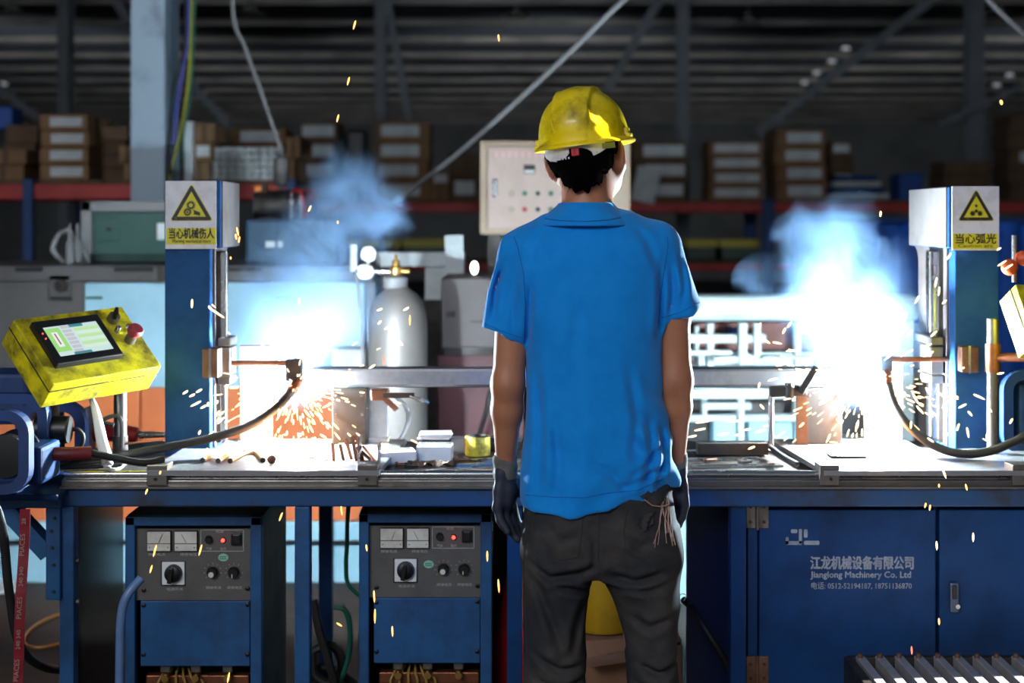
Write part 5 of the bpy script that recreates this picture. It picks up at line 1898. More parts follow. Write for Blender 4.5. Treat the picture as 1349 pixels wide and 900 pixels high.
for xx in (xl_, xl_ + w):
    b.box((xx, (yb_ + yf_) / 2, zs - .03), (.02, yb_ - yf_, .05), None, .002)
obj('rack_frame', b, M_darksteel, t)
for xx in (xl_ + .01, xl_ + w - .01):
    for yy in (yb_ - .01, yf_ + .01):
        obj('leg', MB().box((xx, yy, (zs - .05) / 2), (.035, .035, zs - .05)), M_darksteel, t)
# things on the floor at the far left
for k, (x, y, w, h, m) in enumerate(((8, 745, 40, 10, M_litwhite), (28, 757, 46, 16, M_black), (4, 775, 34, 5, M_litwhite))):
    yy = CZ * F / (y - HY)
    p = Vector(((x - CX) * yy / F, yy, 0))
    b = MB().box((p.x, p.y, h * yy / F / 2), (w * yy / F, .2, h * yy / F), Matrix.Rotation(.2 * k, 3, 'Z'), .01)
    tag(obj('floor_scrap', b, m), ['pale sheet offcut', 'dark flat part', 'small pale offcut'][k] + ' lying on the floor at the left', 'scrap')
c = []
for i in range(12):
    a_ = 2 * PI * i / 12
    yy = CZ * F / (832 - HY)
    c.append(((78 - CX) * yy / F + .10 * math.cos(a_), yy + .22 * math.sin(a_), .008))
tag(obj('wire_loop', MB().tube(c, .006, 8, 4, True), M_brass), 'ochre wire loop lying on the floor left of the bench leg', 'wire')
# ------------------------------------------------------------------ the worker: bodies as smooth distance fields
import openvdb


class Field:
    """signed distance field on a grid, turned into one smooth surface"""

    def __init__(self, lo, hi, h):
        self.lo, self.h = np.array(lo, float), h
        self.n = np.ceil((np.array(hi) - self.lo) / h).astype(int) + 1
        ax = [self.lo[i] + h * np.arange(self.n[i]) for i in range(3)]
        self.X, self.Y, self.Z = np.meshgrid(*ax, indexing='ij')
        self.d = np.full(self.X.shape, 1.0)

    def _mix(self, d, k):
        if k <= 0:
            self.d = np.minimum(self.d, d)
        else:
            q = np.clip(.5 + .5 * (self.d - d) / k, 0, 1)
            self.d = self.d * (1 - q) + d * q - k * q * (1 - q)

    def cap(self, a, b, ra, rb, k=.012, flat=None):
        """tapered capsule; flat = (direction, factor) squashes the section along a direction"""
        a, b = np.array(a, float), np.array(b, float)
        px, py, pz = self.X - a[0], self.Y - a[1], self.Z - a[2]
        ab = b - a
        t = np.clip((px * ab[0] + py * ab[1] + pz * ab[2]) / (ab @ ab), 0, 1)
        dx, dy, dz = px - t * ab[0], py - t * ab[1], pz - t * ab[2]
        if flat is not None:
            f = np.array(flat[0], float)
            f /= np.linalg.norm(f)
            s = dx * f[0] + dy * f[1] + dz * f[2]
            m = (flat[1] - 1) * s
            dx, dy, dz = dx + m * f[0], dy + m * f[1], dz + m * f[2]
        self._mix(np.sqrt(dx * dx + dy * dy + dz * dz) - (ra + (rb - ra) * t), k)
        return self

    def ell(self, c, r, k=.012, R=None, sub=False):
        px, py, pz = self.X - c[0], self.Y - c[1], self.Z - c[2]
        if R is not None:
            R = np.array(R.transposed())
            px, py, pz = (R[i][0] * px + R[i][1] * py + R[i][2] * pz for i in range(3))
        q = np.sqrt((px / r[0]) ** 2 + (py / r[1]) ** 2 + (pz / r[2]) ** 2)
        d = (q - 1) * min(r)
        if sub:
            self.d = np.maximum(self.d, -d)
        else:
            self._mix(d, k)
        return self

    def loft(self, rows, k=.012, p=2.3, cut=True):
        """rows: (z, cx, cy, a, b) sections with half widths a, b; smooth in between"""
        rows = sorted(rows)
        z = np.array([r[0] for r in rows])
        zz = self.Z[0, 0, :]
        par = []
        for i in range(1, 5):
            v = np.interp(zz, z, [r[i] for r in rows])
            w = max(1, int(.012 / self.h))
            ker = np.ones(2 * w + 1) / (2 * w + 1)
            v = np.convolve(np.pad(v, w, mode='edge'), ker, 'valid')
            par.append(v[None, None, :])
        cx, cy, a, b = par
        q = (np.abs((self.X - cx) / a) ** p + np.abs((self.Y - cy) / b) ** p) ** (1 / p)
        d = (q - 1) * np.minimum(a, b)
        if cut:
            d = np.maximum(d, np.maximum(self.Z - z[-1], z[0] - self.Z))
        self._mix(d, k)
        return self

    def clip(self, o, n):
        """keep what lies behind the plane through o with outward normal n"""
        n = np.array(n, float)
        n /= np.linalg.norm(n)
        self.d = np.maximum(self.d, (self.X - o[0]) * n[0] + (self.Y - o[1]) * n[1] + (self.Z - o[2]) * n[2])
        return self

    def build(self, name, m, parent=None, smooth=2, fn=None):
        g = openvdb.FloatGrid(1.0)
        d = np.clip(self.d / self.h, -4, 4).astype(np.float32)
        d[0], d[-1], d[:, 0], d[:, -1], d[:, :, 0], d[:, :, -1] = 4, 4, 4, 4, 4, 4
        g.copyFromArray(d)
        pts, quads = g.convertToQuads(0.0)
        pts = np.array(pts, float) * self.h + self.lo
        org = np.array(world_loc(parent)) if parent is not None else np.zeros(3)
        me = bpy.data.meshes.new(name)
        me.from_pydata([tuple(p) for p in pts - org], [], [tuple(int(i) for i in q) for q in quads])
        bm = bmesh.new()
        bm.from_mesh(me)
        for _ in range(smooth):
            bmesh.ops.smooth_vert(bm, verts=bm.verts, factor=.5, use_axis_x=True, use_axis_y=True, use_axis_z=True)
        bmesh.ops.recalc_face_normals(bm, faces=bm.faces)
        bm.to_mesh(me)
        bm.free()
        me.polygons.foreach_set('use_smooth', [True] * len(me.polygons))
        me.update()
        me.materials.append(m)
        o = bpy.data.objects.new(name, me)
        COL.objects.link(o)
        if parent is not None:
            o.parent = parent
        return o


def folds(fd, waves, where=None):
    """soft cloth folds added to a distance field: (kx, ky, kz, phase, amplitude)"""
    s = 0
    for kx, ky, kz, ph, am in waves:
        s = s + am * np.sin(fd.X * kx + fd.Y * ky + fd.Z * kz + ph + 1.3 * np.sin(fd.Z * 9 + fd.X * 7 + ph))
    fd.d = fd.d + (s if where is None else s * where)
    return fd


def ridged(fd, R, scale, seed, sharp=1.6):
    """creases: ridged value noise stretched along a direction; R rotates, scale in cells per metre"""
    rs_ = np.random.RandomState(seed)
    g = rs_.rand(24, 24, 24)
    A = np.array(R)
    X_, Y_, Z_ = fd.X - .15, fd.Y - 3.0, fd.Z
    q = [(A[i][0] * X_ + A[i][1] * Y_ + A[i][2] * Z_) * scale[i] + 40.3 + seed for i in range(3)]
    i0 = [np.floor(c).astype(int) for c in q]
    t = [c - i for c, i in zip(q, i0)]
    t = [c * c * (3 - 2 * c) for c in t]
    v = 0
    for a_ in (0, 1):
        for b_ in (0, 1):
            for c_ in (0, 1):
                w = (t[0] if a_ else 1 - t[0]) * (t[1] if b_ else 1 - t[1]) * (t[2] if c_ else 1 - t[2])
                v = v + w * g[(i0[0] + a_) % 24, (i0[1] + b_) % 24, (i0[2] + c_) % 24]
    return (1 - np.abs(2 * v - 1)) ** sharp


def groove(fd, pix, depth, width, back=True):
    """a crease pressed into the cloth along a line of the figure (pixels of the middle plane)"""
    pts = [((x - CX) / 600.0, CZ - (y - HY) / 600.0) for x, y in pix]
    X2, Z2 = fd.X[:, 0, :], fd.Z[:, 0, :]
    best = np.full(X2.shape, 9.0)
    tt = np.zeros(X2.shape)
    n = len(pts) - 1
    for k in range(n):
        (x0, z0), (x1, z1) = pts[k], pts[k + 1]
        dx, dz = x1 - x0, z1 - z0
        t = np.clip(((X2 - x0) * dx + (Z2 - z0) * dz) / (dx * dx + dz * dz), 0, 1)
        q = np.hypot(X2 - x0 - t * dx, Z2 - z0 - t * dz)
        m_ = q < best
        best = np.where(m_, q, best)
        tt = np.where(m_, (k + t) / n, tt)
    prof = np.exp(-(best / width) ** 2) - .55 * np.exp(-((best - 2.1 * width) / (1.1 * width)) ** 2)
    prof = prof * np.clip(np.sin(np.clip(tt, .04, .96) * PI) * 1.6, 0, 1)
    side = np.where(fd.Y < YW0 + .02, 1.0, 0.0)
    fd.d = fd.d + depth * prof[:, None, :] * side


YW0 = 3.083                       # distance of the worker; 600 pixels to the metre there


def W(px, py, dy=0.0):
    """point of the worker's middle plane, moved by dy away from the camera"""
    return np.array([(px - CX) / 600.0, YW0 + dy, CZ - (py - HY) / 600.0])


M_skin = mat('skin', lin(176, 116, 86), .5, dirt=lin(150, 90, 66), amount=.4, scale=14, bump=.03, bscale=200)
M_skin.node_tree.nodes['Principled BSDF'].inputs['Subsurface Weight'].default_value = .25
M_skin.node_tree.nodes['Principled BSDF'].inputs['Subsurface Radius'].default_value = (.012, .004, .002)
M_shirt = mat('blue_polo_cloth', lin(0, 132, 216), .8, dirt=lin(0, 118, 200), amount=.6, scale=18, bump=.12, bscale=420, sheen=.15, spec=.25)
M_pants = mat('charcoal_denim', lin(46, 46, 50), .85, dirt=lin(92, 82, 74), amount=.6, scale=4.5, bump=.2, bscale=300, spec=.2, lo=.48)
M_hair = mat('black_hair', lin(8, 7, 7), .8, bump=.3, bscale=120, stretch=(3, 3, .6), spec=.04)
M_hat = mat('hard_hat_yellow', lin(238, 206, 10), .34, dirt=lin(86, 70, 16), amount=.9, scale=13, detail=12, lo=.46, hi=.72, coat=.2)
M_glove = mat('knit_grey_glove', lin(108, 104, 98), .9, dirt=lin(66, 62, 58), amount=.5, scale=30, bump=.3, bscale=260)
M_palm = mat('glove_navy_coating', lin(38, 42, 60), .6, dirt=lin(22, 26, 40), amount=.6, scale=18, bump=.1)
M_thread = mat('frayed_thread', lin(170, 134, 120), .8)
M_seam = mat('pants_seam', lin(46, 42, 42), .85)

M_hair.node_tree.nodes['Principled BSDF'].inputs['IOR'].default_value = 1.03
person = thing('person', 'person in blue polo shirt, charcoal trousers and yellow hard hat, back turned, before the bench', 'person', (.175, YW0, 0))

# ---- body: head, neck, arms, trunk and legs as one surface
hc = W(772, 197, .012)            # head centre
RH = Matrix.Rotation(math.radians(-17), 3, 'Z') @ Matrix.Rotation(math.radians(-7), 3, 'Y')


def H(x, y, z):
    """point in head coordinates: x to its right, y forward, z up"""
    return np.array(hc) + np.array(RH @ Vector((x, y, z)))


f = Field((-.14, YW0 - .24, -.01), (.50, YW0 + .30, 1.80), .0058)
f.ell(H(0, -.008, .022), (.076, .096, .098), 0, RH)
f.ell(H(0, .022, -.05), (.060, .074, .070), .03, RH)
f.ell(H(0, .052, -.092), (.036, .036, .028), .03, RH)        # chin
f.cap(H(0, .092, .0), H(0, .112, -.034), .009, .014, .012)   # nose
f.ell(H(0, .096, -.064), (.026, .010, .006), .008, RH)       # lips
f.ell(H(0, .095, -.074), (.022, .010, .006), .008, RH)
for s in (-1, 1):
    f.ell(H(s * .034, .086, .012), (.020, .012, .008), .012, RH)      # brow
    f.ell(H(s * .081, -.014, -.020), (.008, .018, .031), .006, RH @ Matrix.Rotation(s * .5, 3, 'Z'))   # ears
    f.cap(H(s * .074, -.002, -.04), H(s * .05, .03, -.082), .012, .012, .02)    # jaw line
f.cap(W(772, 232, .006), W(774, 300, -.012), .052, .060, .02)
f.cap(W(772, 290, 0), W(706, 326, 0), .030, .036, .02)
f.cap(W(772, 290, 0), W(852, 324, 0), .030, .036, .02)
trunk = [(312, 716, 836, .05), (335, 704, 852, .075), (380, 704, 862, .090), (470, 712, 852, .09), (540, 714, 852, .085), (640, 706, 868, .095), (700, 702, 880, .10), (735, 715, 868, .085)]
f.loft([(W(0, y)[2], ((a + b) / 2 - CX) / 600, YW0, (b - a) / 1200, d) for y, a, b, d in trunk], .03)
armL = [W(684, 338), W(669, 505, -.01), W(666, 616, .035)]
armR = [W(878, 338), W(890, 500, -.01), W(893, 612, .045)]
for A in (armL, armR):
    f.cap(A[0] + np.array([0, 0, -.012]), A[0] * .55 + A[1] * .45, .040, .040, .02)
    f.cap(A[0] * .55 + A[1] * .45, A[1], .041, .034, .02)
    f.cap(A[1], A[1] * .68 + A[2] * .32, .034, .0345, .02)
    f.cap(A[1] * .68 + A[2] * .32, A[2], .0335, .0215, .015)
    f.cap(A[2], A[2] + np.array([0, .004, -.02]), .0215, .020, .01)
for xs in ((732, 730, 733), (846, 860, 856)):
    hip, knee, ank = W(xs[0], 720), W(xs[1], 900, .01), W(xs[2], 1110, -.01)
    f.cap(hip, knee, .068, .050, .03)
    f.cap(knee, knee * .6 + ank * .4 + np.array([0, -.015, 0]), .050, .052, .02)
    f.cap(knee * .6 + ank * .4 + np.array([0, -.015, 0]), ank, .050, .034, .02)
    f.cap(ank, ank + np.array([0, .12, -.05]), .034, .03, .02)
body = f.build('body', M_skin, person, 2)
for s in (-1, 1):
    e = H(s * .034, .082, -.006)
    eye = obj('eye', MB().ball(e, .0125, 12), mat('eye_white', lin(230, 228, 224), .3), body)

# ---- hair
f = Field(hc - .15, hc + .15, .0036)
f.ell(H(0, -.012, .022), (.083, .101, .104), 0, RH)
f.cap(H(0, -.062, -.03), H(0, -.050, -.085), .056, .036, .03, )
for s in (-1, 1):
    f.cap(H(s * .058, -.04, -.02), H(s * .046, -.046, -.07), .026, .016, .02)
    f.cap(H(s * .072, .03, .02), H(s * .070, .026, -.028), .012, .007, .01)
# hairline: nothing on the face, nothing below the nape
q = ((np.stack([f.X, f.Y, f.Z], -1) - hc) @ np.array(RH))
hx, hy, hz = q[..., 0], q[..., 1], q[..., 2]
nz = .005 * np.sin(hx * 260 + 2) + .004 * np.sin(hx * 470) + .004 * np.sin(hy * 330)
low = -.092 + 13 * hx ** 2 + np.maximum(hy + .03, 0) * 1.05 + nz
f.d = np.maximum(f.d, low - hz)
f.d = np.maximum(f.d, hy - .065 - nz * 0)
for s in (-1, 1):
    ex = np.sqrt((hx - s * .092) ** 2 * 1.0 + (hy + .008) ** 2 * 1.0 + ((hz + .020) * .72) ** 2) - .031
    f.d = np.maximum(f.d, -ex)
hair = f.build('hair', M_hair, body, 1)
bv = BVHTree.FromPolygons([v.co for v in hair.data.vertices], [p.vertices[:] for p in hair.data.polygons])
b = MB()
rs = np.random.RandomState(3)
PL = np.array(person.location)
for i in range(260):
    a_ = rs.uniform(-2.2, 2.2)
    z = rs.uniform(-.09, .0)
    d = Vector(RH @ Vector((math.sin(a_), -math.cos(a_), 0)))
    o = Vector(H(0, -.01, z)) - Vector(PL)
    hit = bv.ray_cast(o + d * .2, -d)
    if hit[0] is None:
        continue
    p = hit[0] + Vector(PL)
    n_ = hit[1]
    t = (Vector((0, 0, -1)) + n_ * .30 + Vector(rs.normal(size=3)) * .15).normalized()
    e = p + t * rs.uniform(.010, .020)
    s_ = t.cross(n_).normalized() * .0011
    p = p - n_ * .002
    b.add([p - s_, p + s_, e, p + n_ * .0014], [(0, 1, 2), (0, 2, 3), (1, 3, 2)])
o = obj('hair_tufts', b, M_hair, body, kind='stuff')

# ---- polo shirt
f = Field((-.16, YW0 - .26, .80), (.50, YW0 + .26, 1.53), .0052)
rows = [(287, 722, 823, .062, -.01), (298, 704, 842, .078, -.008), (310, 690, 862, .092, -.004), (326, 679, 876, .106, 0), (352, 676, 880, .116, 0),
        (400, 682, 875, .120, 0), (450, 690, 869, .118, 0), (520, 691, 872, .114, 0), (580, 690, 876, .114, 0), (625, 689, 881, .120, 0), (672, 687, 889, .126, 0)]
f.loft([(W(0, y)[2], ((a + c_) / 2 - CX) / 600, YW0 + o_, (c_ - a) / 1200, d) for y, a, c_, d, o_ in rows], 0, 2.35)
f.cap(W(766, 296, -.012), W(690, 331, 0), .046, .050, .035)
f.cap(W(776, 296, -.012), W(866, 322, 0), .046, .050, .035)


def sleeve(a, b_, ra, rb, o, n, k):
    g = Field.__new__(Field)
    g.X, g.Y, g.Z, g.h, g.lo = f.X, f.Y, f.Z, f.h, f.lo
    g.d = np.full(f.X.shape, 1.0)
    g.cap(a, b_, ra, rb, 0)
    g.clip(o, n)
    f._mix(g.d, k)


sleeve(W(694, 343), W(660, 452, -.004), .058, .0505, W(661, 441.5), (-.42 * .42, 0, -1) if False else (-.37, 0, -.93), .028)
sleeve(W(864, 334), W(900, 424, -.004), .058, .0525, W(897.5, 415), (.37, 0, -.93), .028)
# hem: lower at the left and in the middle, pulled up to the right
hz_ = np.interp(f.X, [W(x, 0)[0] for x in (680, 700, 760, 780, 800, 840, 870, 892)], [W(0, y)[2] for y in (656, 661, 664, 658, 657, 654, 644, 632)])
f.d = np.maximum(f.d, (hz_ - f.Z) * .9)
RY = lambda deg: Matrix.Rotation(math.radians(deg), 3, 'Y')
low_ = np.clip((1.12 - f.Z) / .22, 0, 1)
rt_ = np.clip((f.X - .20) / .10, 0, 1)
f.d = f.d - .007 * low_ * ridged(f, RY(-55), (4, 4, 14), 2) * (.35 + .65 * rt_) - .008 * low_ * ridged(f, RY(80), (4, 4, 13), 5) * (1 - .6 * rt_)
arm_ = np.clip((np.abs(f.X - .172) - .155) / .03, 0, 1)
f.d = f.d - .006 * arm_ * ridged(f, Matrix.Rotation(math.radians(78), 3, 'Y'), (5, 5, 20), 8)
f.d = f.d + .0055 * np.maximum(low_, arm_ * .5)
# folds: soft vertical ones, drag lines towards the right hem, sleeve creases
zb_ = np.clip((1.22 - f.Z) / .25, 0, 1)
folds(f, [(26, 12, 3, .4, .0040), (44, 8, 5, 2.0, .0020), (18, 20, 14, 1.0, .0034)], .30 + .70 * zb_)
dg = np.exp(-(((f.X - .31) / .07) ** 2 + ((f.Z - .95) / .10) ** 2))
folds(f, [(70, 0, 62, .5, .0070), (38, 0, 80, 1.7, .0055)], dg)
dg = np.exp(-(((f.X - .10) / .05) ** 2 + ((f.Z - .90) / .07) ** 2))
folds(f, [(90, 0, 30, .3, .002), (30, 0, 70, 1.2, .0025)], dg)
dg = np.exp(-(((f.X - .185) / .05) ** 2 + ((f.Z - .87) / .05) ** 2))
folds(f, [(85, 0, -60, .8, .003)], dg)
for s, cx in ((-1, W(664, 0)[0]), (1, W(893, 0)[0])):
    dg = np.exp(-(((f.X - cx) / .055) ** 2 + ((f.Z - 1.29) / .10) ** 2))
    folds(f, [(75, 20, s * 26, .9, .0055), (120, 0, s * 50, .2, .0020)], dg)
for pix, dp, wd in (([(800, 636), (842, 622), (880, 604)], .007, .007), ([(818, 622), (846, 606), (874, 576)], .006, .006), ([(846, 540), (856, 590), (842, 640)], .008, .008),
                    ([(868, 560), (872, 600), (862, 632)], .006, .006), ([(728, 540), (734, 600), (730, 656)], .006, .008), ([(776, 600), (800, 612), (824, 640)], .006, .007),
                    ([(706, 470), (712, 560), (706, 650)], .006, .008), ([(822, 470), (834, 540), (830, 600)], .006, .009), ([(664, 345), (652, 385), (648, 425)], .007, .006), ([(684, 350), (676, 395), (674, 440)], .006, .006),
                    ([(700, 360), (697, 410), (694, 460)], .007, .006), ([(893, 340), (898, 375), (894, 405)], .007, .006), ([(880, 345), (884, 385), (878, 415)], .006, .006), ([(866, 350), (866, 400), (862, 450)], .007, .007),
                    ([(716, 300), (702, 320), (698, 350)], .004, .008), ([(832, 300), (850, 318), (860, 350)], .004, .008), ([(760, 380), (752, 460), (760, 540)], .003, .012)):
    groove(f, pix, dp, wd)
shirt = f.build('polo_shirt', M_shirt, person, 2)
bvs = BVHTree.FromPolygons([v.co + Vector(PL) for v in shirt.data.vertices], [p.vertices[:] for p in shirt.data.polygons])


def on_surface(bv_, px, py, lift):
    """where the sight line through a photograph pixel meets a surface"""
    o = Vector((0, 0, CZ))
    d = (P(px, py, 1.0) - o).normalized()
    h = bv_.ray_cast(o, d)
    if h[0] is None:
        return None
    n_ = h[1] if h[1].dot(d) < 0 else -h[1]
    return h[0] + n_ * lift


def seam(bv_, pix, r, lift, name, m, parent, step=4):
    pts = []
    for (xa_, ya_), (xb_, yb2) in zip(pix, pix[1:]):
        L = max(1, int(math.hypot(xb_ - xa_, yb2 - ya_) / step))
        for i in range(L):
            q = on_surface(bv_, xa_ + (xb_ - xa_) * i / L, ya_ + (yb2 - ya_) * i / L, lift)
            if q is not None and (not pts or (q - pts[-1]).length < .06):
                pts.append(q)
    if len(pts) < 3:
        return None
    return obj(name, MB().tube(pts, r, 6, 1), m, parent)


M_shirtseam = mat('shirt_seam', lin(0, 92, 168), .85)
seam(bvs, [(690, 452), (692, 400), (690, 360), (682, 325), (676, 308)], .0011, .0002, 'armhole_seam', M_shirtseam, shirt)
seam(bvs, [(867, 426), (870, 390), (876, 350), (880, 322), (878, 308)], .0011, .0002, 'armhole_seam', M_shirtseam, shirt)
seam(bvs, [(634, 424), (660, 436), (690, 446)], .0009, .0002, 'sleeve_hem', M_shirtseam, shirt)
seam(bvs, [(925, 397), (895, 412), (868, 420)], .0009, .0002, 'sleeve_hem', M_shirtseam, shirt)
seam(bvs, [(692, 652), (730, 655), (768, 656), (800, 650), (840, 646), (880, 628)], .0009, .0002, 'shirt_hem', M_shirtseam, shirt)
# collar
f = Field((.02, YW0 - .16, 1.42), (.30, YW0 + .16, 1.54), .0034)
f.loft([(W(0, y)[2], ((a + c_) / 2 - CX) / 600, YW0 + o_, (c_ - a) / 1200, d) for y, a, c_, d, o_ in
        ((298, 704, 838, .104, -.006), (290, 712, 830, .098, -.005), (281, 720, 822, .090, -.002), (273, 732, 812, .080, 0), (267, 738, 806, .072, 0))], 0, 2.1)
f.ell((W(772, 0)[0], YW0 + .004, W(0, 262)[2]), (.052, .060, .016), 0, None, True)
collar = f.build('collar', M_shirt, shirt, 1)
bvc = BVHTree.FromPolygons([v.co + Vector(PL) for v in collar.data.vertices], [p.vertices[:] for p in collar.data.polygons])
seam(bvc, [(716, 288), (740, 291), (772, 292), (800, 290), (822, 286)], .0012, .0004, 'collar_edge', M_shirtseam, collar)

# ---- trousers
f = Field((-.05, YW0 - .22, .03), (.45, YW0 + .22, .90), .0052)
hip = [(636, 692, 884, .118, 0), (665, 688, 890, .120, 0), (700, 686, 896, .122, -.006), (730, 687, 897, .112, -.006), (752, 700, 884, .085, -.002)]
f.loft([(W(0, y)[2], ((a + c_) / 2 - CX) / 600, YW0 + o_, (c_ - a) / 1200, d) for y, a, c_, d, o_ in hip], 0, 2.4)
legs = [[(690, 689, 786, .105), (730, 686, 784, .104), (765, 687, 777, .096), (800, 689, 769, .092), (850, 690, 768, .086), (900, 692, 770, .082), (960, 694, 770, .080), (1050, 697, 772, .078), (1110, 699, 775, .080), (1138, 698, 776, .084)],
        [(690, 788, 893, .105), (730, 788, 897, .104), (765, 797, 896, .098), (800, 811, 894, .094), (850, 825, 892, .088), (900, 829, 890, .084), (960, 828, 887, .080), (1050, 824, 884, .078), (1110, 821, 884, .080), (1138, 820, 885, .084)]]
for lg in legs:
    f.loft([(W(0, y)[2], ((a + c_) / 2 - CX) / 600, YW0 - .002, (c_ - a) / 1200, d) for y, a, c_, d in lg], .016, 2.25)
zl_ = np.clip((.70 - f.Z) / .2, 0, 1)
RY = lambda deg: Matrix.Rotation(math.radians(deg), 3, 'Y')
knee_ = np.exp(-((f.Z - .44) / .16) ** 2)
seat_ = np.exp(-((f.Z - .68) / .07) ** 2)
side_ = np.where(f.X < .19, 1.0, 0.0)
f.d = f.d - .010 * knee_ * ridged(f, RY(22), (5, 5, 16), 3) * side_ - .010 * knee_ * ridged(f, RY(-22), (5, 5, 16), 4) * (1 - side_)
f.d = f.d - .010 * seat_ * ridged(f, RY(28), (4, 4, 20), 6) * side_ - .010 * seat_ * ridged(f, RY(-28), (4, 4, 20), 7) * (1 - side_)
f.d = f.d - .006 * ridged(f, RY(60), (5, 5, 13), 9) - .004 * ridged(f, RY(-75), (6, 6, 18), 12) + .0105
for pix, dp, wd in (([(697, 728), (722, 748), (760, 742), (788, 728)], .011, .007), ([(728, 756), (752, 764), (776, 772)], .010, .006), ([(796, 742), (830, 752), (872, 742)], .011, .007),
                    ([(812, 760), (846, 764), (880, 756)], .007, .006), ([(702, 744), (720, 790), (742, 850)], .008, .009), ([(770, 778), (758, 815), (752, 850)], .007, .008), ([(700, 846), (735, 868), (766, 866)], .009, .007),
                    ([(704, 880), (735, 892), (768, 884)], .008, .006), ([(836, 860), (862, 872), (892, 862)], .009, .007), ([(826, 800), (850, 812), (886, 800)], .007, .008), ([(832, 884), (860, 894), (888, 890)], .008, .006),
                    ([(720, 680), (735, 700), (760, 690)], .005, .008), ([(816, 690), (838, 706), (850, 700)], .006, .007), ([(778, 690), (780, 720), (772, 745)], .006, .006)):
    groove(f, pix, dp, wd)
pants = f.build('trousers', M_pants, person, 2)
bvp = BVHTree.FromPolygons([v.co + Vector(PL) for v in pants.data.vertices], [p.vertices[:] for p in pants.data.polygons])
M_ps = M_seam
seam(bvp, [(786, 664), (789, 700), (788, 742)], .0016, .0002, 'back_seam', M_ps, pants)
seam(bvp, [(706, 664), (701, 700), (699, 726), (722, 740), (762, 734), (766, 700), (769, 668)], .0012, .0004, 'pocket_seam', M_ps, pants)
seam(bvp, [(826, 668), (822, 700), (824, 728), (850, 740), (884, 724), (886, 700)], .0012, .0004, 'pocket_seam', M_ps, pants)
seam(bvp, [(693, 690), (690, 740), (692, 800), (694, 860), (696, 898)], .0012, .0002, 'side_seam', M_ps, pants)


def patch_on(bv_, pix, lift, thick, name, m, parent, n=7):
    """a piece of cloth lying on a surface inside a pixel quadrilateral"""
    vs = []
    for j in range(n):
        for i in range(n):
            s, t = i / (n - 1), j / (n - 1)
            x = (pix[0][0] * (1 - s) + pix[1][0] * s) * (1 - t) + (pix[3][0] * (1 - s) + pix[2][0] * s) * t
            y = (pix[0][1] * (1 - s) + pix[1][1] * s) * (1 - t) + (pix[3][1] * (1 - s) + pix[2][1] * s) * t
            q = on_surface(bv_, x, y, lift + .004 * math.sin(s * 9 + t * 5))
            if q is None:
                q = Vector(W(x, y, -.06))
            vs.append(q)
    k = len(vs)
    vs += [q + Vector((0, thick, 0)) for q in vs]
    fs = []
    for j in range(n - 1):
        for i in range(n - 1):
            a_ = j * n + i
            fs += [(a_, a_ + 1, a_ + n + 1, a_ + n), (k + a_, k + a_ + n, k + a_ + n + 1, k + a_ + 1)]
    rim = [i for i in range(n)] + [j * n + n - 1 for j in range(1, n)] + [(n - 1) * n + i for i in range(n - 2, -1, -1)] + [j * n for j in range(n - 2, 0, -1)]
    for a_, c_ in zip(rim, rim[1:] + rim[:1]):
        fs.append((a_, k + a_, k + c_, c_))
    return obj(name, MB().add(vs, fs, True), m, parent)


flap = patch_on(bvp, [(842, 654), (884, 640), (882, 668), (850, 662)], .007, .003, 'torn_pocket', M_pants, pants)
patch_on(bvp, [(834, 686), (862, 672), (858, 690), (846, 702)], .005, .003, 'torn_pocket', M_pants, pants)
rs = np.random.RandomState(11)
for i in range(9):
    x0_, y0_ = 880 - rs.uniform(0, 10), 652 + rs.uniform(0, 8)
    x1_, y1_ = 868 + rs.uniform(-8, 22), 690 + rs.uniform(0, 35)
    pts = []
    for k in range(5):
        s = k / 4
        q = on_surface(bvp, x0_ + (x1_ - x0_) * s + rs.uniform(-2, 2), y0_ + (y1_ - y0_) * s, .006)
        if q is not None:
            pts.append(q)
    if len(pts) > 2:
        obj('loose_thread', MB().tube(pts, .0007, 5, 4), M_thread, pants)
seam(bvp, [(846, 657), (856, 665), (868, 667), (880, 664)], .0013, .010, 'frayed_edge', M_thread, pants, 3)
q = Vector(W(894, 786, .0))
obj('frayed_tuft', MB().tube([q, q + Vector((.008, 0, .006)), q + Vector((.016, 0, .002)), q + Vector((.012, .004, -.01))], .0012, 5), M_thread, pants)

# ---- shoes
for x in (735, 856):
    f = Field((W(x, 0)[0] - .09, YW0 - .14, -.01), (W(x, 0)[0] + .09, YW0 + .24, .16), .006)
    c = W(x, 0)[0]
    f.cap((c, YW0 - .06, .045), (c, YW0 + .03, .05), .042, .046, 0)
    f.cap((c, YW0 + .03, .05), (c + .005 * (1 if x > 800 else -1), YW0 + .15, .035), .046, .040, .03)
    f.cap((c, YW0 - .03, .05), (c, YW0 - .02, .11), .044, .046, .02)
    f.d = np.maximum(f.d, .004 - f.Z)
    sh = f.build('shoe', mat('black_shoe', lin(22, 20, 20), .5), person, 2)
    b = MB().box((c, YW0 + .045, .009), (.084, .29, .014), None, .006)
    obj('sole', b, M_rubber, sh)


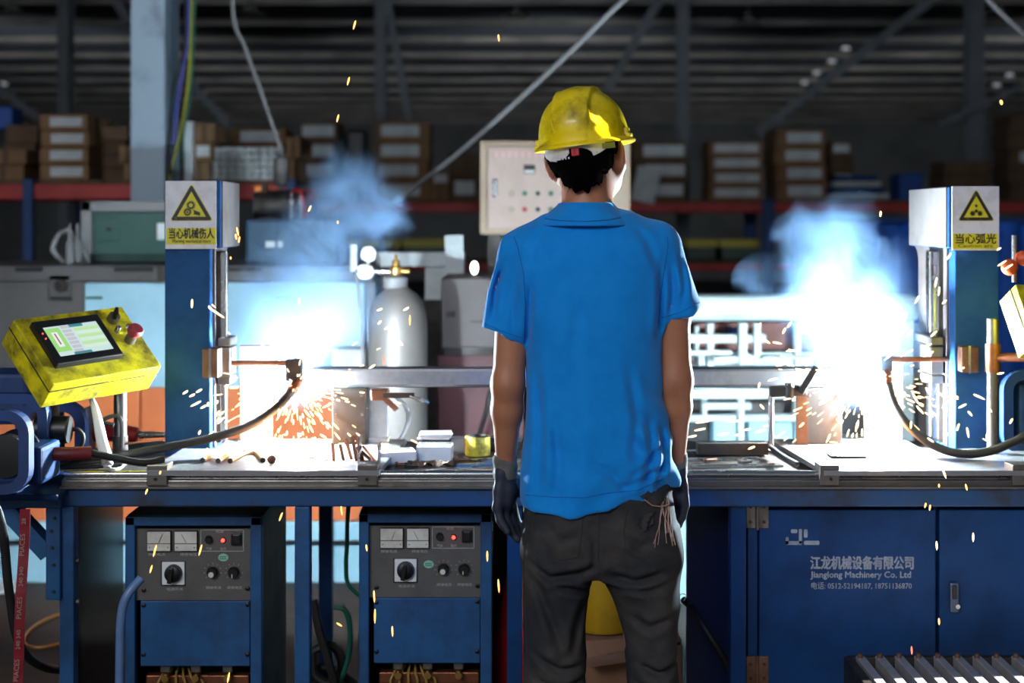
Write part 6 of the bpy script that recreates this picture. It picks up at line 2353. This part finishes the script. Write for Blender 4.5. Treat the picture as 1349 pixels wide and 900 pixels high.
# ---- gloves: each hand closed in a knit glove with five fingers
def glove(wrist, side):
    """side -1 left, +1 right; the palm faces back and inwards, fingers hang and curl a little"""
    w = np.array(wrist, float)
    d = np.array([-side * .50, .86, 0.0])      # from little finger towards index
    n_ = np.array([-side * .86, -.50, 0.0])    # palm normal
    dn = np.array([-side * .02, .02, -1.0])
    f = Field(w + np.array([-.11, -.11, -.24]), w + np.array([.11, .13, .07]), .0026)
    f.cap(w + np.array([0, 0, .03]), w + dn * .012, .0245, .024, 0)
    kn = []
    for i, (o, L) in enumerate(((-.034, .078), (-.012, .086), (.010, .089), (.031, .084))):
        a = w + dn * .010 + d * o * .55
        b_ = w + dn * L + d * o + n_ * (.004 - .004 * abs(i - 1.5))
        f.cap(a, b_, .0150, .0122, .010)
        kn.append(b_)
    f.ell(w + dn * .05 + n_ * .008 + d * .0, (.020, .030, .034), .012, None)
    for i, (b_, L) in enumerate(zip(kn, (.058, .072, .078, .070))):
        c1, c2, c3 = .22 + .05 * (3 - i), .55, .80
        p = b_
        for seg, (frac, bend, r0, r1) in enumerate(((.45, c1, .0112, .0100), (.30, c2, .0100, .0092), (.25, c3, .0092, .0080))):
            q = p + (dn * math.cos(bend) + n_ * math.sin(bend)) * L * frac + d * (i - 1.5) * .0016
            f.cap(p, q, r0, r1, .003)
            p = q
    t0 = w + dn * .026 + d * .026 + n_ * .006
    t1 = w + dn * .060 + d * .048 + n_ * .022
    t2 = w + dn * .086 + d * .046 + n_ * .030
    t3 = w + dn * .106 + d * .040 + n_ * .032
    f.cap(t0, t1, .0155, .0125, .010)
    f.cap(t1, t2, .0120, .0105, .004)
    f.cap(t2, t3, .0105, .0085, .003)
    folds(f, [(0, 60, 160, .3, .0009), (90, 40, 120, 1.1, .0008)])
    g = f.build('work_glove', M_palm, person, 1)
    fc = Field(w + np.array([-.05, -.05, -.03]), w + np.array([.05, .05, .06]), .0026)
    zz = [-.020, -.008, .004, .014, .024, .034]
    rr = [.0265, .0275, .0265, .0280, .0265, .0285]
    fc.loft([(w[2] + z, w[0] + .002 * math.sin(z * 200), w[1], r, r * 1.04) for z, r in zip(zz, rr)], 0, 2.0)
    folds(fc, [(0, 0, 900, 0, .0006), (60, 60, 240, .5, .0009)])
    fc.build('knit_cuff', M_glove, g, 1)
    return g


glove(armL[2] + np.array([-.001, .002, -.012]), -1)
glove(armR[2] + np.array([.0, .004, -.016]), 1)

# ---- hard hat
hat_o = Vector(H(0, -.004, .014))
RT = RH @ Matrix.Rotation(math.radians(3), 3, 'X')


def hat(x, y, z):
    return hat_o + RT @ Vector((x, y, z))


nu, nv = 144, 30
A_, B_, H_ = .0985, .122, .118


def dome(th, ph, off=0.0):
    x, y = math.sin(th), math.cos(th)
    c, s = math.cos(ph), math.sin(ph)
    r = c ** .82
    X_, Y_, Z_ = A_ * x * r, B_ * y * r, H_ * s ** .92
    # three raised bands over the crown
    band = max(0, 1 - (abs(X_) / .040) ** 6) * (1 if Z_ > .045 else max(0, (Z_ - .015) / .03))
    ridge = max(0, 1 - (abs(abs(X_) - .037) / .006) ** 2) * (1 if Z_ > .06 else max(0, (Z_ - .035) / .025))
    mid = max(0, 1 - (abs(X_) / .010) ** 2) * (1 if Z_ > .06 else 0) * .5
    k = .007 * band + .006 * ridge + .003 * mid + off
    l = math.sqrt((X_ / A_) ** 2 + (Y_ / B_) ** 2 + (Z_ / H_) ** 2)
    n_ = Vector((X_ / A_ ** 2, Y_ / B_ ** 2, Z_ / H_ ** 2)).normalized()
    return Vector((X_, Y_, Z_)) + n_ * k


vs, fs = [], []
for off in (0, -.003):
    for j in range(nv + 1):
        ph = PI / 2 * min(.9999, j / nv)
        for i in range(nu):
            q = dome(2 * PI * i / nu, max(ph, 1e-4), off)
            vs.append(hat(*q))
m_ = nu * (nv + 1)
for s in (0, 1):
    for j in range(nv):
        for i in range(nu):
            q = (s * m_ + j * nu + i, s * m_ + j * nu + (i + 1) % nu, s * m_ + (j + 1) * nu + (i + 1) % nu, s * m_ + (j + 1) * nu + i)
            fs.append(q if s == 0 else tuple(reversed(q)))
for i in range(nu):
    fs.append((i, m_ + i, m_ + (i + 1) % nu, (i + 1) % nu))
hatshell = obj('hard_hat', MB().add(vs, fs, True), M_hat, body, sharp=50)
# brim: narrow at the back, a peak in front
vs, fs = [], []
prof = [(0, .004), (.55, .001), (1.0, -.004), (1.0, -.007), (.5, -.004), (0, -.003)]
for i in range(nu):
    th = 2 * PI * i / nu
    w_ = .013 + .034 * max(0, math.cos(th)) ** 3
    dr = -.006 * max(0, math.cos(th)) ** 2
    for s, z in prof:
        X_, Y_ = (A_ - .001 + w_ * s) * math.sin(th), (B_ - .001 + w_ * s) * math.cos(th)
        vs.append(hat(X_, Y_, z + dr * s))
k = len(prof)
for i in range(nu):
    for j in range(k):
        fs.append((i * k + j, i * k + (j + 1) % k, ((i + 1) % nu) * k + (j + 1) % k, ((i + 1) % nu) * k + j))
obj('brim', MB().add(vs, fs, True), M_hat, hatshell, sharp=60)
for s in (-1, 1):
    b = MB()
    b.box(hat(s * (A_ + .001), -.012, .012), (.012, .022, .018), RT, .003)
    b.box(hat(s * (A_ + .006), -.012, .004), (.010, .028, .008), RT, .002)
    obj('slot_lug', b, M_hat, hatshell)
# harness band showing under the back of the hat
M_strap = mat('harness_white_plastic', lin(208, 202, 206), .4, dirt=lin(160, 150, 150), amount=.4, scale=20)


def strap(th0, th1, z0, z1, name, m, r_off, n=26, taper=0.0):
    vs, fs = [], []
    for i in range(n + 1):
        t = i / n
        th = PI + th0 + (th1 - th0) * t
        e = taper * (2 * abs(t - .5)) ** 3
        for ro, z in ((r_off, z0 + e), (r_off, z1), (r_off - .0025, z1), (r_off - .0025, z0 + e)):
            vs.append(hat((.0915 + ro) * math.sin(th), (.1160 + ro) * math.cos(th), z))
    for i in range(n):
        for j in range(4):
            fs.append((4 * i + j, 4 * i + (j + 1) % 4, 4 * i + 4 + (j + 1) % 4, 4 * i + 4 + j))
    fs += [(3, 2, 1, 0), (4 * n, 4 * n + 1, 4 * n + 2, 4 * n + 3)]
    return obj(name, MB().add(vs, fs, True), m, hatshell, sharp=30)


band = strap(-.78, .95, -.036, -.002, 'harness_band', M_strap, 0, taper=.016)
strap(.08, .78, -.032, -.008, 'harness_overlap', M_strap, .003, taper=.012)
for k in range(8):
    th = PI + .10 + .075 * k
    p0, p1 = hat(.0952 * math.sin(th), .1198 * math.cos(th), -.032), hat(.0952 * math.sin(th), .1198 * math.cos(th), -.028)
    obj('band_tooth', MB().bar(p0, p1, .003, .002), M_strap, hatshell)
th = PI - .06
R2 = RT @ Matrix.Rotation(-(th - PI), 3, 'Z')
p = hat(.0930 * math.sin(th), .1180 * math.cos(th), -.019)
obj('red_badge', MB().box(p, (.017, .004, .017), R2, .002), mat('badge_red', lin(190, 40, 50), .5), hatshell)
b = MB()
q = lambda x, z: p + R2 @ Vector((x, -.0025, z))
b.tube([q(.004 * math.cos(a_), .004 * math.sin(a_)) for a_ in np.linspace(.6, 5.6, 12)], .0007, 5, 1)
b.tube([q(.0015 * math.cos(a_), .0015 * math.sin(a_)) for a_ in np.linspace(0, 6, 8)], .0006, 5, 1)
obj('badge_mark', b, mat('badge_dark', lin(96, 16, 26), .5), hatshell)
strap(-1.05, -.70, -.020, -.008, 'harness_clip', mat('harness_olive', lin(120, 124, 96), .4), .001)
# ------------------------------------------------------------------ welding smoke lit by the arcs
def smoke(name, label, blobs, density, seed, nscale):
    """blobs: (px, py, Y, radius m, weight)"""
    cs = [(P(x, y, Y), r, w) for x, y, Y, r, w in blobs]
    lo = np.array([min(c[i] - r * 1.15 for c, r, w in cs) for i in range(3)])
    hi = np.array([max(c[i] + r * 1.15 for c, r, w in cs) for i in range(3)])
    f = Field(lo - .05, hi + .05, .035)
    for c, r, w in cs:
        f.cap(c, c + Vector((0, 0, .001)), r * 1.12, r * 1.12, .02)
    m = bpy.data.materials.new(name)
    m.use_nodes = True
    nt = m.node_tree
    nt.nodes.clear()
    L = nt.links.new
    out = nt.nodes.new('ShaderNodeOutputMaterial')
    vol = nt.nodes.new('ShaderNodeVolumePrincipled')
    vol.inputs['Color'].default_value = (.36, .60, 1.0, 1)
    vol.inputs['Anisotropy'].default_value = .1
    geo = nt.nodes.new('ShaderNodeNewGeometry')
    nz = nt.nodes.new('ShaderNodeTexNoise')
    nz.noise_dimensions = '4D'
    nz.inputs['W'].default_value = seed
    nz.inputs['Scale'].default_value = nscale
    nz.inputs['Detail'].default_value = 4.5
    nz.inputs['Roughness'].default_value = .58
    nz.inputs['Distortion'].default_value = .9
    L(geo.outputs['Position'], nz.inputs['Vector'])
    warp = nt.nodes.new('ShaderNodeVectorMath')
    warp.operation = 'MULTIPLY_ADD'
    sub = nt.nodes.new('ShaderNodeVectorMath')
    sub.operation = 'SUBTRACT'
    L(nz.outputs['Color'], sub.inputs[0])
    sub.inputs[1].default_value = (.5, .5, .5)
    L(sub.outputs[0], warp.inputs[0])
    warp.inputs[1].default_value = (.22, .22, .22)
    L(geo.outputs['Position'], warp.inputs[2])
    acc = None
    for c, r, w in cs:
        ds = nt.nodes.new('ShaderNodeVectorMath')
        ds.operation = 'DISTANCE'
        L(warp.outputs[0], ds.inputs[0])
        ds.inputs[1].default_value = c
        mr = nt.nodes.new('ShaderNodeMapRange')
        mr.interpolation_type = 'SMOOTHSTEP'
        mr.inputs['From Min'].default_value = r
        mr.inputs['From Max'].default_value = r * .15
        mr.inputs['To Max'].default_value = w
        L(ds.outputs['Value'], mr.inputs['Value'])
        if acc is None:
            acc = mr.outputs[0]
        else:
            ad = nt.nodes.new('ShaderNodeMath')
            ad.operation = 'ADD'
            L(acc, ad.inputs[0])
            L(mr.outputs[0], ad.inputs[1])
            acc = ad.outputs[0]
    cr = nt.nodes.new('ShaderNodeMapRange')
    cr.inputs['From Min'].default_value = .38
    cr.inputs['From Max'].default_value = .64
    cr.inputs['To Min'].default_value = .05
    cr.inputs['To Max'].default_value = 1.5
    L(nz.outputs['Fac'], cr.inputs['Value'])
    mu = nt.nodes.new('ShaderNodeMath')
    mu.operation = 'MULTIPLY'
    L(acc, mu.inputs[0])
    L(cr.outputs[0], mu.inputs[1])
    m2 = nt.nodes.new('ShaderNodeMath')
    m2.operation = 'MULTIPLY'
    L(mu.outputs[0], m2.inputs[0])
    m2.inputs[1].default_value = density
    L(m2.outputs[0], vol.inputs['Density'])
    L(vol.outputs[0], out.inputs['Volume'])
    o = f.build(name, m, None, 2)
    tag(o, label, 'smoke', None, 'stuff')
    return o


smoke('welding_smoke', 'blue white smoke rising from the left arc towards the cartons',
      [(395, 490, 3.92, .12, .5), (375, 435, 3.93, .20, 2.0), (390, 385, 3.93, .18, 1.6), (415, 330, 3.94, .16, 1.7), (440, 285, 3.95, .14, 2.7), (458, 240, 3.95, .12, 3.3),
       (495, 285, 3.95, .10, 3.0), (455, 415, 3.93, .16, .9), (325, 420, 3.92, .15, .6), (520, 286, 3.96, .07, 3.0)], 3.4, 2.0, 8.0)
smoke('welding_smoke', 'blue white smoke billowing above the right arc',
      [(1135, 490, 3.92, .13, .5), (1128, 430, 3.93, .21, 1.5), (1110, 375, 3.93, .19, 1.5), (1085, 325, 3.94, .15, 2.0), (1115, 305, 3.94, .12, 2.3), (1060, 300, 3.95, .09, 2.0),
       (1050, 360, 3.94, .10, .9), (1165, 350, 3.93, .10, .9), (1000, 372, 3.95, .08, .5), (1190, 440, 3.92, .12, .5)], 1.95, 5.0, 8.0)


# ------------------------------------------------------------------ sparks
def streak(c, d, L, r):
    """one glowing droplet, drawn out along its flight"""
    c, d = Vector(c), Vector(d).normalized()
    u = d.orthogonal().normalized()
    w = d.cross(u)
    b = []
    for t, k in ((-.5, .1), (-.3, .8), (.1, 1), (.4, .7), (.5, .1)):
        b += [c + d * L * t + (u * math.cos(a) + w * math.sin(a)) * r * k for a in (0, 1.2566, 2.5133, 3.7699, 5.0265)]
    fs = []
    for j in range(4):
        fs += [(j * 5 + i, j * 5 + (i + 1) % 5, j * 5 + 5 + (i + 1) % 5, j * 5 + 5 + i) for i in range(5)]
    fs += [(4, 3, 2, 1, 0), (20, 21, 22, 23, 24)]
    return b, fs


def one(px, py, L, ang, Y, m, label, group, r=1.3):
    """a single spark: length in pixels, angle from upright in degrees (positive leans right)"""
    k = Y / F
    a = math.radians(ang)
    b, fs = streak(P(px, py, Y), (math.sin(a), .15, math.cos(a)), L * k, r * k)
    return tag(obj('spark', MB().add(b, fs, True), m), label, 'spark', group)


g1 = 'sparks high above the left column'
for px, py, L, a in ((467, 33, 13, 14), (459, 107, 12, 14), (445, 156, 11, 12), (657, 50, 10, -6)):
    one(px, py, L, a, 3.3, M_spark, 'lone orange spark flying high against the dark roof', 'sparks against the roof')
one(1319, 135, 7, -10, 3.3, M_spark, 'lone orange spark beside the dark column at top right', None, 2.2)
for px, py, L, a in ((408, 275, 9, 25), (313, 305, 12, -12), (315, 316, 9, 8), (311, 312, 8, -10), (304, 340, 4, 0), (445, 293, 4, 0)):
    one(px, py, L, a, 3.45, M_spark, 'small spark by the left sign and the left smoke', 'sparks by the left sign')
for px, py, L, a in ((1160, 282, 8, 8), (1316, 328, 7, 60), (1320, 347, 15, 60), (1328, 352, 16, 60), (1250, 338, 12, 35), (1233, 372, 14, 14), (1237, 384, 12, 10)):
    one(px, py, L, a, 3.45, M_sparkhot, 'small bright spark round the head of the right column', 'sparks by the right sign')
for px, py, L, a in ((204, 726, 16, 14), (199, 750, 11, 14), (264, 725, 15, 14), (301, 893, 14, 10), (193, 648, 8, 18), (211, 623, 5, 10), (370, 681, 12, 20), (450, 673, 12, -8)):
    one(px, py, L, a, 3.15, M_spark, 'orange spark falling before the left welder or the beam above it', 'sparks falling before the left welder')
for px, py, L, a in ((483, 722, 9, -8), (493, 786, 16, -4), (494, 812, 19, 0), (517, 832, 14, -3), (642, 733, 14, -1), (657, 772, 18, -4), (447, 823, 9, -60)):
    one(px, py, L, a, 3.12, M_spark, 'orange spark falling before the right welder', 'sparks falling before the right welder')
for px, py, L, a in ((1219, 611, 6, -40), (1244, 624, 14, -18), (1273, 642, 9, -12), (1225, 669, 8, 10), (1219, 666, 7, 15), (1282, 708, 12, 3), (1234, 719, 12, 0), (1237, 819, 9, 0), (1237, 640, 5, 0)):
    one(px, py, L, a, 3.2, M_sparkhot if L > 10 else M_spark, 'orange spark falling before the blue cabinet doors', 'sparks falling before the cabinet')
one(1201, 857, 11, 0, 3.2, M_sparkred, 'short red spark just above the slat rack', None, 1.2)
one(540, 422, 14, 0, 3.35, M_spark, 'thin spark left of the worker elbow', 'sparks left of the worker', 1.2)
one(505, 475, 14, 0, 3.35, M_sparkred, 'thin spark left of the worker elbow', 'sparks left of the worker', 1.2)
# big individual sparks round the two arcs
rs = np.random.RandomState(21)
for (px, py, L, a) in ((262, 515, 9, 60), (253, 521, 8, 65), (258, 532, 15, 62), (268, 536, 9, 60), (274, 533, 6, 5), (244, 517, 8, 55), (287, 545, 9, 30), (290, 555, 10, 45), (288, 553, 9, 10), (286, 530, 5, 30),
                       (263, 570, 6, 20), (274, 593, 6, -30), (253, 400, 12, 0), (285, 412, 26, -58), (277, 406, 8, -40), (322, 520, 20, 45), (318, 530, 22, 50), (328, 545, 16, 20), (348, 560, 12, 5), (354, 570, 10, -5),
                       (330, 512, 12, 55), (345, 500, 14, 60)):
    one(px, py, L, a, 3.58, M_sparkhot, 'white hot spark flying left of the left arc across the blue column', 'sparks left of the left arc')
for (px, py, L, a) in ((1225, 466, 12, 60), (1208, 395, 12, 30), (1186, 412, 14, 12), (1192, 420, 16, 25), (1198, 440, 12, 40), (1230, 440, 12, 50), (1244, 398, 8, 50), (1222, 455, 12, 70), (1252, 505, 10, 60), (1268, 535, 12, 65),
                       (1290, 523, 16, -65), (1278, 545, 8, -40), (1262, 563, 10, 20), (1275, 570, 14, -8), (1246, 570, 8, -40), (1230, 545, 12, -45), (1240, 520, 10, -50), (1222, 515, 10, -30), (1212, 540, 14, -40), (1206, 525, 16, -25),
                       (1304, 540, 8, -40), (1258, 522, 10, -70), (1332, 555, 8, 30), (1318, 492, 10, 80), (1302, 440, 6, 0), (1267, 485, 8, 80), (1200, 560, 10, 5), (1180, 555, 12, -10), (1226, 580, 10, -55), (1300, 575, 8, 10)):
    one(px, py, L, a, 3.58, M_sparkhot, 'white hot spark flying right of the right arc across the blue column', 'sparks right of the right arc')
for (px, py, L, a) in ((925, 556, 18, 82), (922, 566, 16, 80), (967, 555, 16, 84), (948, 551, 6, 80), (953, 572, 16, 82), (972, 573, 10, 80), (984, 566, 10, 82), (1002, 568, 16, 78), (1000, 430, 10, 30), (1010, 450, 10, -60), (1024, 452, 12, -80),
                       (1033, 436, 9, 30), (1042, 462, 14, 85), (1040, 428, 10, 40), (1060, 438, 18, -65), (912, 575, 12, 80), (1000, 508, 8, 20), (1004, 536, 8, -40), (1056, 560, 9, 50), (1080, 522, 8, 10), (1082, 530, 8, 50),
                       (911, 520, 14, 30), (990, 590, 10, 70), (1018, 500, 14, 75), (1030, 480, 16, 70)):
    one(px, py, L, a, 3.6, M_sparkhot, 'white hot spark skimming over the bench right of the worker', 'sparks between worker and right arc')
for (px, py, L, a) in ((424, 522, 8, 60), (430, 535, 12, 65), (412, 530, 12, -50), (405, 545, 14, -40), (420, 548, 14, -55), (432, 560, 12, -50), (398, 530, 16, -30), (500, 408, 8, 70), (510, 432, 8, 60), (500, 425, 6, 40),
                       (528, 452, 8, -40), (490, 483, 10, 60), (535, 407, 8, 60), (410, 565, 12, -30), (426, 575, 10, -60), (440, 500, 12, 70)):
    one(px, py, L, a, 3.58, M_sparkhot, 'white hot spark flying right of the left arc before the fixture and cylinder', 'sparks right of the left arc')
# the dense spray nobody could count
for arc, n, w in ((ARC_L, 330, 'left'), (ARC_R, 420, 'right')):
    b = MB()
    for i in range(n):
        t = rs.uniform(0, 2 * PI)
        el = rs.normal(-.25, .55)
        d = Vector((math.cos(t) * math.cos(el), math.sin(t) * math.cos(el) * .6, math.sin(el)))
        r_ = min(.34, .03 + abs(rs.normal(0, .13)))
        c = Vector(arc) + d * r_ + Vector((0, -.02, -.35 * r_ * r_))
        if c.z < ZP + .004:
            c.z = ZP + .004 + rs.uniform(0, .006)
            d = Vector((d.x, d.y, .1))
        v, fs = streak(c, d + Vector((0, 0, -.4 * r_)), rs.uniform(.008, .026), rs.uniform(.0008, .0016))
        b.add(v, fs, True)
    o = obj('spark_spray', b, M_sparkhot)
    tag(o, 'dense spray of white hot sparks round the ' + w + ' arc', 'sparks', None, 'stuff')
